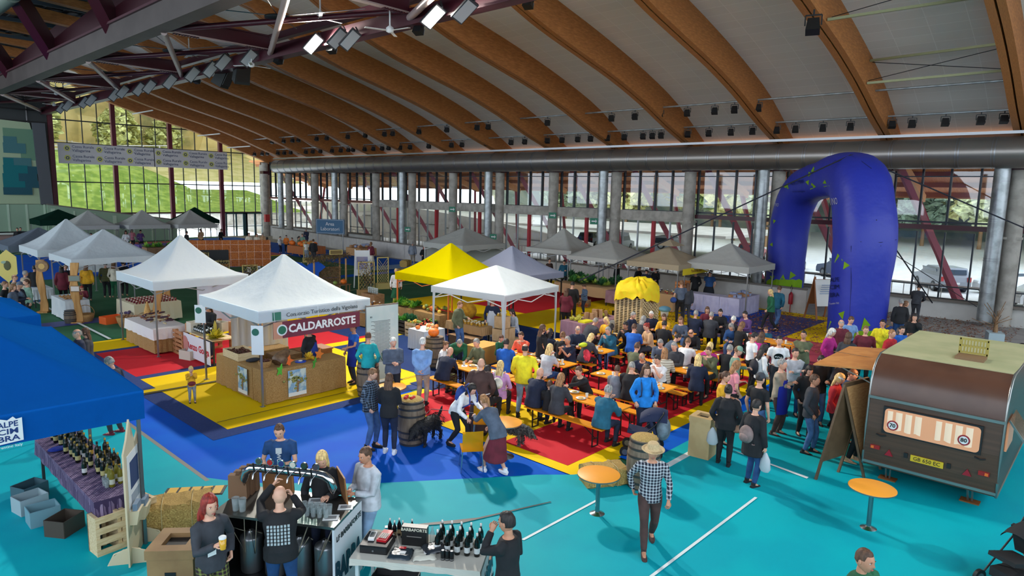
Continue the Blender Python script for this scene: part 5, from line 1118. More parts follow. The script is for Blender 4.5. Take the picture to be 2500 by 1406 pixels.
    for x,y,z,m,lab in cr:crate((x,y,z),1.57+R.uniform(-.1,.1),.56,.38,.27,m,lab+' of the yellow tent',2)
    L1=[('cab',round_m((190,206,140),.11,.85)),('lf1',leafy_m((60,120,40),.16)),('lf2',leafy_m((40,90,60),.2,60))]
    pile('cabbage',[L1[0],L1[1]],15.12,20.15,15.48,20.55,.5,9,'pale cabbage in the top green crate','cabbage','cabbages in the top green crate',(.8,1.1),2)
    pile('leek',[L1[2],L1[1]],15.2,19.45,15.75,20.05,.5,12,'bunch of dark leafy leeks in the black crate','leeks','leeks in the black crate',(.9,1.4),2)
    pile('squash',[('sq',round_m((206,160,50),.06,.9)),('sq2',round_m((120,140,60),.06))],15.15,18.9,15.55,19.3,.5,12,'squash in the pale wooden crate','squash','squash in the pale crate',(.7,1.2),2)
    pile('tomato',[('tom',round_m((190,50,30),.04)),('tom2',round_m((206,90,40),.04))],15.2,18.3,15.65,18.7,.5,22,'red tomato in the black crate','tomato','tomatoes in the black crate',(.8,1.1),2)
    pile('pepper',[('pep',round_m((160,60,30),.045,1)),('pep2',round_m((90,120,40),.045,1))],15.7,18.7,16.1,19.1,.5,14,'pepper in the crate behind the tomatoes','pepper','peppers behind the tomatoes',(.8,1.1),2)
    for x,y,lab in((16.6,19.4,'front'),(16.6,21.0,'rear')):stall(x-.4,y-.75,x+.4,y+.75,.75,BURLAP,.5,'brown cloth of the %s raised vegetable table under the yellow tent'%lab)
    pile('salad_head',[('sal1',leafy_m((54,110,30),.17)),('sal2',leafy_m((110,140,40),.15))],16.25,20.3,16.95,21.7,.78,26,'leafy green salad head on the rear table under the yellow tent','salad','salad heads under the yellow tent',(.9,1.3),3)
    pile('gourd',[('go1',round_m((214,180,60),.07,.9,8)),('go2',round_m((206,110,40),.07,.8,8)),('go3',round_m((110,130,60),.07,.9))],16.25,18.7,16.95,20.1,.78,30,'small gourd on the front table under the yellow tent','gourd','gourds under the yellow tent',(.7,1.3),3)
    stall(14.9,21.6,15.9,23.6,.8,BURLAP,.75,'tan cloth of the honey and syrup table left of the yellow tent');pile('syrup_jar',[('sy',jar_m((150,100,50),(220,220,214))),('sy2',jar_m((80,50,40),(60,60,60)))],15.0,21.7,15.8,23.5,.81,34,'small jar on the tan table left of the yellow tent','jar','jars left of the yellow tent')
    for i in range(5):put('tall_glass','tg',lambda:(lambda g:(g.lathe([(.04,0),(.05,.24),(.046,.24),(.037,.01)],clearmat('clear_glass',(225,232,232),.22),(0,0,0),12),g.build('g'))[1])(MB()),(16.0,22.3+.14*i,1.16),'tall clear glass in the row left of the yellow tent','glass','tall glasses left of the yellow tent')
    crate((16.0,22.6,.0),0,.5,.9,1.15,OLDWOOD,'tall brown wooden chest carrying the row of glasses',4,'wooden_chest',solid=True)
    # under white gazebo
    stall(15.7,15.9,16.2,17.7,.78,M((190,150,100),.8),.3,'honey table under the white gazebo');pile('honey_jar',[('hj',jar_m((200,150,50),(220,210,180)))],15.75,16.0,16.15,17.6,.79,40,'honey jar on the table under the white gazebo','jar','honey jars under the white gazebo')
    g=MB();g.box((0,0,.25),(.5,1.1,.3),OLDWOOD);g.box((0,0,.42),(.56,1.2,.04),OLDWOOD);g.box((0,-.45,.05),(.45,.06,.1),WHITE);g.box((0,.45,.05),(.45,.06,.1),WHITE);tag(g.build('low_chest',None,(15.55,16.55,0)),'low brown wooden chest in front of the honey table','chest')
    for i,(x,y,z)in enumerate(((16.0,15.3,0),(16.0,15.3,.42),(16.35,15.35,0),(16.35,15.3,.42),(16.1,15.3,.84),(16.7,15.4,0))):crate((x,y,z),.13,.34,.42,.4,M((196,160,112),.7,key='box_ply',noise=6,c2=(206,172,126)),'plywood box %s the right front leg of the gazebo'%('at the bottom left of the stack by','in the middle left of the stack by','at the bottom centre of the stack by','upper right in the stack by','topmost of the stack by','at the right end of the stack by')[i],1,'plywood_box',solid=True)
    pile('honey_jar',[('hj',jar_m((200,150,50),(220,210,180)))],15.95,15.2,16.25,15.45,1.25,5,'honey jar on top of the plywood boxes','jar','honey jars on the plywood boxes')
    g=MB();g.box((0,0,.3),(.9,.7,.6),M((200,150,70),.7,key='yellow_ply'));tag(g.build('plywood_chest',None,(14.6,14.7,0),.1),'yellowish plywood chest behind the grey-haired woman','chest')
    g=MB();g.ball((0,0,.3),(.35,.4,.32),M((206,150,30),.85,key='yellow_cloth2',noise=7,c2=(180,120,20),bump=.7),16,9);tag(g.build('yellow_fabric',None,(16.6,17.6,.75)),'heap of mustard yellow fabric behind the honey table','fabric')
    WCt=(13.9,17.0);stall(14.0,16.9,14.9,17.7,.72,WC,.68,'small white-clothed table by the pumpkin barrel');pile('small_gourd',[('go2',round_m((206,110,40),.07,.8,8)),('go4',round_m((220,200,150),.06))],14.1,17.0,14.8,17.6,.73,14,'small gourd on the white-clothed table','gourd','gourds on the small white table')
    # counter with lilac cloths (right of gazebo)
    LP=M((150,110,124),.85,key='mauve_cloth',noise=4,c2=(160,122,134));stall(18.6,13.7,20.9,14.7,.85,LP,.8,'dusty mauve cloth of the counter left of the pallet tower',math.radians(-4));g=MB();g.ball((0,0,0),(.5,.05,.3),M((170,168,164),.85,noise=4,c2=(182,180,176)),14,8);tag(g.build('grey_cloth',None,(20.1,13.58,.55)),'pale grey cloth hung over the mauve counter','cloth')
    pile('paper_bag',[('pb',lambda:(lambda g:(g.box((0,0,.13),(.2,.12,.26),M((170,130,90),.8),taper=.9),g.build('b'))[1])(MB()))],19.3,14.0,20.6,14.4,.86,7,'brown paper bag on the mauve counter','bag','paper bags on the mauve counter');pile('dried_flowers',[('df',leafy_m((120,60,80),.16)),('df2',leafy_m((190,170,80),.16))],18.8,14.1,20.7,14.6,.86,12,'bunch of dried flowers on the mauve counter','flowers','dried flowers on the mauve counter');put('yellow_tray','ytray',lambda:(lambda g:(g.box((0,0,.03),(.5,.3,.06),M((220,210,30),.6)),g.build('t'))[1])(MB()),(19.0,13.95,.86),'yellow tray at the left of the mauve counter','tray')
    # pallet tower with yellow cloth
    o=empty('slat_tower',(20.9,13.05,0),math.radians(3),'square tower stacked from crossed wooden slats with a dark core','wooden tower');sl_=M((196,168,118),.7,key='slat_wood',noise=8,c2=(208,184,138))
    g=MB();g.box((0,0,.86),(1.1,1.0,1.7),M((50,40,34),.9));g.build('core',o)
    for k in range(28):
        g=MB();z=.03+.062*k
        for s in(-1,1):g.box((0,s*.55,z),(1.25,.03,.022),sl_);g.box((s*.6,0,z+.031),(.03,1.15,.022),sl_)
        for q in range(7):g.box((-.55+.185*q+(.09 if k%2 else 0),-.55,z+.031),(.05,.04,.04),sl_);g.box((.6,-.5+.17*q,z),(.04,.05,.04),sl_);g.box((-.6,-.5+.17*q,z),(.04,.05,.04),sl_)
        g.build('slat_layer',o)
    rr=random.Random(8);R_=[];N_=60
    for i in range(9):
        s=[.02,.35,.6,.8,.93,1,1.02,1.04,1.05][i];z=[2.36,2.36,2.3,2.22,2.12,2.02,1.92,1.83,1.76][i];R_.append([V(s*.74*math.copysign(abs(math.cos(a))**.6,math.cos(a))*(1+.04*math.sin(5*a+i)),s*.68*math.copysign(abs(math.sin(a))**.6,math.sin(a))*(1+.04*math.cos(4*a)),z+.05*math.sin(7*a+i*1.7)+.04*math.sin(13*a-i)+rr.uniform(-.03,.03)-(.2*max(0,math.sin(3*a))if i==8 else 0))for a in[6.2832*k/N_ for k in range(N_)]])
    g=MB();g.loft(R_,M((228,204,10),.8,key='yellow_fabric',noise=4,c2=(232,190,8),bump=.5),True,caps=False);tag(g.build('yellow_cloth',None,(20.9,13.05,0)),'crumpled bright yellow cloth spread over the slat tower','cloth')
    # right row of stalls
    TC=M((186,150,108),.85,key='tan_cloth');stall(26.6,18.3,28.4,21.6,.85,TC,.5,'tan cloth of the greenery stall',0)
    pile('green_bunch',[('gb1',leafy_m((30,70,40),.26,60)),('gb2',leafy_m((50,100,40),.24,60)),('gb3',leafy_m((130,150,60),.2))],26.9,18.6,28.3,21.5,.9,40,'bunch of dark leafy greens on the greenery stall','greens','greens on the greenery stall',(1,1.6),3)
    drape(26.5,17.4,27.6,18.3,.8,.6,LP,'mauve cloth corner hanging beside the greenery stall');crate((25.6,18.9,0),.4,.5,.5,.35,OLDWOOD,'brown crate with dried flowers in front of the greenery stall',3);pile('dried_bouquet',[('db',leafy_m((160,90,40),.2)),('db2',leafy_m((190,170,120),.2))],25.0,18.3,26.2,19.6,.1,9,'dried bouquet on the floor before the greenery stall','bouquet','bouquets before the greenery stall')
    stall(27.4,15.2,28.4,17.6,.85,TC,.8,'burlap front of the jar stall under the beige tent');o=crate((29.0,15.6,.85),0,.9,.3,.5,M((196,120,60),.6),'small orange-brown shelf rack of jars under the beige tent',3,'shelf_rack')
    pile('preserve_jar',[('pj',jar_m((60,50,60),(210,210,206))),('pj2',jar_m((150,60,50),(220,190,60)))],27.5,15.3,28.3,17.5,.86,46,'preserve jar on the stall under the beige tent','jar','preserve jars under the beige tent')
    LL=M((186,180,206),.8,key='lilac_white',noise=3,c2=(200,194,216));stall(28.7,12.6,30.9,13.5,.85,LL,.83,'printed lilac white cloth of the stall left of the arch',0);stall(28.7,13.55,29.4,15.2,.85,LL,.83,'printed lilac white cloth of the side table left of the arch')
    pile('gift_box',[('gb',lambda:(lambda g:(g.box((0,0,.06),(.18,.14,.12),M((150,160,190),.6)),g.build('b'))[1])(MB())),('gbw',lambda:(lambda g:(g.box((0,0,.05),(.2,.12,.1),M((170,120,80),.6)),g.build('b'))[1])(MB()))],28.8,12.7,30.8,13.4,.86,26,'small packet on the lilac white stall','packet','packets on the lilac white stall')
    g=MB();g.lathe([(.15,0),(.19,.3),(.2,.34)],WHITE,(0,0,0),16);g.ball((0,0,.38),(.28,.28,.14),M((120,180,210),.5),12,6);tag(g.build('waste_bucket',None,(26.2,14.9,0)),'white bucket with a pale blue bag in front of the jar stall','bucket')
    for i,(px,py,c)in enumerate(((1400,745,(110,90,110)),(1440,700,(120,80,60)))):
        pass
    # far stalls
    for i,(x0,y0,x1,y1,m)in enumerate(((14,55.2,16.5,56.2,TC),(17.6,54.6,20.2,55.6,M((104,84,150),.8)),(21,54.4,23.6,55.2,TC),(17.2,51.8,20.6,52.8,OLDWOOD),(29.4,43.0,30.8,45.0,WOOD),(26.6,46.4,28.4,49.0,M((190,110,60),.6)),(10.6,44,12.6,45,WC))):
        stall(x0,y0,x1,y1,.85,m,.6,('brown cloth of the far left stall under the pale tents','violet cloth of the far middle stall','brown cloth of the stall by the grass view','dark board stall of potted greens in front of the violet stall','wooden gift counter against the low boards','orange table in front of the low boards','white cloth of the far stall near the grey tent')[i])
    pile('potted_green',[('pg',leafy_m((60,110,40),.25)),('pg2',leafy_m((120,150,50),.25))],17.3,51.9,20.5,52.7,.88,22,'small green plant on the dark board stall','plant','plants on the dark board stall',(1,1.5));pile('parcel',[('gbw',None),('gb',None)],21.1,54.5,23.5,55.1,.87,16,'small parcel on the far stall by the grass view','parcel','parcels on the far stall')
    pile('pumpkin',[('pk',round_m((222,110,30),.22,.75,10))],26.7,46.6,28.3,48.8,.87,12,'orange pumpkin on the table by the low boards','pumpkin','pumpkins by the low boards');pile('parcel',[('gbw',None),('gb',None)],29.5,43.1,30.7,44.9,.87,16,'parcel on the wooden gift counter','parcel','parcels on the gift counter',(1.2,1.8),3)
stalls()
def middle():
    # orange poster wall with dark opening
    o=empty('poster_wall',(19.9,44.3,0),math.atan2(-2.1,4.3),'long low wall covered in orange patterned posters with a black opening','partition');om=brickmat('orange_poster',(176,92,30),(196,108,38),(226,190,170),.5,.5,.012,.7,1,(math.pi/2,0,0),0);m2=om.copy();n=m2.node_tree.nodes;l=m2.node_tree.links
    t=n.new('ShaderNodeTexVoronoi');t.inputs['Scale'].default_value=11;x=n.new('ShaderNodeMixRGB');x.blend_type='MULTIPLY';x.inputs[0].default_value=.75;tc=n.new('ShaderNodeTexCoord');r=n.new('ShaderNodeValToRGB');r.color_ramp.elements[0].color=(.18,.05,.01,1);r.color_ramp.elements[1].color=(1,1,1,1);r.color_ramp.elements[1].position=.5
    l.new(tc.outputs['Object'],t.inputs[0]);l.new(t.outputs['Distance'],r.inputs[0]);l.new(n['Brick Texture'].outputs[0],x.inputs[1]);l.new(r.outputs[0],x.inputs[2]);l.new(x.outputs[0],n['Principled BSDF'].inputs['Base Color'])
    g=MB();g.box((0,0,.9),(5.1,.08,1.8),m2);g.build('panel',o);g=MB();g.box((-1.0,-.06,.68),(1.75,.04,.95),M((6,7,9),.4));g.build('screen',o);g=MB();g.box((0,.3,.05),(5.0,.5,.08),OLDWOOD);g.build('base',o)
    nc=M((14,34,84),.85,key='navy_cloth',noise=3,c2=(20,42,96));stall(15.6,34.8,20.6,35.7,.78,nc,.76,'navy blue cloth of the long speakers table',math.radians(8),'folding tables joined under the long navy cloth')
    def sheet():g=MB();g.box((0,0,.15),(.2,.01,.3),WHITE,rx=-.3);g.box((0,-.012,.17),(.12,.004,.1),M((120,130,140),.8),rx=-.3);g.box((0,.09,.01),(.14,.16,.01),WHITE);return g.build('s')
    for i,x in enumerate((16.6,17.2,18.9,19.25,19.6,19.95)):put('info_card','card',sheet,(x,35.0+(x-18.1)*.14,.79),'white standing card on the long navy table','card','cards on the navy table')
    def chair():
        o=empty('black_chair',(0,0,0),0,'x','chair');g=MB();g.box((0,0,.45),(.46,.44,.05),BLACK);g.build('seat',o);g=MB();g.box((0,.22,.72),(.44,.04,.34),BLACK,rx=-.1);g.build('backrest',o)
        for a in(-1,1):
            for c in(-1,1):g=MB();g.bar((a*.2,c*.2,0),(a*.2,c*.2,.45 if c<0 else .6),.02,.02,STEEL);g.build('leg',o)
        return o
    c0=chair();pos=[(15.6+.75*i,33.4+.1*i,math.pi)for i in range(6)]+[(15.9+.75*i,32.3+.1*i,math.pi)for i in range(5)]+[(20.7,29.6,1.2),(21.4,30.4,1.0),(21.9,14.6,2.4)]
    for i,(x,y,r_)in enumerate(pos):
        c=c0 if i==0 else copy_tree(c0);c.location=(x,y,0);c.rotation_euler.z=r_
        if i<11:tag(c,'black chair in the rows facing the navy table','chair','black chairs facing the navy table')
        else:tag(c,('black chair by the trellis planter, nearer one','black chair by the trellis planter, farther one','black chair right of the slat tower')[i-11],'chair')
    # trellises with dried plants
    ym=M((206,184,110),.7,key='trellis_wood');dm=[(110,84,48),(140,110,66),(96,96,54),(150,120,80)]
    for i,(px,py,h,w,full,lab)in enumerate(((545,690,1.25,.7,1,'trellis covered in dried leaves behind the peaked white tent'),(612,712,1.4,.7,1,'leafy trellis right of the first one, in front of the black chairs'),(895,722,1.75,.8,1,'trellis planter full of dried vines below the white poster stand'),(935,705,1.75,.6,0,'nearly bare pale trellis right of the poster stand'),(498,668,1.3,.6,1,'trellis at the left end of the orange poster wall'),(752,640,1.5,.6,0,'small bare trellis behind the yellow bow'))):
        p=G(px,py,0);o=empty('trellis',(p.x,p.y,0),math.radians(-20),lab,'trellis');g=MB()
        for s in(-1,1):g.box((s*w/2,0,h/2),(.05,.05,h),ym);g.box((0,0,.3 if s<0 else h-.03),(w,.05,.05),ym)
        for k in range(-3,9):
            for s in(-1,1):
                x0=-w/2+w*k/5;pts=[]
                z0,z1=.35,h-.05
                a=V(x0 if s>0 else-x0,0,z0);b=a+V(s*(z1-z0)*.7,0,z1-z0);t0=max(0,((-w/2-a.x)/(b.x-a.x))if s>0 else((w/2-a.x)/(b.x-a.x)));t1=min(1,((w/2-a.x)/(b.x-a.x))if s>0 else((-w/2-a.x)/(b.x-a.x)))
                if t1>t0:g.bar(mix(a,b,t0),mix(a,b,t1),.02,.012,ym)
        g.build('lattice',o);g=MB();g.box((0,.05,.16),(w+.1,.36,.32),WOOD if i<3 else ym);g.build('planter',o)
        if full:
            b=MB();rr=random.Random(i);ms=[M(c,.85)for c in dm]
            for k in range(700):
                q=V(rr.uniform(-w/2,w/2),rr.gauss(-.02,.07),rr.uniform(.3,h+.05));d=V(rr.uniform(-1,1),rr.uniform(-1,1),rr.uniform(-1,.6)).normalized()*rr.uniform(.04,.09);s_=d.cross(V(.3,.5,.8)).normalized()*.025;b.add([q,q+d*.5+s_,q+d,q+d*.5-s_],[(0,1,2,3)],ms[k%4])
            b.build('dried_foliage',o)
    # thatched hut
    p=G(800,712,0);o=empty('thatched_shelter',(p.x,p.y,0),math.radians(-12),'rustic hut of poles and dried branches with a sloping thatch','shelter');g=MB()
    for x,y in((-.8,-.3),(.9,-.3),(-.8,.6),(.9,.6)):g.tube([(x,y,0),(x,y,1.75)],.05,WOOD,8)
    g.build('posts',o);g=MB()
    for k in range(12):g.box((0.05,.6,.1+.1*k),(1.7,.03,.08),OLDWOOD)
    g.build('back_boards',o);b=MB();rr=random.Random(77);ms=[M(c,.9)for c in dm]
    for k in range(1500):
        u,v_=rr.random(),rr.random();q=V(-1.0+2.1*u,-.5+1.3*v_,1.72+.25*u+rr.gauss(0,.06));d=V(rr.gauss(0,.5),rr.gauss(-.2,.5),rr.gauss(-.3,.3)).normalized()*rr.uniform(.08,.2);s_=d.cross(V(.3,.5,.8)).normalized()*.015;b.add([q,q+d*.5+s_,q+d,q+d*.5-s_],[(0,1,2,3)],ms[k%4])
    for k in range(900):
        q=V(rr.uniform(-.8,.9),rr.uniform(.3,.6),rr.uniform(.5,1.8));d=V(rr.gauss(0,.5),rr.gauss(-.2,.5),rr.gauss(-.3,.3)).normalized()*rr.uniform(.05,.14);s_=d.cross(V(.3,.5,.8)).normalized()*.02;b.add([q,q+d*.5+s_,q+d,q+d*.5-s_],[(0,1,2,3)],ms[k%4])
    b.build('dried_branches',o)
    g=MB();g.box((.3,-.5,2.12),(.7,.03,.24),ym);g.box((.3,-.52,2.12),(.62,.01,.18),M((120,100,60),.8));g.build('name_board',o)
    table(p.x-.5,p.y-1.3,p.x+.6,p.y-.8,.5,OLDWOOD,OLDWOOD,'low rustic bench of pumpkins before the thatched shelter');put('pumpkin','pk',None,(p.x+.3,p.y-1.05,.5),'orange pumpkin on the rustic bench of the thatched shelter','pumpkin',None,0,.8);put('squash','sq2',None,(p.x-.2,p.y-1.05,.5),'green squash on the rustic bench of the thatched shelter','squash',None,0,2)
    g=MB();g.prism([(-.6,1.0),(-.9,1.35),(-.55,1.6),(-.2,1.5),(0,1.35),(.2,1.5),(.6,1.6),(.95,1.3),(.6,1.0),(.55,.2),(-.5,.2)],1,-.12,.12,M((10,84,190),.8,key='blue_shirt'));p=G(750,712,0);tag(g.build('blue_garment',None,(p.x,p.y,0),-.4),'big royal blue shirt displayed like a scarecrow behind the chestnut tent','garment display')
    g=MB();g.ball((0,0,0),(.3,.08,.22),M((226,200,20),.7),10,6);g.ball((.35,0,-.05),(.2,.07,.16),M((120,120,110),.8),10,6);g.bar((.1,0,-1.0),(.1,0,0),.04,.04,WOOD);tag(g.build('yellow_bow',None,(p.x-.2,p.y+1.2,1.1),-.3),'yellow and grey bow on a stick behind the blue shirt','decoration')
    # white A-frame poster stand
    p=G(885,700,0);o=empty('poster_stand',(p.x,p.y,0),math.radians(-35),'tall white folding poster stand with a landscape picture','poster stand');g=MB();g.bar((-.45,-.4,0),(-.38,0,2.1),.05,.05,WHITE);g.bar((.45,-.4,0),(.38,0,2.1),.05,.05,WHITE);g.bar((-.45,.5,0),(-.38,0,2.1),.05,.05,WHITE);g.bar((.45,.5,0),(.38,0,2.1),.05,.05,WHITE);g.build('frame',o);g=MB();g.box((0,-.16,1.35),(.82,.02,1.4),WHITE,rx=-.19);g.build('poster',o);g=MB();g.box((0,-.185,1.35),(.6,.01,.7),M((120,130,180),.7,noise=3,c2=(160,150,170)),rx=-.19);g.build('picture',o)
    # workshop sign on the low wall
    p=atX(806,553,31.2);o=empty('hanging_sign',(31.2,p.y,p.z),math.radians(-62),'slate blue sign with white script hung in front of the far windows','sign');g=MB();g.box((0,0,0),(2.7,.05,1.25),M((66,104,134),.7));g.build('panel',o);text('Area\nLaboratori',.42,WHITE,o,(0,-.04,.0));g=MB()
    for s in(-1,1):g.box((0,-.035,s*.56),(2.55,.01,.015),WHITE);g.box((s*1.27,-.035,0),(.015,.01,1.12),WHITE);g.bar((s*1.2,0,-p.z),(s*1.2,0,-.5),.05,.05,STEEL)
    g.build('border',o)
    # red first aid board, exit signs
    for i,(px,py)in enumerate(((995,560),(1204,578),(1349,526),(1104,511),(1450,540))):
        p=atX(px,py,34.8);o=empty('exit_sign',p,math.radians(-60),'small green exit sign on a column, number %s from the left along the window wall'%('one','three','four','two','five')[i],'sign');g=MB();g.box((0,0,0),(.5,.04,.4),M((30,120,90),.5));g.build('panel',o);g=MB();g.box((0,-.025,0),(.3,.01,.08),WHITE);g.prism([(.1,-.12),(.2,0),(.1,.12)],1,-.03,-.02,WHITE);g.build('arrow',o)
    g=MB();g.box((0,0,0),(.5,.3,.8),M((200,60,60),.6));tag(g.build('first_aid_cabinet',None,(35.4,69.5,2.0)),'red cabinet in the far corner beside the end windows','cabinet')
    # fire extinguisher
    p=Vector((31.85,11.45,0));o=empty('fire_extinguisher',(p.x-.05,p.y,0),0,'red fire extinguisher on a thin red stand before the low boards','fire extinguisher');g=MB();g.lathe([(.09,.45),(.1,.5),(.1,.9),(.05,1.0),(.02,1.03)],RED,(0,0,0),16);g.build('cylinder',o);g=MB();g.tube([(0,0,0),(0,0,.45)],.02,RED,8);g.lathe([(.15,0),(.14,.02)],RED,(0,0,0),16);g.build('stand',o);g=MB();g.tube([(.0,0,1.03),(.1,0,1.2),(.02,0,1.35),(-.12,0,1.25),(-.1,0,.9)],.012,BLACK,6);g.build('hose',o)
    # A frame by the arch
    p=G(1995,765,0);o=empty('notice_easel',(31.3,9.9,0),math.radians(-38),'wooden folding notice board with white sheets left of the big arch leg','notice board');wb=M((150,92,56),.6)
    g=MB()
    for s in(-1,1):g.bar((s*.5,-.5,0),(s*.42,0,1.95),.07,.04,wb);g.bar((s*.5,.45,0),(s*.42,0,1.95),.07,.04,wb)
    g.build('frame',o);g=MB();g.box((0,-.22,1.25),(.9,.03,1.2),WHITE,rx=-.25);g.box((0,.2,1.25),(.9,.03,1.2),wb,rx=.25);g.build('board',o);g=MB()
    for k in range(9):g.box((0,-.255-.03*(k-4)*-.8,1.62-.1*k),(.6,.01,.03),M((140,160,190),.8),rx=-.25)
    g.build('print',o)
    for i,(px,py,z)in enumerate(((985,672,0),(1010,668,0),(990,668,.45))):
        q=G(px,py,0);bale(q.x,q.y,.3*i,.9,.5,.42,('left','right','upper')[i]+' straw bale behind the woman in the dirndl');bpy.data.objects['straw_bale' if i==0 else 'straw_bale.%03d'%i].location.z=z+.02
    for i in range(26):put('ivy_sprig','ivy',leafy_m((90,70,50),.13,30),(28.8+2.8*i/25,22.2,2.0-.12*abs(math.sin(i))),'dark ivy sprig hanging along the front edge of the steep pale tent','ivy','ivy along the pale tent',i)
middle()
# ================================================================ INFLATABLE ARCH
from mathutils.bvhtree import BVHTree
def arch():
    m=bpy.data.materials.new('arch_blue');m.use_nodes=True;b_=m.node_tree.nodes['Principled BSDF'];b_.inputs['Base Color'].default_value=(*lin([34/255,48/255,160/255]),1);b_.inputs['Roughness'].default_value=.5
    n=m.node_tree.nodes;l=m.node_tree.links;tc=n.new('ShaderNodeTexCoord');no=n.new('ShaderNodeTexNoise');no.inputs['Scale'].default_value=2.5;bp=n.new('ShaderNodeBump');bp.inputs['Strength'].default_value=.25;bp.inputs['Distance'].default_value=.1;l.new(tc.outputs['Object'],no.inputs[0]);l.new(no.outputs[0],bp.inputs['Height']);l.new(bp.outputs[0],b_.inputs['Normal'])
    pts=[(27.98,7.5,0,.95),(27.98,7.5,.5,.99),(27.98,7.5,2.4,1.01),(28.0,7.45,3.9,1.08),(28.35,7.75,5.2,1.06),(28.75,8.1,6.2,1.06),(29.6,8.9,6.42,.96),(30.7,10.0,6.25,.82),(31.9,11.0,6.1,.82),(32.6,11.65,5.8,.85),(33.1,12.15,5.0,.87),(33.4,12.4,3.8,.88),(33.4,12.4,2.4,.85),(33.4,12.4,.5,.85),(33.4,12.4,0,.82)]
    ax=V(5.4,4.9,0).normalized();side=V(-ax.y,ax.x,0);P=[V(*p[:3])for p in pts];rings=[];N=28
    fine=[]
    for i in range(len(P)-1):
        for k in range(3):fine.append((P[i].lerp(P[i+1],k/3),pts[i][3]+(pts[i+1][3]-pts[i][3])*k/3))
    fine.append((P[-1],pts[-1][3]));c=[f[0]for f in fine]
    for _ in range(2):c=[c[0]]+[(c[i-1]+c[i]*2+c[i+1])/4 for i in range(1,len(c)-1)]+[c[-1]]
    for i,p in enumerate(c):
        t=(c[min(i+1,len(c)-1)]-c[max(0,i-1)]).normalized();r=fine[i][1]*(1-.015*(i%3==0));u=side;v_=t.cross(u).normalized()
        rings.append([p+u*r*math.copysign(abs(math.cos(a))**.8,math.cos(a))+v_*r*.98*math.copysign(abs(math.sin(a))**.8,math.sin(a))for a in[6.2832*k/N for k in range(N)]])
    o=empty('inflatable_arch',(0,0,0),0,'huge blue inflatable arch with green triangles beside the windows','inflatable arch');g=MB();g.loft(rings,m);body=g.build('tube',o)
    bv=BVHTree.FromPolygons([V(*q)for q in g.v],g.f)
    def hit(px,py):
        d=ray(px,py);h=bv.ray_cast(CAM,d);return(h[0],h[1])if h[0]else(None,None)
    lg=M((160,210,20),.6,key='lime');tris=MB()
    def tri(px,py,s,a,mb,mat=lg):
        vs=[]
        for k in range(3):
            q,nn=hit(px+s*math.cos(a+k*2.1+(.4 if k==1 else 0)),py+s*1.25*math.sin(a+k*2.1))
            if q is None:return
            vs.append(q+nn*.012)
        mb.add(vs,[(0,1,2)],mat);mb.add(vs,[(2,1,0)],mat)
    for px,py,s,a in((2048,632,11,.3),(2066,648,9,0),(2055,768,10,1.3),(2032,798,13,.2),(2110,792,15,2.2),(2013,812,14,1.1),(2022,535,8,.3),(2030,540,7,1.9),(2018,460,10,1.5),(1987,415,7,.5),(1976,425,6,2),(1972,445,6,1.2),(1985,455,8,.1),(1921,455,7,.8),(1925,430,5,2),(1883,520,7,.8),(1890,540,5,1.8),(1875,585,8,.3),(1884,597,5,1),(1911,683,11,.6),(1934,672,9,0),(1885,678,8,1.5),(2014,445,5,.6),(2180,780,14,.9),(2150,815,18,.5)):tri(px,py,s,a,tris)
    tris.build('green_triangles',o)
    g=MB()
    for cx,x0,x1,yb in((2105,2020,2192,822),(1925,1872,1966,694)):
        k=12;up,lo=[],[]
        for i in range(k+1):
            px=x0+(x1-x0)*i/k;q,nn=hit(px,yb-8-9*abs(math.sin(i*1.7))*(1 if cx>2000 else .6));r_,n2=hit(px,yb+6)
            if q is None:continue
            up.append(q+nn*.012);lo.append(V(q.x+nn.x*.012,q.y+nn.y*.012,.0))
        for i in range(len(up)-1):g.add([up[i],up[i+1],lo[i+1],lo[i]],[(0,1,2,3),(3,2,1,0)],lg)
    g.build('green_hem',o)
    def patch(name,corners,mat,lines=None,off=.016,nu=8,nv=6):
        g=MB();vs=[];ok=True
        for j in range(nv+1):
            for i in range(nu+1):
                u,v_=i/nu,j/nv;px=(corners[0][0]*(1-u)+corners[1][0]*u)*(1-v_)+(corners[3][0]*(1-u)+corners[2][0]*u)*v_;py=(corners[0][1]*(1-u)+corners[1][1]*u)*(1-v_)+(corners[3][1]*(1-u)+corners[2][1]*u)*v_
                q,nn=hit(px,py)
                if q is None:return
                vs.append(q+nn*off)
        fs=[(j*(nu+1)+i,j*(nu+1)+i+1,(j+1)*(nu+1)+i+1,(j+1)*(nu+1)+i)for j in range(nv)for i in range(nu)];g.add(vs,fs,mat,True);g.build(name,o)
    dk=M((20,34,90),.6)
    def wrapt(s,size,mat,p0,p1): # text wrapped onto the tube between two picture points
        t=text(s,1,mat,None,(0,0,0));me=t.data;w_=max(v.co.x for v in me.vertices)-min(v.co.x for v in me.vertices);x0=min(v.co.x for v in me.vertices)
        a=V(*p0,0);b=V(*p1,0);d=(b-a);L=d.length;d.normalize();u=V(-d.y,d.x,0)*-1;vs=[]
        for v in me.vertices:
            q=a+d*((v.co.x-x0)/w_*L)+u*(v.co.y*size);h,nn=hit(q.x,q.y);vs.append(h+nn*.03 if h else None)
        fs=[tuple(p.vertices)for p in me.polygons if all(vs[k]is not None for k in p.vertices)];g=MB();g.add([v or V(0,0,0)for v in vs],fs,mat);g.build('lettering',o);bpy.data.objects.remove(t)
    patch('logo_panel',[(2027,668),(2052,664),(2052,732),(2025,730)],WHITE)
    for s,y in(('ALPE',683),('CIM',701),('BRA',720)):wrapt(s,15,dk,(2028,y+1),(2050,y-1))
    wrapt('Trentino Italy',7,WHITE,(2026,742),(2050,739));wrapt('TRENTINO',24,WHITE,(2006,497),(2046,491));wrapt('TRENTINO',12,WHITE,(1878,497),(1902,501))
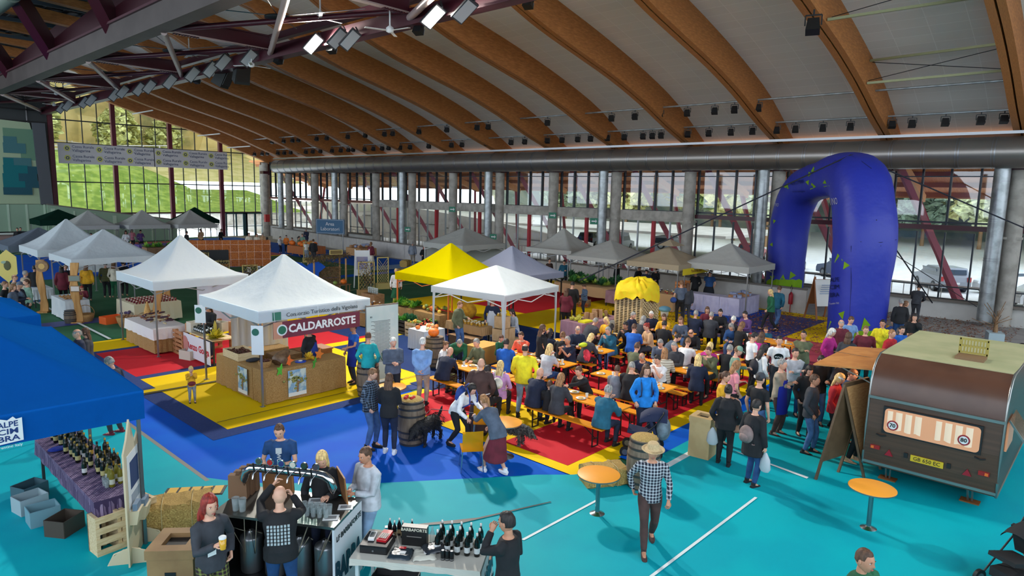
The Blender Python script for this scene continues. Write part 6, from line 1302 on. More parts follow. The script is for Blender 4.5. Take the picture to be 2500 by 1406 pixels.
    patch('logo_panel',[(1929,428),(1964,416),(1970,477),(1938,475)],WHITE);wrapt('ALPE CIMBRA',13,dk,(1931,448),(1964,443));wrapt('vivi la montagna',6,dk,(1936,467),(1966,466))
    patch('logo_panel',[(1869,612),(1878,606),(1878,640),(1869,641)],WHITE,nu=3,nv=3)
    for s,y in(('PE',615),('M',625),('R',635)):wrapt(s,9,dk,(1870,y),(1877,y))
    # seams and rope points
    g=MB()
    for pl in([(2078,380),(2040,392),(2012,410)],[(2078,380),(2105,395),(2128,412)],[(2100,590),(2150,592),(2188,585)],[(2078,600),(2078,700),(2074,790)]):
        q=[hit(*a)for a in pl];q=[a+b*.01 for a,b in q if a is not None]
        if len(q)>1:g.tube(q,.012,M((18,26,90),.7),5)
    g.build('seam',o)
    # guy ropes
    for i,(a,b,lab)in enumerate((((2078,378),G(1245,870,0)if 0 else Vector((21.5,16.2,1.9)),'black guy rope from the arch top down to the left over the tents'),((2080,378),Vector((36.0,-.5,2.6)),'black guy rope from the arch top to the right window wall'),((2139,537),Vector((34.5,6.2,.9)),'black guy rope from the shoulder of the near arch leg to the wall'),((1900,470),Vector((26.5,17.2,1.9)),'thin second guy rope from the far arch leg to the tents'),((2150,600),Vector((34.9,4.6,.9)),'thin guy rope crossing the windows behind the near arch leg'))):
        q,nn=hit(*a)
        if q is None:continue
        g=MB();g.tube([q,b],.028 if i<3 else .014,M((26,28,40),.8),6);tag(g.build('guy_rope'),lab,'rope')
arch()
# ================================================================ CARAVAN
def caravan():
    o=empty('caravan',(13.72,2.27,0),0,'old brown panelled caravan with rounded corners and a lit rear window','caravan')
    br=M((74,52,38),.35,key='caravan_brown',noise=2,c2=(84,60,44),sc=(1,.3,12));ub=M((80,50,36),.35,key='caravan_upper',noise=1.5,c2=(92,60,44));rf=M((168,168,124),.6,key='caravan_roof',noise=1.2,c2=(184,180,136));al=M((150,152,148),.3,.8,key='alu_trim');W=2.12;L=4.2
    pr=[(.0,.62),(.02,.36),(.1,.33),(3.8,.33),(4.1,.36),(4.2,.6),(4.2,1.9),(4.05,2.25),(3.75,2.4)];roof0=[(.55,2.44),(.34,2.36),(.18,2.22),(.09,2.0),(.05,1.72)]
    poly=pr+roof0+[(.0,1.1)]
    g=MB();g.prism(poly,1,-W/2,W/2,br);g.build('body',o)
    g=MB();q=[(3.77,2.405),(.56,2.445)];g.add([(x,s*(W/2-.0),z+d)for s in(-1,1)for x,z in q for d in(.0,)],[(0,1,3,2)],rf);g.box((2.16,0,2.43),(3.2,W,.05),rf);g.build('roof',o)
    g=MB();g.loft([[V(x-.012,s*W/2*.995,z+.006)for x,z in roof0]for s in(-1,1)],ub,True,caps=False,close=False);g.build('upper_panel',o)
    for s in(-1,1):
        g=MB();g.tube([V(x,s*W/2,z)for x,z in poly+poly[:1]],.022,al,8);g.build('edge_trim',o)
    g=MB();g.box((-.0,0,1.70),(.06,W,.05),al);g.box((.0,0,.42),(.04,W,.05),al);g.build('waist_trim',o)
    gl=M((206,146,108),.3,key='lit_window',emit=.55);g=MB();g.box((-.012,0,1.31),(.03,1.56,.52),BLACK);g.build('window_frame',o)
    wp=MB();hw,hh,r=.75,.23,.07;pts=[(hw-r+r*math.cos(a),hh-r+r*math.sin(a))if 0 else None for a in[0]];poly2=[]
    for cx,cz,a0 in((hw-r,hh-r,0),(-hw+r,hh-r,1.5708),(-hw+r,-hh+r,3.1416),(hw-r,-hh+r,4.7124)):
        for k in range(5):a=a0+k*.3927;poly2.append((cx+r*math.cos(a),1.31+cz+r*math.sin(a)))
    wp.prism(poly2,0,-.034,-.026,gl);pn=wp.build('window',o)
    g=MB();ct=M((236,206,176),.8,key='curtain',emit=.35)
    for a,c in((-.68,-.08),(.1,.70)):
        R_=[[V(-.037-.006*math.sin((a+(c-a)*i/30)*40),a+(c-a)*i/30,z)for i in range(31)]for z in(1.50,1.17)];R_[1]=[p+V(0,0,-.03*abs(math.sin(p.y*14)))for p in R_[1]];g.loft(R_,ct,True,caps=False,close=False)
    g.build('curtain',pn)
    for y,s in((.60,'70'),(-.52,'80')):
        z=1.235 if s=='70' else 1.26;g=MB();g.tube([(-.045,y,z),(-.05,y,z)],.095,M((150,30,40),.5),24);g.tube([(-.05,y,z),(-.054,y,z)],.07,WHITE,24);q=g.build('speed_sticker',o);text(s,.10,BLACK,q,(-.06,y,z),(math.pi/2,0,-math.pi/2),bold=.002)
    g=MB();g.box((-.02,.0,.70),(.02,.52,.115),M((214,180,30),.5));q=g.build('number_plate',o);text('GB 650 EC',.10,BLACK,q,(-.035,0,.70),(math.pi/2,0,-math.pi/2),sx=.95)
    for s in(-1,1):
        g=MB();g.box((-.02,s*.86,.74),(.05,.16,.07),M((150,30,30),.3));g.box((-.04,s*.9,.74),(.03,.05,.05),M((226,110,40),.3));g.build('tail_light',o)
        g=MB();g.prism([(s*.62-.07,.63),(s*.62+.07,.63),(s*.62,.75)],0,-.03,-.005,M((150,24,40),.3));g.build('reflector',o)
        g=MB();g.tube([(-.02,s*.78-.08,1.0),(-.05,s*.78,.985),(-.02,s*.78+.08,1.0)],.012,BLACK,6);g.build('grab_handle',o);g=MB();g.box((-.015,s*.34,.72),(.03,.06,.09),BLACK);g.build('plate_lamp',o)
        g=MB();g.bar((.25,s*.7,.34),(.35,s*.7,.06),.03,.03,al);g.bar((.25,s*.62,.34),(.35,s*.64,.06),.03,.03,al);g.box((.35,s*.67,.03),(.2,.3,.06),M((130,76,30),.7));g.build('corner_steady',o)
        g=MB();g.tube([(2.1,s*(W/2-.25),.32),(2.1,s*(W/2-.05),.32)],.32,BLACK,20);g.tube([(2.1,s*(W/2-.05),.32),(2.1,s*(W/2-.03),.32)],.18,al,16);g.build('wheel',o)
    # roof vent
    vm=M((166,150,70),.5,key='vent_yellow');g=MB();g.box((1.3,-.3,2.48),(.42,.46,.05),M((130,100,70),.6));g.build('vent_base',o);g=MB()
    for k in range(9):g.box((1.5,-.3-.2+.05*k,2.66),(.025,.022,.28),vm)
    for z in(2.53,2.66,2.79):g.box((1.5,-.3,z),(.03,.46,.035),vm)
    for s in(-1,1):g.box((1.5,-.3+s*.225,2.66),(.03,.03,.3),vm)
    g.build('vent_lid',o)
    # serving flap: plywood held out from the side
    pw=M((196,128,62),.55,key='plywood',noise=3,c2=(210,144,76));g=MB();g.bar((.55,W/2+.02,2.10),(.55,W/2+1.22,1.98),.0,.0,pw);g=MB();g.add([(.5,W/2,2.12),(2.9,W/2,2.12),(2.9,W/2+1.22,2.0),(.5,W/2+1.22,2.0)]+[(.5,W/2,2.09),(2.9,W/2,2.09),(2.9,W/2+1.22,1.97),(.5,W/2+1.22,1.97)],[(0,3,2,1),(4,5,6,7),(0,1,5,4),(1,2,6,5),(2,3,7,6),(3,0,4,7)],pw);g.box((1.7,W/2+.6,2.075),(.015,1.2,.01),OLDWOOD);g.build('serving_flap',o)
    g=MB()
    for x in(.6,2.8):g.bar((x,W/2,1.75),(x,W/2+.75,2.03),.02,.02,al)
    g.build('flap_stay',o);g=MB();g.box((1.7,W/2+.01,1.55),(2.1,.04,.7),M((40,30,24),.8));g.box((1.7,W/2+.12,1.18),(2.2,.3,.03),pw);g.build('serving_hatch',o)
    # opened side window on the far side
    g=MB();g.box((.75,-W/2-.02,1.35),(.8,.03,.5),gl);g.build('side_window',o);g=MB();g.add([(.3,-W/2-.03,1.68),(1.2,-W/2-.03,1.68),(1.2,-W/2-.36,1.22),(.3,-W/2-.36,1.22)],[(0,1,2,3),(3,2,1,0)],clearmat('window_flap',(170,150,130),.5));g.bar((.3,-W/2-.03,1.68),(.3,-W/2-.36,1.22),.03,.03,al);g.bar((.3,-W/2-.36,1.22),(1.2,-W/2-.36,1.22),.03,.03,al);g.build('window_flap',o)
    l=bpy.data.lights.new('caravan_light','POINT');l.energy=25;l.color=(1,.6,.3);l.shadow_soft_size=.1;q=bpy.data.objects.new('caravan_light',l);COL.objects.link(q);q.parent=o;q.location=(1.7,W/2+.5,1.85)
    # folding sign seen from the back
    dw=M((84,64,42),.6,key='dark_ply',noise=4,c2=(96,74,50));T0,T1=G(2062,940,1.8),G(2120,925,1.8);F0,F1=G(1990,1175,0),G(2045,1157,0);R0,R1=G(2110,1170,0),G(2150,1150,0)
    o=empty('folding_signboard',(F0.x,F0.y,0),0,'tall dark wooden folding signboard seen from behind, left of the caravan','signboard');L0=V(F0.x,F0.y,0);g=MB();T0,T1,F0,F1,R0,R1=[q-L0 for q in(T0,T1,F0,F1,R0,R1)]
    for a,c in((F0,T0),(F1,T1),(R0,T0),(R1,T1)):g.bar(a,c,.045,.045,dw)
    g.bar(T0,T1,.05,.08,dw);g.build('frame',o);nn=(T0-F0).cross(T1-T0).normalized()*.012;q=[mix(F0,T0,.2),mix(F1,T1,.2),T1,T0];g=MB();g.add([a+nn for a in q]+[a-nn for a in q],[(0,1,2,3),(7,6,5,4),(0,4,5,1),(3,2,6,7),(1,5,6,2),(0,3,7,4)],dw);g.build('back_panel',o)
    q=[mix(R0,T0,.2),mix(R1,T1,.2),T1,T0];g=MB();nn=(T0-R0).cross(T1-T0).normalized()*.012;g.add([a+nn for a in q]+[a-nn for a in q],[(0,1,2,3),(7,6,5,4),(0,4,5,1),(3,2,6,7),(1,5,6,2),(0,3,7,4)],WOOD);g.build('front_panel',o)
caravan()
# ================================================================ FRONT: BAR, WHITE TABLE, BLUE TENT STALL
def front():
    ang=math.radians(-58);o=empty('beer_counter',(4.27,8.02,0),ang,'steel topped mobile beer counter with a white lettered end panel','counter')
    st=M((104,104,100),.3,.85,key='counter_steel',noise=2,c2=(120,120,116));chrome=M((190,192,194),.12,1,key='chrome2')
    g=MB();g.box((0,0,1.08),(1.75,.86,.035),st);g.build('counter_top',o);g=MB();g.box((.86,0,.53),(.03,.86,1.06),M((206,208,212),.6,key='panel_white'));p=g.build('end_panel',o)
    text('LF BARBAFORTE',.105,BLACK,p,(.885,0.0,.9),(math.pi/2,0,math.pi/2),bold=.001);text('BARBA',.42,M((24,50,70),.6),p,(.885,-.03,.42),(math.pi/2,0,math.pi/2),bold=.02,sx=.62)
    g=MB();g.box((0,.41,.53),(1.72,.03,1.06),BLACK);g.box((-.86,0,.53),(.03,.86,1.06),BLACK);g.box((0,0,.1),(1.7,.8,.03),BLACK);g.box((0,-.3,1.03),(1.7,.03,.06),M((80,60,44),.6));g.build('cabinet',o)
    for i in range(4):g=MB();g.lathe([(.14,.12),(.15,.15),(.15,.6),(.14,.63),(.06,.66),(.04,.70)],STEEL,(-.55+.37*i,-.05,0),18);g.build('keg',o)
    g=MB();rr=random.Random(1)
    for i in range(6):x=-.6+.25*i;g.tube([(x,-.1,.7),(x+rr.uniform(-.1,.1),-.3,.85),(x+rr.uniform(-.15,.15),-.28,.5),(x+rr.uniform(-.1,.1),-.2,.95)],.008,M((150,140,120),.5),5)
    g.build('hose',o)
    g=MB();pts=[(-.66,.0,1.1),(-.66,0,1.3),(-.66,0,1.42),(-.62,0,1.52),(-.54,0,1.575),(-.42,0,1.59),(.42,0,1.59),(.54,0,1.575),(.62,0,1.52),(.66,0,1.42),(.66,0,1.3),(.66,0,1.1)];g.tube(pts,.058,chrome,16);tw=g.build('tap_tower',o)
    for i in range(6):
        x=-.42+.168*i;g=MB();g.tube([(x,-.05,1.59),(x,-.15,1.57),(x,-.17,1.5)],.014,chrome,8);g.tube([(x,-.12,1.58),(x,-.15,1.72)],.012,BLACK,8);g.build('tap',tw)
        g=MB();g.tube([(x,.0,1.69),(x,-.018,1.69)],.052,chrome,18);g.tube([(x,-.018,1.69),(x,-.022,1.69)],.04,M([(60,70,60),(160,30,30),(40,50,110),(200,196,180),(30,60,50),(60,60,70)][i],.4),16);g.tube([(x,.0,1.62),(x,0,1.65)],.01,chrome,6);g.build('badge',tw)
    def W_(x,y,z):return Matrix.Rotation(ang,3,'Z')@V(x,y,0)+V(4.27,8.02,z)
    for i,(x,y,lab,rz)in enumerate(((-.35,.34,'brown menu board leaning on the far side of the beer counter, left one',.1),(.62,.36,'brown wooden board at the right end of the beer counter',-.9))):
        g=MB();g.box((0,0,.19),(.46,.02,.4),M((150,104,60),.6),rx=.1);g.box((0,-.012,.19),(.4,.006,.34),M((128,84,46),.7),rx=.1);s=g.build('wooden_board',None,W_(x,y,1.1),ang+rz);tag(s,lab,'board')
    for i in range(3):put('paper_bag','kbag',lambda:(lambda g:(g.box((0,0,.17),(.26,.1,.34),M((120,88,62),.8),taper=.95),g.box((0,0,.36),(.06,.02,.05),M((96,70,50),.8)),g.build('b'))[2])(MB()),tuple(W_(-.78,.05+.13*i,1.1)),('front','middle','rear')[i]+' of the three brown paper bags at the left end of the beer counter','paper bag',None,ang+.2)
    glass=clearmat('clear_glass',(220,228,228),.45);beer=M((206,140,30),.2,key='beer')
    def empty_glass():g=MB();g.lathe([(.03,0),(.04,.14),(.037,.14),(.028,.01)],glass,(0,0,0),14);return g.build('g')
    for i in range(10):q=W_(.30+.09*(i%5),-.22+.1*(i//5),1.1);put('beer_glass','eg',empty_glass,tuple(q),'empty beer glass on the counter by the right leg of the tap tower','glass','empty glasses on the beer counter')
    for i in range(2):q=W_(-.6+.1*i,-.3,1.1);put('beer_glass','eg',None,tuple(q),'empty beer glass at the left end of the steel counter','glass','glasses at the left counter end',s=1.3)
    for i,(x,y)in enumerate(((.3,.2),(.42,.05),(.72,-.2),(.78,.12))):put('price_list','pl',lambda:(lambda g:(g.box((0,0,.003),(.2,.15,.006),WHITE),g.box((0,0,.007),(.14,.08,.002),M((130,130,130),.8)),g.build('s'))[2])(MB()),tuple(W_(x,y,1.1)),'white paper sheet on the beer counter, '+('behind the taps','under the taps','at the near corner','by the end panel')[i],'paper sheet',None,ang+.3)
    # white table
    a2=math.radians(-55);c2=V(5.22,6.33,0);table(c2.x-.83,c2.y-.37,c2.x+.83,c2.y+.37,.74,WHITE,M((190,200,200),.6,key='table_leg_white'),'folding table with pale legs in front of the beer counter',rz=a2)
    tc_=drape(c2.x-.83,c2.y-.37,c2.x+.83,c2.y+.37,.75,.09,M((196,192,180),.85,key='offwhite_cloth'),'off-white cloth on the table of bottles in the foreground',a2,fold=.008)
    g=MB();g.add([(.86,-.37,.74),(.86,.37,.74),(.9,.36,.05),(.9,-.36,.05)],[(0,1,2,3),(3,2,1,0)],M((196,206,206),.7));bn=g.build('end_banner',None,c2,a2);tag(bn,'white banner with big teal letters hanging from the right end of the foreground table','banner');text('BARBA',.3,M((20,70,84),.6),bn,(.885,0,.5),(math.pi/2,0,math.pi/2),bold=.012,sx=.8);text('FORTE',.3,M((20,70,84),.6),bn,(.9,0,.2),(math.pi/2,0,math.pi/2),bold=.012,sx=.8)
    def T(x,y,z=.757):q=Matrix.Rotation(a2,3,'Z')@V(x,y,0);return(c2.x+q.x,c2.y+q.y,z)
    bb=bottle_m((10,14,12),(196,200,198),(190,190,186),.30);PX=[(1065,1262),(1080,1277),(1100,1270),(1060,1293),(1088,1288),(1118,1280),(1135,1282),(1148,1277),(1165,1282),(1076,1305),(1108,1300),(1128,1300),(1150,1302),(1120,1316),(1143,1318),(1158,1318)]
    k=0
    for i in range(5):
        for j in range(3):
            x,y=.22+.13*i,.22-.13*j
            put('beer_bottle','bigb',bb,T(x+.01*(j%2),y),'dark bottle in the big group on the foreground table','bottle','dark bottles on the foreground table',s=1.06)
    for i,(x,y)in enumerate(((-.52,.27),(-.44,.22),(-.40,.30),(-.33,.24),(-.22,.3),(-.28,.18))):put('small_bottle','smb',bottle_m((14,14,16),(150,130,96),(180,180,176),.2),T(x,y),'small dark bottle behind the red calculator','bottle','small bottles at the left of the foreground table',s=.82)
    for i in range(3):put('drink_can','can',lambda:(lambda g:(g.lathe([(.022,0),(.026,.006),(.026,.1),(.022,.112)],M((30,32,34),.3,.4),(0,0,0),14),g.lathe([(.0262,.01),(.0262,.026)],STEEL,(0,0,0),14,True,False),g.lathe([(.022,.112),(.02,.114),(.005,.112)],STEEL,(0,0,0),14),g.build('c'))[3])(MB()),T(.33+.058*i,-.2),'dark drink can, %s of three in front of the bottles'%('left','middle','right')[i],'can',None,s=1.15)
    put('empty_bottle','clrb',lambda:(lambda g:(g.lathe([(.034,0),(.038,.01),(.036,.14),(.014,.2),(.013,.24)],glass,(0,0,0),14),g.build('b'))[1])(MB()),T(.1,.15),'clear empty bottle left of the dark bottles','bottle')
    o=empty('cash_box',T(-.58,-.05),a2,'black cash drawer at the left end of the foreground table','cash drawer');g=MB();g.box((0,0,.055),(.36,.36,.11),BLACK);g.build('body',o);g=MB();g.box((0,-.183,.055),(.34,.01,.08),M((30,30,32),.3));g.tube([(0,-.19,.05),(0,-.2,.05)],.012,STEEL,10);g.build('drawer',o)
    o=empty('red_calculator',T(-.50,.0,.87),a2-.1,'red desk calculator on the cash drawer','calculator');g=MB();g.box((0,0,.02),(.13,.24,.035),M((190,30,40),.4),rx=.08);g.build('body',o);g=MB()
    for i in range(4):
        for j in range(5):g.box((-.04+.027*i,-.08+.026*j,.042),(.02,.018,.008),M((190,180,170),.5))
    g.build('keys',o)
    o=empty('card_reader',T(-.66,-.02,.87),a2+.1,'white card reader on the cash drawer','card reader');g=MB();g.box((0,0,.016),(.08,.19,.03),WHITE);g.build('body',o);g=MB();g.box((0,.01,.033),(.062,.12,.004),M((50,60,60),.2));g.build('screen',o)
    g=MB();g.box((0,0,.13),(.34,.1,.26),M((22,22,22),.4));g.box((0,-.052,.13),(.2,.004,.01),M((120,116,110),.6));bx=g.build('beer_box',None,T(-.12,.1),a2);tag(bx,'black carton standing in the middle of the foreground table','carton');text('BARBAFORTE',.058,M((206,200,180),.6),bx,(0,-.056,.225),bold=.001)
    for i,(x,y,c,lab)in enumerate(((-.22,-.2,(38,50,58),'dark folded shirt in a plastic bag, left of the two'),(.08,-.16,(196,194,180),'pale folded shirt in a plastic bag beside the dark one'),(.18,-.05,(40,46,52),'dark grey folded shirt on top of the pale one'))):
        g=MB();rr=random.Random(i);vs=[];n=10
        for b in range(n+1):
            for a in range(n+1):vs.append(V(-.15+.3*a/n,-.12+.24*b/n,(.045 if 0<a<n and 0<b<n else 0)+rr.uniform(0,.018)+(.04 if i==2 else 0)))
        g.add(vs,[(b*(n+1)+a,b*(n+1)+a+1,(b+1)*(n+1)+a+1,(b+1)*(n+1)+a)for a in range(n)for b in range(n)],M(c,.25,key='shirt_bag'),True);g.box((.03,-.02,.06+(.04 if i==2 else 0)),(.08,.06,.004),WHITE)
        if i==0:g.box((.0,.08,.065),(.09,.05,.004),M((190,30,40),.5))
        tag(g.build('folded_shirt',None,T(x,y),a2+.3*i),lab,'shirt')
    for i in range(3):o=crate(T(-.35+.0*i,-.1,.02+.12*i),a2,.6,.4,.11,M((30,30,32),.6),('lowest','middle','top')[i]+' of the black cartons stacked under the foreground table',1,'carton',solid=True);text('BARBAFORTE',.07,WHITE,o,(0,-.21,.055),bold=.001)
    # bin with hole beside the redhead
    def bin_(loc,rz,w,h,m,lab):
        o=empty('plywood_bin',loc,rz,lab,'waste bin');g=MB();g.box((0,0,h/2),(w,w,h),m);g.build('body',o);g=MB()
        for s in(-1,1):g.box((s*w*.4,0,h+.02),(w*.26,w*1.06,.12),m);g.box((0,s*w*.4,h+.02),(w*.54,w*.26,.119),m)
        g.build('lid',o);g=MB();g.box((0,0,h+.01),(w*.53,w*.53,.02),BLACK);g.build('bin_bag',o);g=MB();g.box((0,-w/2-.003,h*.72),(w*.24,.01,.05),BLACK);g.build('hand_hole',o);return o
    bin_((2.98,8.45,0),math.radians(-42),.55,.86,M((136,104,66),.6,key='bin_ply',noise=3,c2=(150,118,76)),'big plywood waste bin beside the red-haired woman');bin_((12.55,6.08,0),.1,.44,.82,M((186,156,108),.6,key='bin_ply2',noise=3,c2=(198,168,120)),'plywood waste bin beside the two women in black')
    bale(3.75,10.55,math.radians(-25),.95,.62,.5,'straw bale behind the big plywood bin');bale(9.95,6.75,math.radians(-30),.8,.5,.36,'straw bale beside the round orange table and barrel')
    barrel(10.36,6.16,'wooden barrel with straw on top behind the man in the hat',.97,.31,STRAW);barrel(8.66,10.86,'wooden barrel with apples in straw beside the black dog',.98,.30,STRAW);barrel(13.15,15.35,'wooden barrel carrying a big orange pumpkin',.95,.32);barrel(9.95,14.3,'wooden barrel piled with gourds by the white poster banner',.95,.30,STRAW)
    put('pumpkin','pk',None,(13.1,15.35,.95),'big orange pumpkin on the barrel behind the grey-haired men','pumpkin',None,0,.85)
    pile('apple',[('ap1',round_m((190,40,40),.045)),('ap2',round_m((200,210,60),.045))],8.5,10.75,8.7,10.95,.99,7,'apple in the straw of the barrel beside the dog','apple','apples on the barrel');pile('gourd',[('go1',None),('go2',None),('go4',None)],9.78,14.14,10.12,14.46,.99,16,'small gourd heaped on the barrel by the poster banner','gourd','gourds on the barrel')
    # cable ramp
    o=empty('cable_ramp',(4.42,11.62,0),math.radians(-37),'black and yellow cable ramp on the turquoise floor','cable ramp');bk=M((30,32,36),.6,key='rubber');yl=M((214,170,70),.5,key='ramp_yellow')
    g=MB();L=.5;g.prism([(-.28,.004),(.28,.004),(.17,.05),(-.17,.05)],0,-.5,.5,bk);g.build('ramp',o)
    for i in range(5):g=MB();g.box((-.38+.19*i,0,.052),(.15,.32,.008),yl);g.build('yellow_lid',o)
    # stall under blue tent
    table(2.62,10.6,3.28,14.0,.8,PALEWOOD,LEGM,'long table under the blue tent');vt=brickmat('checked_cloth',(92,74,110),(150,130,160),(60,44,80),.05,.03,.006,.85,1,(0,0,0));d=drape(2.62,10.6,3.28,14.0,.8,.28,vt,'violet checked cloth on the bottle table under the blue tent',fold=.012)
    R=GOODS;cs=[((14,18,14),(190,180,120),(170,140,60)),((18,30,18),(210,210,206),(20,20,22)),((30,26,10),(200,160,60),(190,150,50)),((120,110,30),(200,200,180),(60,60,50))]
    for i in range(46):
        t=i/46;c=cs[i%3]if t>.14 else cs[3];put('wine_bottle','wb%d'%cs.index(c),bottle_m(*c),(2.98+.13*(i%3)-.12*(t>.5)+R.uniform(-.03,.03),10.95+2.9*t**1.1+R.uniform(-.04,.04),.81),'standing wine bottle on the violet checked cloth','bottle','bottles on the violet checked cloth',R.random()*6,R.uniform(.95,1.15))
    put('wine_bottle','wb1',None,(2.80,11.75,.81),'single wine bottle standing apart on the left of the checked cloth','bottle')
    for i in range(4):put('plastic_cup','eg',None,(2.9+.08*(i%2),11.0+.1*(i//2),.81),'clear plastic cup near the end of the checked cloth','cup','plastic cups on the checked cloth')
    put('blue_cloth','blc',lambda:(lambda g:(g.ball((0,0,.02),(.16,.12,.03),M((20,50,150),.8),10,5),g.build('c'))[1])(MB()),(2.78,13.2,.81),'crumpled blue cloth on the checked table','cloth')
    for i,(x,y,rz,w,d_,h,lab)in enumerate(((2.76,10.58,.1,.42,.28,.62,'slatted wooden crate standing on end, nearer the left'),(3.12,10.68,.2,.6,.32,.62,'wider slatted crate standing on end at the table corner'))):
        o=empty('wooden_crate',(x,y,0),rz,lab,'crate');g=MB()
        for k in range(4):g.box((0,-d_/2,.08+k*(h-.12)/3),(w,.015,.1),PALEWOOD)
        g.build('slats',o);g=MB()
        for s in(-1,0,1):g.box((s*(w/2-.03),0 if s else d_/2,h/2),(.05,d_ if s else .02,h),PALEWOOD)
        g.box((0,d_/2,h/2),(w,.012,h),OLDWOOD);g.build('frame',o)
    for i,(x,y,c)in enumerate(((2.3,12.2,(110,150,160)),(2.25,12.8,(150,170,175)),(2.35,13.3,(60,90,100)),(2.45,11.6,(70,60,50)))):crate((x,y,0),.2*i,.4,.34,.3,M(c,.6),('pale blue','white','dark teal','brown')[i]+' storage box on the floor behind the checked table',1,'storage_box',solid=True)
    o=empty('info_board',(3.02,10.17,0),math.radians(58),'tall pale wooden board with a peaked top, posters and leaflet holders at the tent corner','information board');pw=M((206,190,156),.6,key='board_ply')
    g=MB();g.prism([(-.42,.0),(.42,.0),(.42,1.55),(.3,1.8),(.12,1.7),(-.08,2.1),(-.25,1.85),(-.42,1.7)],1,-.012,.012,pw);g.build('panel',o);g=MB()
    for s in(-1,1):g.tube([(s*.3,-.32,0),(s*.3,-.22,.2),(s*.3,0,.28),(s*.3,.22,.2),(s*.3,.32,0)],.012,pw,6);g.prism([(-.32,0),(.32,0),(.25,.16),(.1,.26),(-.1,.26),(-.25,.16)],0,s*.3-.01,s*.3+.01,pw)
    g.build('foot',o);g=MB();g.box((0,-.016,1.2),(.6,.006,.85),WHITE);g.box((0,-.02,1.3),(.4,.004,.4),M((40,60,100),.7));g.box((0,-.02,.95),(.4,.004,.14),M((150,160,170),.7));g.build('poster',o)
    for z,x in((.62,-.2),(.5,.2)):
        g=MB();g.prism([(-.02,z),(-.13,z+.02),(-.16,z+.22),(-.02,z+.22)][::-1]if 0 else[(-.012,z),(-.1,z),(-.14,z+.2),(-.012,z+.2)],0,x-.12,x+.12,pw);g.box((x,-.08,z+.22),(.2,.06,.16),M((110,130,150),.6));g.build('leaflet_holder',o)
    # autumn leaves strewn on the mats at the right
    rr=random.Random(21);lm=[M(c,.8)for c in((120,66,34),(150,90,48),(96,54,30),(176,120,60),(140,80,60))];b=MB()
    for i in range(11000):
        u=rr.random()
        if u<.7:x,y=rr.uniform(23.5,35.9),rr.uniform(3,12.4)
        elif u<.9:x,y=rr.uniform(21.5,31.5),rr.uniform(10,15)
        else:x,y=rr.uniform(22,28),rr.uniform(12,18)
        if x>31.5 and y>10:continue
        if rr.random()<max(0,(25-x)/4):continue
        a=rr.uniform(0,6.28);L=rr.uniform(.05,.10);d=V(math.cos(a),math.sin(a),rr.uniform(-.1,.4))*L;s=V(-math.sin(a),math.cos(a),rr.uniform(-.3,.3))*L*.45;p=V(x,y,.085*rr.random()**2+.05);b.add([p,p+d*.5+s,p+d,p+d*.5-s],[(0,1,2,3)],lm[i%5])
    tag(b.build('fallen_leaves'),'carpet of fallen brown autumn leaves on the mats at the right','leaves',kind='stuff')
    # glass box and branch near the right column
    p=G(2405,870,0);o=empty('branch_display',(31.0,3.4,0),.3,'bare leafy branch in a pale box near the right column','plant');g=MB();g.box((0,0,.25),(.7,.5,.5),M((170,190,196),.3));g.build('box',o);g=MB();rr=random.Random(4);g.tube([(0,0,.3),(.05,0,1.1)],[.1,.04],OLDWOOD,8)
    for i in range(14):a=rr.uniform(0,6.28);e=rr.uniform(.2,1.3);q=V(.03,0,rr.uniform(.5,1.1));g.tube([q,q+V(math.cos(a)*math.cos(e),math.sin(a)*math.cos(e),math.sin(e))*rr.uniform(.4,.9)],.012,OLDWOOD,5)
    g.build('branch',o)
    # strollers
    def stroller(loc,rz,lab,hood,bagc,s=1):
        o=empty('stroller',loc,rz,lab,'stroller');o.scale=(s,)*3;bk=BLACK;g=MB()
        for q in(-1,1):g.tube([(q*.24,-.42,.98),(q*.24,-.28,.75),(q*.26,.3,.14)],.014,bk,8);g.tube([(q*.25,.1,.5),(q*.27,-.3,.15)],.014,bk,8)
        g.tube([(-.24,-.42,.98),(.24,-.42,.98)],.018,bk,8);g.tube([(-.26,-.3,.16),(.26,-.3,.16)],.012,bk,8);g.build('frame',o)
        for x,y,r in((-.28,-.3,.15),(.28,-.3,.15),(-.27,.32,.11),(.27,.32,.11)):
            g=MB();g.tube([(x-.025,y,r),(x+.025,y,r)],r,BLACK,20);g.tube([(x-.03,y,r),(x+.03,y,r)],r*.55,STEEL,14);g.build('wheel',o)
        g=MB();g.box((0,.05,.5),(.4,.5,.06),M(hood,.8),rx=.15);g.box((0,-.2,.72),(.4,.06,.45),M(hood,.8),rx=-.35);g.build('seat',o)
        R_=[[V(.23*math.cos(t),-.3+.42*math.sin(a),.68+.36*math.cos(a)*(.35+.65*math.sin(t)))for t in[math.pi*k/12 for k in range(13)]]for a in[-.5+1.5*j/5 for j in range(6)]];g=MB();g.loft(R_,M(hood,.8,key='hood'),True,caps=False,close=False);g.build('hood',o)
        g=MB();g.ball((0,-.42,.60),(.24,.16,.25),M(bagc,.8,key='bag',noise=8,bump=.5),14,9);g.tube([(-.12,-.5,.8),(0,-.46,1.0),(.12,-.5,.8)],.012,M(bagc,.8),6);g.build('hanging_bag',o);g=MB();g.box((0,0,.24),(.4,.45,.14),M((24,26,30),.8));g.build('basket',o)
    stroller((11.75,7.05,0),math.radians(28),'dark blue stroller with a grey bag beside the woman in bright blue',(24,34,66),(96,110,120));p=G(2470,1440,0);stroller((p.x,p.y,0),math.radians(60),'black stroller with a khaki bag cut by the lower right corner',(24,24,26),(130,128,100),.95)
    # yellow see-through chairs
    ac=clearmat('amber_plastic',(236,170,10),.55,.08)
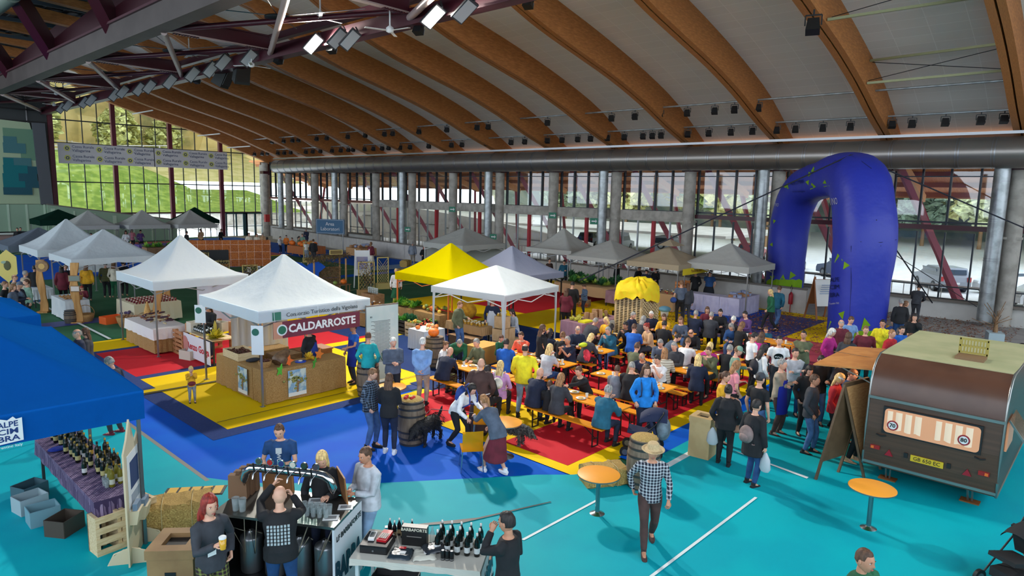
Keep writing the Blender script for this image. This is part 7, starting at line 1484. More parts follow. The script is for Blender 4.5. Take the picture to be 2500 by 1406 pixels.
    for i,(px,py,rz,tl,lab)in enumerate(((1150,1145,2.5,0,'see-through amber chair standing in front of the two women'),(1180,1090,2.3,.0,'see-through amber chair held by the two women, behind the first'))):
        p=G(px,py,0);o=empty('amber_chair',(p.x,p.y,.0 if i==0 else .12),rz,lab,'chair');g=MB();g.box((0,0,.45),(.42,.42,.022),ac);g.box((0,.2,.47),(.42,.03,.05),ac);g.build('seat',o);g=MB();R_=[[V(x,.21+.05*(z-.45)+.03*math.cos(x*6),z)for x in[-.2+.4*k/8 for k in range(9)]]for z in(.46,.6,.75,.86)];g.loft(R_,ac,True,caps=False,close=False);g.build('backrest',o)
        for a in(-1,1):
            for c in(-1,1):g=MB();g.tube([(a*.22,c*.2,0),(a*.19,c*.17,.44)],.013,M((150,180,196),.2,.9),8);g.build('leg',o)
front()
# ================================================================ THE PEOPLE OF THE PHOTOGRAPH
def P(hx,hy,face,pose,look,hair,top,bot,label,s=1.0,foot=None,z0=0,absf=None,bench=None,**k):
    """placed by the spot where the head (or the feet) is seen"""
    look_='f' in look;S=skeleton(pose,look_,.9 if 'F' in look else(.4 if 'M' in look else 0));h=S['head']*s
    g=G(hx,hy,h.z+z0)
    if foot:g=G(foot[0],foot[1],0);h=V(0,0,0)
    if absf is None:
        for _ in range(2):a=math.degrees(math.atan2(-g.y,-g.x))+face
    else:a=absf
    t=math.radians(a-90);off=V(h.x*math.cos(t)-h.y*math.sin(t),h.x*math.sin(t)+h.y*math.cos(t),0);pos=V(g.x,g.y,z0)-off
    if bench is not None:
        r=ray(hx,hy);px=bench+off.x;pos=V(bench,px*r.y/r.x-off.y,z0)
    return person(pos,a,pose,look,hair,top,bot,label,s=s,abs_=1,**k)
def sitp(hx,hy,tx,side,pose,look,hair,top,bot,label,**k):
    if side=='L':return P(hx,hy,0,pose,look,hair,top,bot,label,absf=k.pop('da',0),bench=tx-.74,**k)
    return P(hx,hy,0,pose,look,hair,top,bot,label,absf=180+k.pop('da',0),bench=tx+.74,**k)
def folk():
    # foreground
    P(512,1235,25,'hip','f','curly r','sweat char','slim plaid3','woman with long red hair in a grey sweater holding out a glass of beer')
    P(683,1210,172,'pour','mM','bald','sweat black','slim dblue','bald person in a black printed hoodie drawing beer, seen from behind',s=1.0)
    P(682,1053,-12,'look','m','crop b','tee dblue','slim jeans','man in a dark blue t-shirt with white print waiting behind the beer taps')
    P(786,1122,-8,'look','f','bob y','jacket black','slim navy','blonde woman in a black cardigan looking down behind the taps')
    P(892,1112,-55,'front','mM','crop b','sweat lgrey','slim ljeans','man in a pale grey sweater and light jeans beside the beer counter',skin='m')
    P(1237,1275,-118,'mouth','m','short k','sweat black','slim char','dark-haired man in black with his hand at his mouth, at the bottom edge',skin='m')
    P(1577,1088,8,'walk','m','crop g','shirt plaid1','slim brown','man in a straw hat and checked shirt walking across the turquoise floor',foot=(1580,1338),hat='straw straw',skin='m',shoes='brown')
    P(2112,1368,60,'stand','mM','crop b','jacket green','slim char','balding man in a bright green hooded jacket cut by the bottom edge',skin='m')
    P(0,0,62,'look','m','short n','vest plaid2','slim jeans','man in a navy gilet over a checked flannel shirt eating at the round table',foot=(905,1095))
    P(0,0,168,'front','f','long b','jacket black','slim navy','woman with long dark hair in a black jacket and white trainers, back turned',foot=(950,1108),shoes='white',sole=1,s=.97)
    P(0,0,48,'stoop','f','bob k','sweat white','slim black','woman in a white top with a blue backpack moving an amber chair',foot=(1122,1092),s=.95)
    P(0,0,-140,'stoop','f','tail a','vest slate','skirt maroon','woman in a quilted gilet and burgundy skirt holding an amber chair',foot=(1205,1155),shoes='white',sole=1,s=.97)
    P(1175,888,165,'pocket','mM','bald','robe brown','slim brown','bald man in a long hooded brown robe with a white cord, back turned')
    P(1282,852,172,'walk','mM','fringe k','jacket yellow','slim ljeans','man in a bright yellow jacket walking away between the tables',s=1.03)
    P(960,836,12,'front','mM','short w','shirt slate','slim black','white-haired man in a grey shirt with a shoulder strap facing the camera')
    P(1032,836,165,'back','mM','short w','shirt sky','slim khaki','white-haired man in a light blue shirt with hands behind his back')
    P(899,822,168,'pocket','f','crop b','sweat teal','slim black','woman in a teal jumper reading the white poster banner')
    P(466,908,5,'phone','m','kid y','sweat mustard','slim grey','small child in a yellow jumper with a red waist bag on the yellow mat',foot=(470,984),s=.53,hs=1.35,sole=1)
    P(0,0,-125,'look','m','short g','jacket navy','slim char','grey-haired man in a navy jacket and red shoes beside the big blue tent',foot=(285,1062),shoes='maroon')
    P(188,815,-75,'stand','m','fringe g','jacket navy','slim char','balding grey man in a navy jacket on the green floor');P(208,812,-100,'stand','f','long b','jacket char','slim navy','woman with long brown hair close behind the balding man',s=.96)
    P(757,806,62,'pocket','mF','crop a','sweat black','slim black','heavy man in black with a blue apron inside the chestnut stall',s=.97);P(862,800,-62,'serve','m','short k','tee blue','slim navy','helper in a blue apron at the right end of the chestnut stall',s=.98,skin='m')
    P(508,752,-40,'look','f','long b','jacket black','slim jeans','young woman with long dark hair behind the wine table');P(1124,737,58,'look','f','short n','puffer olive','slim jeans','person in a quilted grey-brown jacket and jeans buying honey',foot=(1118,858))
    P(1202,735,-20,'pocket','m','short k','sweat navy','slim cream','vendor in navy with a white apron behind the honey table');P(1250,762,-60,'chairsit','f','long k','sweat lgrey','slim jeans','young woman with dark hair sitting under the gazebo',s=.97)
    # table groups, left to right: (head x, y, table x, side, pose, look, hair, top, bottom, label)
    D,A_,E,B_,F_,C_,G_,H_,I_=11.95,12.05,14.1,14.15,16.2,16.05,18.3,18.15,20.4
    sitp(1099,862,D,'L','sitlean','mM','bald','vest navy','slim plaid3','bald bearded man in a dark gilet with a purple checked bag at the first table',da=15);P(1089,843,60,'sit','f','bun n','sweat white','slim black','fair-haired girl with a bun behind the bald man in the gilet',s=.9)
    P(1122,838,10,'bend','m','crop g','jacket green','slim navy','person in a dark green jacket bending low over the first table');sitp(1163,848,D,'R','sit','f','short g','jacket olive','slim brown','grey-haired woman in a brown jacket facing the bald man')
    P(1222,893,165,'sitback','f','long y','sweat lilac','slim black','woman in a lilac blouse with a white rucksack sitting with her back turned');P(1190,905,150,'sitback','f','long k','jacket black','slim black','dark-haired woman between the brown robe and the lilac blouse')
    P(1236,838,165,'sit','m','short k','jacket blue','slim navy','man in a blue and grey jacket sitting with his back turned');P(1224,826,40,'sit','m','kid b','sweat green','slim black','small child in bright green behind the man in blue',s=.72,hs=1.2)
    P(1272,820,-22,'siteat','fM','short b','sweat coral','slim black','woman in a coral red top eating at the second table');P(1330,843,-20,'sitlean','f','bob a','sweat cream','slim green','woman with short brown hair looking down at her plate');sitp(1342,866,E,'L','siteat','fM','bob y','tee lgrey','slim dblue','blonde woman in a grey t-shirt eating, seen from behind',da=10)
    sitp(1385,842,E,'R','sitclasp','mM','crop g','tee navy','slim black','man in a navy t-shirt with hands clasped before his face',skin='m');P(1325,803,120,'mouth','f','long b','jacket black','slim black','woman in black eating beyond the second table');P(1343,812,150,'sit','f','long k','jacket navy','slim black','woman with long black hair in navy beyond the second table');P(1374,820,170,'sit','f','bun n','jacket black','slim black','woman with a brown bun, back turned, behind the man with clasped hands')
    sitp(1318,925,A_,'L','siteat','mM','bald','jacket navy','slim dblue','bald man in a navy sweater on the front bench');P(1342,957,0,'sit','m','kid b','jacket black','slim navy','small boy in dark clothes on the front bench',s=.72,hs=1.2,absf=30,bench=A_-.7,z0=.14);sitp(1369,945,A_,'L','sit','f','long a','jacket char','slim black','woman with long fair brown hair in a dark jacket on the front bench',da=10)
    sitp(1412,922,A_,'R','sitreach','f','bun b','sweat black','slim black','woman in black reaching across the front table');sitp(1485,962,A_,'L','siteat','mM','short g','jacket dteal','slim navy','grey-haired man in a deep blue shirt at the right end of the front bench');
    sitp(1507,908,B_,'L','sit','m','kid b','sweat grey','slim navy','boy in a grey-blue sweater, back turned',s=.88,da=20);sitp(1542,908,B_,'L','sit','mM','crop g','sweat black','slim black','man in black with cropped grey hair, back turned, beside the boy',da=20);sitp(1603,918,B_,'R','siteat','m','short k','tee white','slim black','young person in a white t-shirt behind the woman in bright blue');P(1567,872,-15,'sitlean','mM','fringe g','tee navy','slim navy','bald man in a navy t-shirt with glasses looking down',skin='m')
    P(1578,905,18,'pocket','f','curly b','jacket bright','slim navy','curly-haired woman in a bright blue jacket standing at a stroller')
    sitp(1443,836,F_,'L','sitlean','f','long y','jacket char','slim black','blonde woman in a dark jacket with a lime yellow hood');sitp(1484,815,F_,'R','siteat','mM','short g','jacket dteal','slim jeans','grey-haired man in a petrol blue jacket eating a roll');P(1411,805,20,'sit','m','fringe g','jacket navy','slim navy','bald man with glasses in a navy jacket over a white shirt');P(1454,785,130,'sitlean','mF','short g','jacket char','slim char','large grey-haired man in a charcoal suit jacket');P(1480,783,-30,'sit','f','bob y','jacket mustard','slim black','woman in a mustard jacket with yellow hair');P(1492,800,150,'sit','f','long k','sweat black','slim black','person in black, back turned, before the woman in mustard')
    P(1527,795,-30,'siteat','m','short k','jacket black','slim black','dark-haired man in black eating beside the pallet tower',skin='m');sitp(1548,805,G_,'L','siteat','mM','short b','sweat blue','slim navy','man in a bright blue fleece, back turned',da=20);P(1578,798,-60,'sit','f','bun r','sweat tan','slim char','woman in a tan jumper with pinned-up red-brown hair');P(1546,770,60,'sit','mM','short g','jacket navy','slim navy','grey-haired man in navy in front of the slat tower');P(1590,768,0,'sit','m','short w','jacket navy','slim navy','white-haired man in a navy jumper right of the slat tower');P(1571,780,150,'sit','f','bob g','jacket char','slim black','woman with wavy grey hair, back turned')
    P(1621,775,-10,'siteat','f','long b','jacket mustard','slim black','dark-haired woman in a yellow top raising her hand to her face');P(1622,792,165,'sit','m','short k','jacket black','slim black','man in a shiny black leather jacket, back turned');P(1662,782,-10,'sit','f','bob n','shirt slate','slim jeans','brown-haired woman in a denim shirt at the rear table');P(1699,766,165,'sit','mM','short g','sweat navy','slim navy','broad man in a navy jumper, back turned, at the rear table');P(1737,770,165,'sit','mM','short g','vest char','slim black','broad man in a black gilet over purple sleeves, back turned');P(1727,757,0,'sit','f','long b','jacket maroon','slim black','long-haired woman with glasses facing the camera at the rear table');P(1759,763,-5,'sit','f','bun k','jacket black','slim black','dark-haired woman in a black patterned jacket at the rear table')
    P(1791,780,150,'sit','f','short w','jacket black','slim black','white-haired woman in black, back turned');P(1785,798,-20,'sitlean','f','bob g','jacket dblue','slim jeans','woman in a denim jacket bending over her plate');P(1812,795,140,'sit','f','bob n','sweat black','slim black','brown-haired woman in a black jumper with a tartan skirt, back turned');P(1819,768,-40,'sit','m','short k','shirt purple','slim navy','young man in a purple checked shirt at the end of the rear table');P(1832,822,150,'sit','f','kid b','jacket black','slim black','child in a bright red hat near the rear table',s=.75,hs=1.2,hat='beanie red')
    P(1556,847,150,'sit','m','short b','jacket olive','slim black','man in a dark olive jacket with a shoulder strap, back turned');P(1612,838,-15,'sitlean','mM','short g','shirt slate','slim navy','grey-haired man in a denim jacket reading at the table');P(1655,824,110,'sitlean','mM','short k','jacket slate','slim navy','dark-haired man in a slate jacket leaning forward');P(1646,846,-20,'sit','mM','short g','jacket char','slim black','grey-haired man with glasses and a dark jacket over a striped shirt');P(1680,835,160,'sit','m','crop n','tee white','slim grey','man in a white t-shirt, back turned');P(1687,813,-20,'sitlean','m','fringe b','jacket black','slim black','balding man in black looking down')
    sitp(1622,882,C_,'L','sit','f','long a','puffer puffstripe','slim black','woman in a cream striped puffer jacket with long fair hair',da=25);P(1734,846,160,'sit','f','long y','sweat magenta','slim black','blonde woman in a magenta top, back turned');sitp(1704,887,C_,'L','sit','f','bob y','puffer navy','slim black','woman with short fair hair in a navy puffer jacket',da=25);sitp(1729,866,C_,'R','siteat','mM','crop b','shirt olive','slim black','man in an olive shirt with sunglasses on his head');P(1782,852,160,'sit','m','short g','jacket black','slim black','grey-haired man in black with a white collar, back turned');P(1860,822,160,'sit','f','curly b','sweat magenta','slim black','curly-haired woman in magenta seen from behind');P(1870,805,-10,'sit','m','kid b','jacket dteal','slim navy','boy in a teal jacket behind the curly-haired woman in magenta',s=.8)
    # standing crowd at the caravan
    P(1803,857,95,'look','m','short n','shirt sage','slim char','bearded man in a green cap and sage shirt',hat='cap sage');P(1798,893,120,'look','f','bob a','tee pink','slim black','short-haired woman in a pink blouse',s=.95);P(1842,822,120,'look','m','short k','tee white','slim black','dark-haired man in a white t-shirt seen half from behind');P(1866,853,120,'look','f','curly k','sweat white','slim black','woman with dark curly hair and a black backpack over a white top',s=.97)
    P(1903,832,5,'stand','m','short k','tee white','slim char','young man in a white t-shirt with a round black print facing the camera',s=1.03);P(1962,818,-10,'cross','mM','crop k','shirt olive','slim char','bearded man in an olive shirt with folded arms',skin='m');P(1942,862,20,'cross','m','short k','sweat lgrey','slim dblue','young man in a pale grey sweatshirt with folded arms');P(1910,890,70,'cross','m','short g','sweat khaki','slim brown','man in a brown sweater and long blue apron with folded arms',s=1.03,shoes='brown')
    P(1857,925,140,'stand','m','crop k','tee black','slim jeans','bearded man in a grey flat cap and black t-shirt, back turned',hat='cap char',s=1.03);P(1772,920,75,'front','f','tail b','tee mustard','slim black','woman in a mustard yellow t-shirt carrying a silver bag',s=.97);P(0,0,172,'pocket','fM','bun k','jacket black','slim black','woman in a black coat with a thin shoulder strap, back turned',foot=(1765,1138),s=.97,sole=1);P(0,0,140,'stand','fM','short k','coat black','slim dblue','woman in a long black top carrying a grey drawstring bag',foot=(1830,1188),s=.97,sole=1)
    P(0,0,78,'pocket','m','short b','jacket char','slim jeans','man in a dark leather jacket and jeans with striped trainers',foot=(1970,1108),sole=1,skin='m');P(1976,905,20,'look','f','long k','jacket black','slim black','woman with long black hair behind the man in the leather jacket',s=.97);P(2005,880,20,'look','m','short k','jacket black','slim jeans','man in black with sunglasses pushed up by the serving flap');P(2058,885,60,'look','f','long n','jacket char','slim black','brown-haired woman with glasses under the serving flap');P(2050,925,80,'look','f','bob y','jacket red','slim leopard' if 0 else 'slim black','woman in a red jacket and white headband behind the dark signboard',hat='band white',s=.96)
    P(0,0,75,'stand','m','short k','jacket purple','slim black','person in a violet jacket and pale trainers behind the dark signboard',foot=(2075,1128),shoes='tan',sole=1);P(2082,915,70,'look','m','short b','jacket dblue','slim navy','person in a blue jacket under the serving flap close to the caravan')
    P(2031,812,60,'look','f','bob w','sweat magenta','slim black','silver-haired woman in a magenta jumper with a striped bag');P(2054,790,20,'stand','m','fringe g','jacket maroon','slim black','balding man behind the silver-haired woman');P(2072,822,165,'stand','f','bob b','jacket char','slim black','brown-haired woman in a dark jacket, back turned, left of the maroon man');P(2078,782,30,'look','m','short b','tee sky','slim navy','man with glasses in a white and blue t-shirt before the arch leg');P(2114,806,10,'stand','mM','short n','sweat maroon','slim black','man with glasses in a maroon sweater beyond the plywood flap');P(2155,790,-10,'mouth','m','short k','vest yellow','slim black','bearded man in a yellow gilet in front of the arch leg',skin='m')
    P(2178,815,60,'stand','m','crop a','jacket red','slim black','head of a man in orange-red behind the plywood flap');P(2202,806,30,'stand','m','short k','jacket blue','slim black','dark-haired man with glasses behind the caravan roof',s=.97);P(2224,825,160,'stand','f','bob b','jacket char','slim black','brown-haired head just above the caravan roof');P(2258,826,160,'stand','m','short g','jacket olive','slim black','grey head beside the woman with the phone')
    P(2233,775,5,'mouth','f','bob k','coat black','slim black','woman in a long black coat holding a phone beyond the caravan');P(0,0,172,'lean','m','short k','jacket char','slim char','man in dark clothes leaning towards the window at the right',foot=(2232,788),s=1.03);P(2200,738,-160,'stand','m','short g','jacket black','slim dblue','grey-haired man in a black jacket beside the near arch leg');P(2212,742,100,'stand','f','long n','jacket mustard','slim black','woman with a yellow sleeve next to the grey-haired man by the arch',s=.93);P(2496,850,60,'stand','m','short k','jacket char','slim char','dark figure cut by the right edge of the picture')
    P(0,0,-70,'walk','f','bob y','jacket green','slim black','blonde woman in a green and white jacket walking past the arch',foot=(1878,808));P(0,0,150,'walk2','m','short b','jacket dteal','slim jeans','man in a blue hooded jacket walking beside the blonde woman',foot=(1893,800),s=1.03)
    P(0,0,-160,'look','m','short k','sweat black','slim black','man in black at the lilac white stall',foot=(1694,745));P(0,0,170,'look','mM','short k','tee dblue','slim black','man in a blue shirt with a jacket tied at his waist',foot=(1728,748),s=1.03);P(0,0,-170,'stand','m','short n','tee slate','slim black','man in a dark grey t-shirt walking on the yellow mats',foot=(1658,788),s=1.05);P(0,0,-170,'stand','f','long b','jacket char','slim char','woman with a blue bag beside the man in the dark grey t-shirt',foot=(1674,788),s=.98)
    # stalls in the middle distance
    P(1383,712,170,'look','f','bob b','puffer maroon','slim black','woman in a rust brown quilted coat at the mauve counter');P(1398,695,165,'look','m','short k','coat black','slim black','tall figure in a black coat beside the woman in rust brown',s=1.04);P(1426,700,-60,'look','m','kid b','puffer stripe','slim navy','child in a blue striped puffer jacket near the mauve counter',s=.78,hs=1.15);P(1561,655,60,'look','m','short k','jacket black','slim black','man in black bending over the jars of the beige tent');P(1579,662,165,'look','m','short k','jacket navy','slim navy','man in a shiny navy jacket, back turned, at the beige tent');P(1601,658,-30,'serve','f','long k','sweat black','slim black','dark-haired vendor reaching over the shelf rack under the beige tent');P(1508,648,60,'stand','f','long k','coat black','slim black','woman with long black hair behind the greenery stall')
    P(1378,640,0,'look','m','short k','sweat dteal','slim black','vendor in petrol blue under the ivy-hung tent');P(1342,636,30,'stand','f','bun k','sweat brown','slim black','woman with a dark bun left of the ivy-hung tent',s=.95);P(1308,638,0,'stand','m','short k','sweat black','slim black','dark head above the lilac grey tent, left one',s=.95);P(1282,622,0,'stand','m','crop g','sweat navy','slim black','small dark head behind the lilac grey tent roof',s=.95)
    P(1007,606,165,'stand','m','short g','jacket grey','slim khaki','man in a grey jacket standing alone on the green floor, back turned',foot=(1007,650));P(1036,623,0,'mouth','f','bob r','jacket black','slim black','woman with reddish hair taking a photograph behind the yellow tent',foot=(1036,662));P(967,662,10,'stand','f','bun y','shirt white','skirt green','woman in a dirndl with a green apron near the straw bales');P(1097,605,170,'stand','m','crop k','jacket navy','slim black','man in navy at the pale tent near the glass');P(1150,605,150,'look','f','short k','jacket black','slim black','person in black at the pale tent, left of a pair');P(1168,606,165,'look','f','bob b','jacket char','slim black','person in dark clothes at the pale tent, right of a pair');P(906,595,150,'stand','f','long n','vest maroon','skirt cream','woman in a long maroon and cream dress by the poster stand')
    P(12,695,70,'pocket','m','kid n','tee black','slim navy','young man in a black t-shirt at the left edge');P(32,702,60,'mouth','f','bob n','jacket slate','slim navy','woman in a white and neon yellow motorcycle jacket');P(48,696,60,'front','m','crop g','jacket navy','slim jeans','man in a grey cap and navy jacket with neon stripes',hat='cap slate',s=1.03);P(64,690,-70,'stand','f','tail b','sweat sage','slim black','woman in a soft green top with a dark ponytail');P(36,678,80,'stand','m','fringe n','shirt khaki','slim char','bald man behind the motorcycle jackets');P(62,668,120,'stand','m','short g','jacket khaki','slim char','grey-haired man behind the group at the left edge')
    P(210,650,165,'stand','fM','bob n','sweat mustard','slim black','woman in a big mustard cardigan under the sagging tent, back turned');P(200,703,-20,'chairsit','m','kid r','sweat maroon','slim navy','child in maroon behind the basket stall',s=.8);P(150,655,170,'stand','f','bob k','coat maroon','slim black','dark coated woman under the sagging tent');P(160,652,20,'stand','m','short k','jacket navy','slim navy','man in dark blue under the sagging tent');P(257,645,170,'stand','m','short g','sweat plaid3','slim black','man in a striped sweater behind the jam stall');P(277,645,170,'stand','f','bob n','shirt cream','slim green','woman in white and dark green behind the jam stall');P(300,642,160,'stand','m','short k','jacket black','slim black','dark figure near the jam stall');P(84,655,170,'stand','m','short k','jacket black','slim jeans','man in black and jeans between the grey and white tents');P(42,560,0,'stand','f','short k','jacket black','slim black','dark-haired head by the white ledge, left of two');P(50,559,0,'stand','m','short k','jacket char','slim black','dark-haired head by the white ledge, right of two')
    for hx,hy,f,ho,h,t,b,lab,s in((307,567,0,'f','curly b','sweat white','slim black','person in white under the far pale tents',1),(343,565,20,'f','short k','sweat purple','slim black','seller with dark hair behind the violet cloth',1),(322,563,20,'f','long b','sweat pink','slim black','long-haired seller left of the violet cloth',1),(306,592,170,'f','bob n','coat dteal','slim black','woman in a petrol coat before the potted greens',1),(319,592,170,'f','kid y','jacket magenta','slim black','small child in bright pink before the potted greens',.62),(222,573,20,'m','short k','sweat mustard','slim black','dark-haired seller in mustard in the far row',1),(456,568,120,'m','short k','jacket black','slim black','dark figure left of the far white posters',1),(490,562,-20,'f','long b','sweat tan','slim black','woman in tan behind the last far stall',1),(469,590,170,'m','short b','jacket olive','slim black','man in olive near the orange poster wall',1),(540,562,60,'m','crop b','sweat black','slim char','man in black standing alone before the end windows',1),(471,606,170,'f','kid n','jacket magenta','slim black','small girl in pink near the orange poster wall',.6),(608,572,20,'f','short b','sweat cream','slim black','person in cream behind the orange poster wall',1),(627,574,10,'f','long n','tee cream','slim black','long-haired woman behind the orange poster wall',.95),(641,572,170,'f','short g','sweat tan','slim black','grey-haired person behind the orange poster wall',.95),(652,583,170,'f','long k','jacket dblue','slim black','dark-haired person in blue at the end of the poster wall',.95),
                                      (684,580,60,'m','short k','shirt white','slim navy','child in a checked shirt at the workshop tables',.8),(699,577,0,'f','short k','sweat orange','slim black','person in orange at the workshop tables',.85),(713,583,-60,'m','short k','sweat maroon','slim black','child in maroon at the workshop tables',.8),(730,580,100,'f','tail k','coat olive','slim tan','girl in an olive coat standing at the workshop',.92),(738,574,0,'f','short b','sweat sage','slim black','brown-haired helper at the workshop',.95),(747,562,-30,'m','short g','jacket navy','slim navy','man in a navy suit by the low boards',1),(765,588,160,'m','short b','jacket black','slim char','man in black before the workshop tables',1),(748,590,160,'f','bob n','tee white','slim sky','woman in a white top and pale skirt at the workshop',.9)):
        P(hx,hy,f,'look' if f<90 else 'stand',ho,h,t,b,lab,s=s)
folk()
make_people()
# ---------------------------------------------------------------- things people carry, and the dogs
def byl(sub):return next(p for p in PEOPLE if sub in p['label'])
def local(p,x,y,z):o=p['obj'];t=o.rotation_euler.z;s=p['s'];return V(o.location.x+s*(x*math.cos(t)-y*math.sin(t)),o.location.y+s*(x*math.sin(t)+y*math.cos(t)),o.location.z+z*s)
def carried():
    def pack(sub,c,lab,z=1.15,y=-.20,r=(.15,.10,.21),name='backpack',x=0,strap=True,lean=0):
        p=byl(sub);S=p['S'];ch=S['ch'];o=empty(name,local(p,x,ch.y+y,z),p['obj'].rotation_euler.z,lab,name.replace('_',' '));m=M(c,.7,key='bagc',noise=7,c2=[min(255,q*1.2)for q in c],bump=.3)
        g=MB();g.ball((0,0,0),r,m,14,9);g.build('pouch',o);g=MB();g.ball((0,-r[1]*.8,-r[2]*.3),(r[0]*.7,r[1]*.5,r[2]*.5),m,10,6);g.build('pocket',o)
        if strap:
            for s in(-1,1):g=MB();g.tube([(s*.08,.05,r[2]*.9),(s*.10,.12,.25),(s*.11,.26,.23),(s*.115,.345,.06),(s*.12,.345,-.10),(s*.16,.18,-.2),(s*.13,.02,-.16)],.016,m,6);g.build('strap',o)
        return o
    pack('blue backpack',(30,60,130),'blue patterned backpack on the stooping woman',1.22,-.17,(.15,.1,.2));pack('white rucksack',(214,206,190),'small white leather rucksack on the woman in lilac',.92,-.2,(.13,.07,.14));pack('dark curly hair and a black backpack',(36,34,42),'black backpack on the curly-haired woman');pack('grey drawstring bag',(120,100,96),'grey drawstring bag on the back of the woman in a long black top',1.1,-.2,(.15,.09,.17));pack('bright blue jacket standing',(30,50,80),'dark backpack on the woman in bright blue',1.2,-.2,(.14,.09,.2))
    pack('lime yellow hood',(226,60,76),'coral pink rucksack on the bench beside the blonde woman',.70,-.22,(.14,.1,.2),strap=False,x=.1);g=MB();p=byl('lime yellow hood');g.ball((0,0,0),(.17,.10,.07),M((196,214,40),.8),12,7);tag(g.build('yellow_hood',None,local(p,0,-.02,1.02)),'lime yellow hood lying on the shoulders of the blonde woman','hood')
    pack('thin shoulder strap, back',(120,90,70),'thin brown shoulder strap bag of the woman in black',.85,-.02,(.10,.05,.08),'shoulder_bag',.22,False);pack('silver bag',(170,160,150),'silver bag carried by the woman in mustard',1.02,.30,(.15,.12,.15),'bag',0,False);pack('purple checked bag',(76,56,130),'purple checked bag hanging behind the bald man',.62,-.2,(.18,.08,.12),'bag',0,False);pack('walking on the yellow mats',(30,60,120),'bright blue shoulder bag near the man in the dark grey t-shirt',.95,-.1,(.14,.09,.13),'shoulder_bag',-.3,False)
    pack('small child in a yellow jumper',(110,30,40),'dark red waist bag of the small child',.98,.13,(.09,.045,.06),'waist_bag',0,False)
    for sub,lab,x,c in(('grey drawstring bag','white plastic bag hanging from the hand of the woman in a long black top',.27,(206,212,216)),('thin shoulder strap, back','small white bag held low by the woman in the black coat',-.26,(214,216,218))):
        p=byl(sub);g=MB();g.loft([[V(rx*math.cos(a),ry*math.sin(a),z)for a in[6.28*k/10 for k in range(10)]]for z,rx,ry in((-.36,.08,.05),(-.3,.12,.07),(-.12,.10,.05),(0,.02,.015))],clearmat('plastic_bag',c,.8,.3),True);tag(g.build('carrier_bag',None,local(p,x,.06,.78),p['obj'].rotation_euler.z),lab,'carrier bag')
    # aprons
    def apron(sub,c,lab,z0=.55,z1=1.3,w=.2,fat=0):
        p=byl(sub);g=MB();R_=[[V(ww*math.sin(a),yy*math.cos(a)+.0,z)for a in[-1.25+2.5*k/12 for k in range(13)]]for z,ww,yy in((z0,w+.05,.20+fat),(.9,w+.01,.165+fat),(1.1,w*.9,.155+fat),(z1,w*.55,.16+fat*.6))];g.loft(R_,M(c,.85,key='apron'),True,caps=False,close=False);g.loft([[q*1.0+V(0,.008,0)for q in r]for r in R_],M(c,.85,key='apron'),True,caps=False,close=False);o=g.build('apron',p['obj'])
        return o
    apron('long blue apron',(14,36,150),'');apron('heavy man in black',(24,50,130),'',fat=.07);apron('helper in a blue apron',(16,44,140),'');apron('vendor in navy',(196,200,206),'',.4)
    # printed marks on clothes
    p=byl('round black print');g=MB();g.tube([(0,.150,1.24),(0,.158,1.235)],.115,BLACK,24);q=g.build('shirt_print',p['obj']);text('MAUI',.075,WHITE,q,(0,.165,1.24),(math.pi/2,0,math.pi),bold=.001)
    p=byl('dark blue t-shirt');g=MB();g.box((.0,.148,1.33),(.09,.012,.09),M((190,196,198),.7));q=g.build('shirt_print',p['obj']);text('WUH',.085,M((190,196,198),.7),q,(.0,.158,1.19),(math.pi/2,math.pi/2,math.pi),bold=.002)
    p=byl('black printed hoodie');g=MB()
    for i in range(7):
        for j in range(6):g.box((-.12+.04*i,-.175+.012*abs(i-3)/3,1.10+.045*j),(.026,.012,.03),M((170,178,180),.7))
    g.build('back_print',p['obj'])
    p=byl('long red hair');g=MB();g.box((.06,.158,1.13),(.10,.006,.12),WHITE);g.box((.06,.162,1.14),(.06,.003,.02),M((120,120,130),.7));g.build('name_badge',p['obj']);hd=p['S']['arm'][1][2];el=p['S']['arm'][1][1];q=hd+(hd-el).normalized()*.08
    o=empty('beer_glass',local(p,q.x,q.y+.03,q.z-.06),0,'full glass of pale beer in the hand of the red-haired woman','beer glass');g=MB();g.lathe([(.032,0),(.042,.13),(.03,.13),(.01,.13)],M((214,160,40),.15,key='pale_beer'),(0,0,0),18);g.build('beer',o);g=MB();g.lathe([(.042,.13),(.043,.15),(.03,.16),(.01,.162)],WHITE,(0,0,0),18);g.build('foam',o)
    p=byl('white cord');g=MB();g.tube([V(.215*math.cos(a),.17*math.sin(a),.98)for a in[6.283*k/24 for k in range(25)]],.012,WHITE,6);g.tube([(.1,.17,.98),(.12,.2,.6)],.012,WHITE,6);g.build('cord',p['obj'])
    p=byl('jacket tied at his waist');g=MB();g.loft([[V(rx*math.cos(a),ry*math.sin(a)-.02,z)for a in[math.pi+math.pi*k/10 for k in range(11)]]for z,rx,ry in((.98,.19,.15),(.8,.25,.2),(.62,.27,.24))],M((24,26,34),.85),True,caps=False,close=False);g.build('tied_jacket',p['obj'])
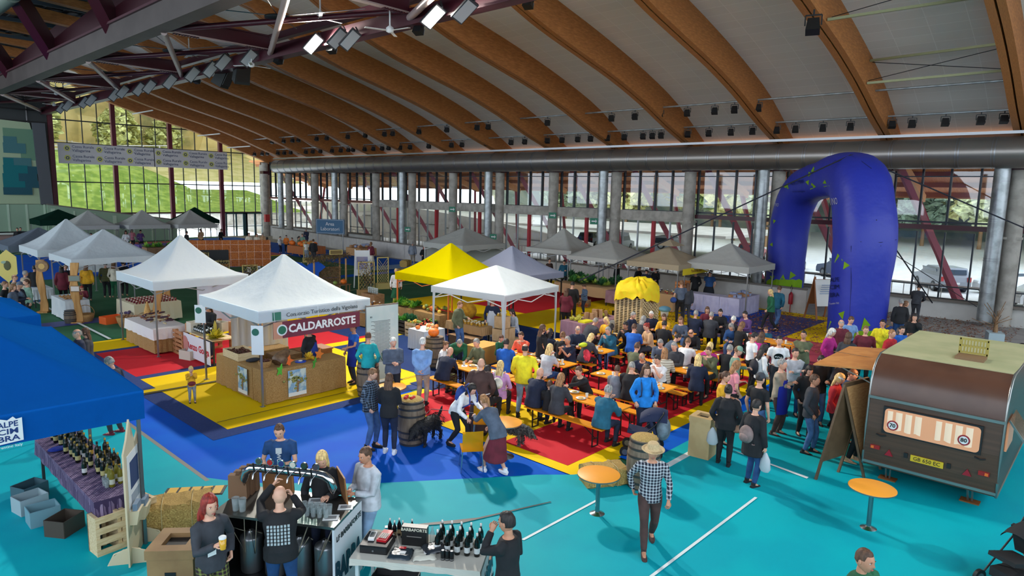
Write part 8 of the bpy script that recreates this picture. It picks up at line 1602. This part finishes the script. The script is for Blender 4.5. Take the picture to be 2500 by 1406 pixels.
    # dogs
    def dog(loc,rz,lab,c,s=1.0,c2=None):
        b=MB();body=[((0,-.30,.40),.10),((0,-.12,.40),.125),((0,.08,.39),.14),((0,.22,.42),.115),((0,.31,.46),.085)];limb(b,[q[0]for q in body],[q[1]for q in body],12);limb(b,[(0,.26,.44),(0,.36,.44),(0,.42,.38),(0,.48,.33)],[.08,.075,.082,.06],10);limb(b,[(0,.46,.35),(0,.54,.28),(0,.58,.25)],[.055,.045,.035],8)
        for sx in(-1,1):
            limb(b,[(sx*.075,.20,.38),(sx*.085,.19,.24),(sx*.085,.21,.12),(sx*.085,.20,.03),(sx*.085,.25,.015)],[.06,.042,.035,.033,.022],8);limb(b,[(sx*.07,-.26,.40),(sx*.085,-.20,.26),(sx*.085,-.33,.16),(sx*.085,-.32,.04),(sx*.085,-.27,.015)],[.085,.055,.036,.034,.022],8);limb(b,[(sx*.06,.42,.44),(sx*.085,.44,.38),(sx*.085,.45,.30)],[.02,.035,.02],6)
        limb(b,[(0,-.36,.44),(0,-.44,.52),(0,-.50,.62)],[.03,.035,.012],8);me=bpy.data.meshes.new('dog');me.from_pydata([tuple(v)for v in b.v],[],b.f);o=bpy.data.objects.new('dog',me);COL.objects.link(o)
        r=o.modifiers.new('r','REMESH');r.mode='VOXEL';r.voxel_size=.014;r.use_smooth_shade=True;q=o.modifiers.new('s','SMOOTH');q.iterations=3;m=M(c,.75,key='dog_fur',noise=24,c2=c2 or[x+16 for x in c],bump=1.2);me.materials.append(m);o.location=loc;o.rotation_euler.z=rz;o.scale=(s,)*3;tag(o,lab,'dog')
        f=MB();rr=random.Random(3)
        for k in range(900):
            y=rr.uniform(-.36,.5);a=rr.uniform(0,6.28);R_=.13 if y<.25 else .08;z0=.40 if y<.3 else .42-(y-.3)*.4;pnt=V(R_*math.cos(a),y,z0+R_*math.sin(a));d=V(math.cos(a)*.4,-.5,-.7+.3*math.sin(a)).normalized()*rr.uniform(.05,.09);s_=V(0,.01,0);f.add([pnt+s_,pnt-s_,pnt+d],[(0,1,2)],m)
        for k in range(260):sx=rr.choice((-1,1));y=rr.choice((.2,-.29));pnt=V(sx*.085+rr.gauss(0,.03),y+rr.gauss(0,.03),rr.uniform(.06,.34));f.add([pnt+V(0,.01,0),pnt-V(0,.01,0),pnt+V(rr.gauss(0,.02),-.02,-.06)],[(0,1,2)],m)
        f.build('fur',o);e=MB()
        for sx in(-1,1):e.ball((sx*.045,.475,.385),.012,BLACK,6,4)
        e.ball((0,.605,.245),.018,BLACK,7,4);e.build('face',o);return o
    g0=G(1035,1085,0);dog((g0.x+.1,g0.y,0),math.radians(105),'shaggy black dog on a lead sniffing beside the apple barrel',(16,16,18),1.12);g1=G(1252,1085,0);dog((g1.x,g1.y,0),math.radians(195),'dark dog with white chest behind the round table',(40,38,38),.95,(90,88,84))
    p=byl('blue backpack');g=MB();g.tube([local(p,-.15,.45,.85),V(g0.x+.25,g0.y+.05,.72),V(g0.x-.1,g0.y+.05,.55)],.008,BLACK,5);tag(g.build('dog_lead'),'thin black lead running from the stooping woman to the black dog','dog lead')
carried()
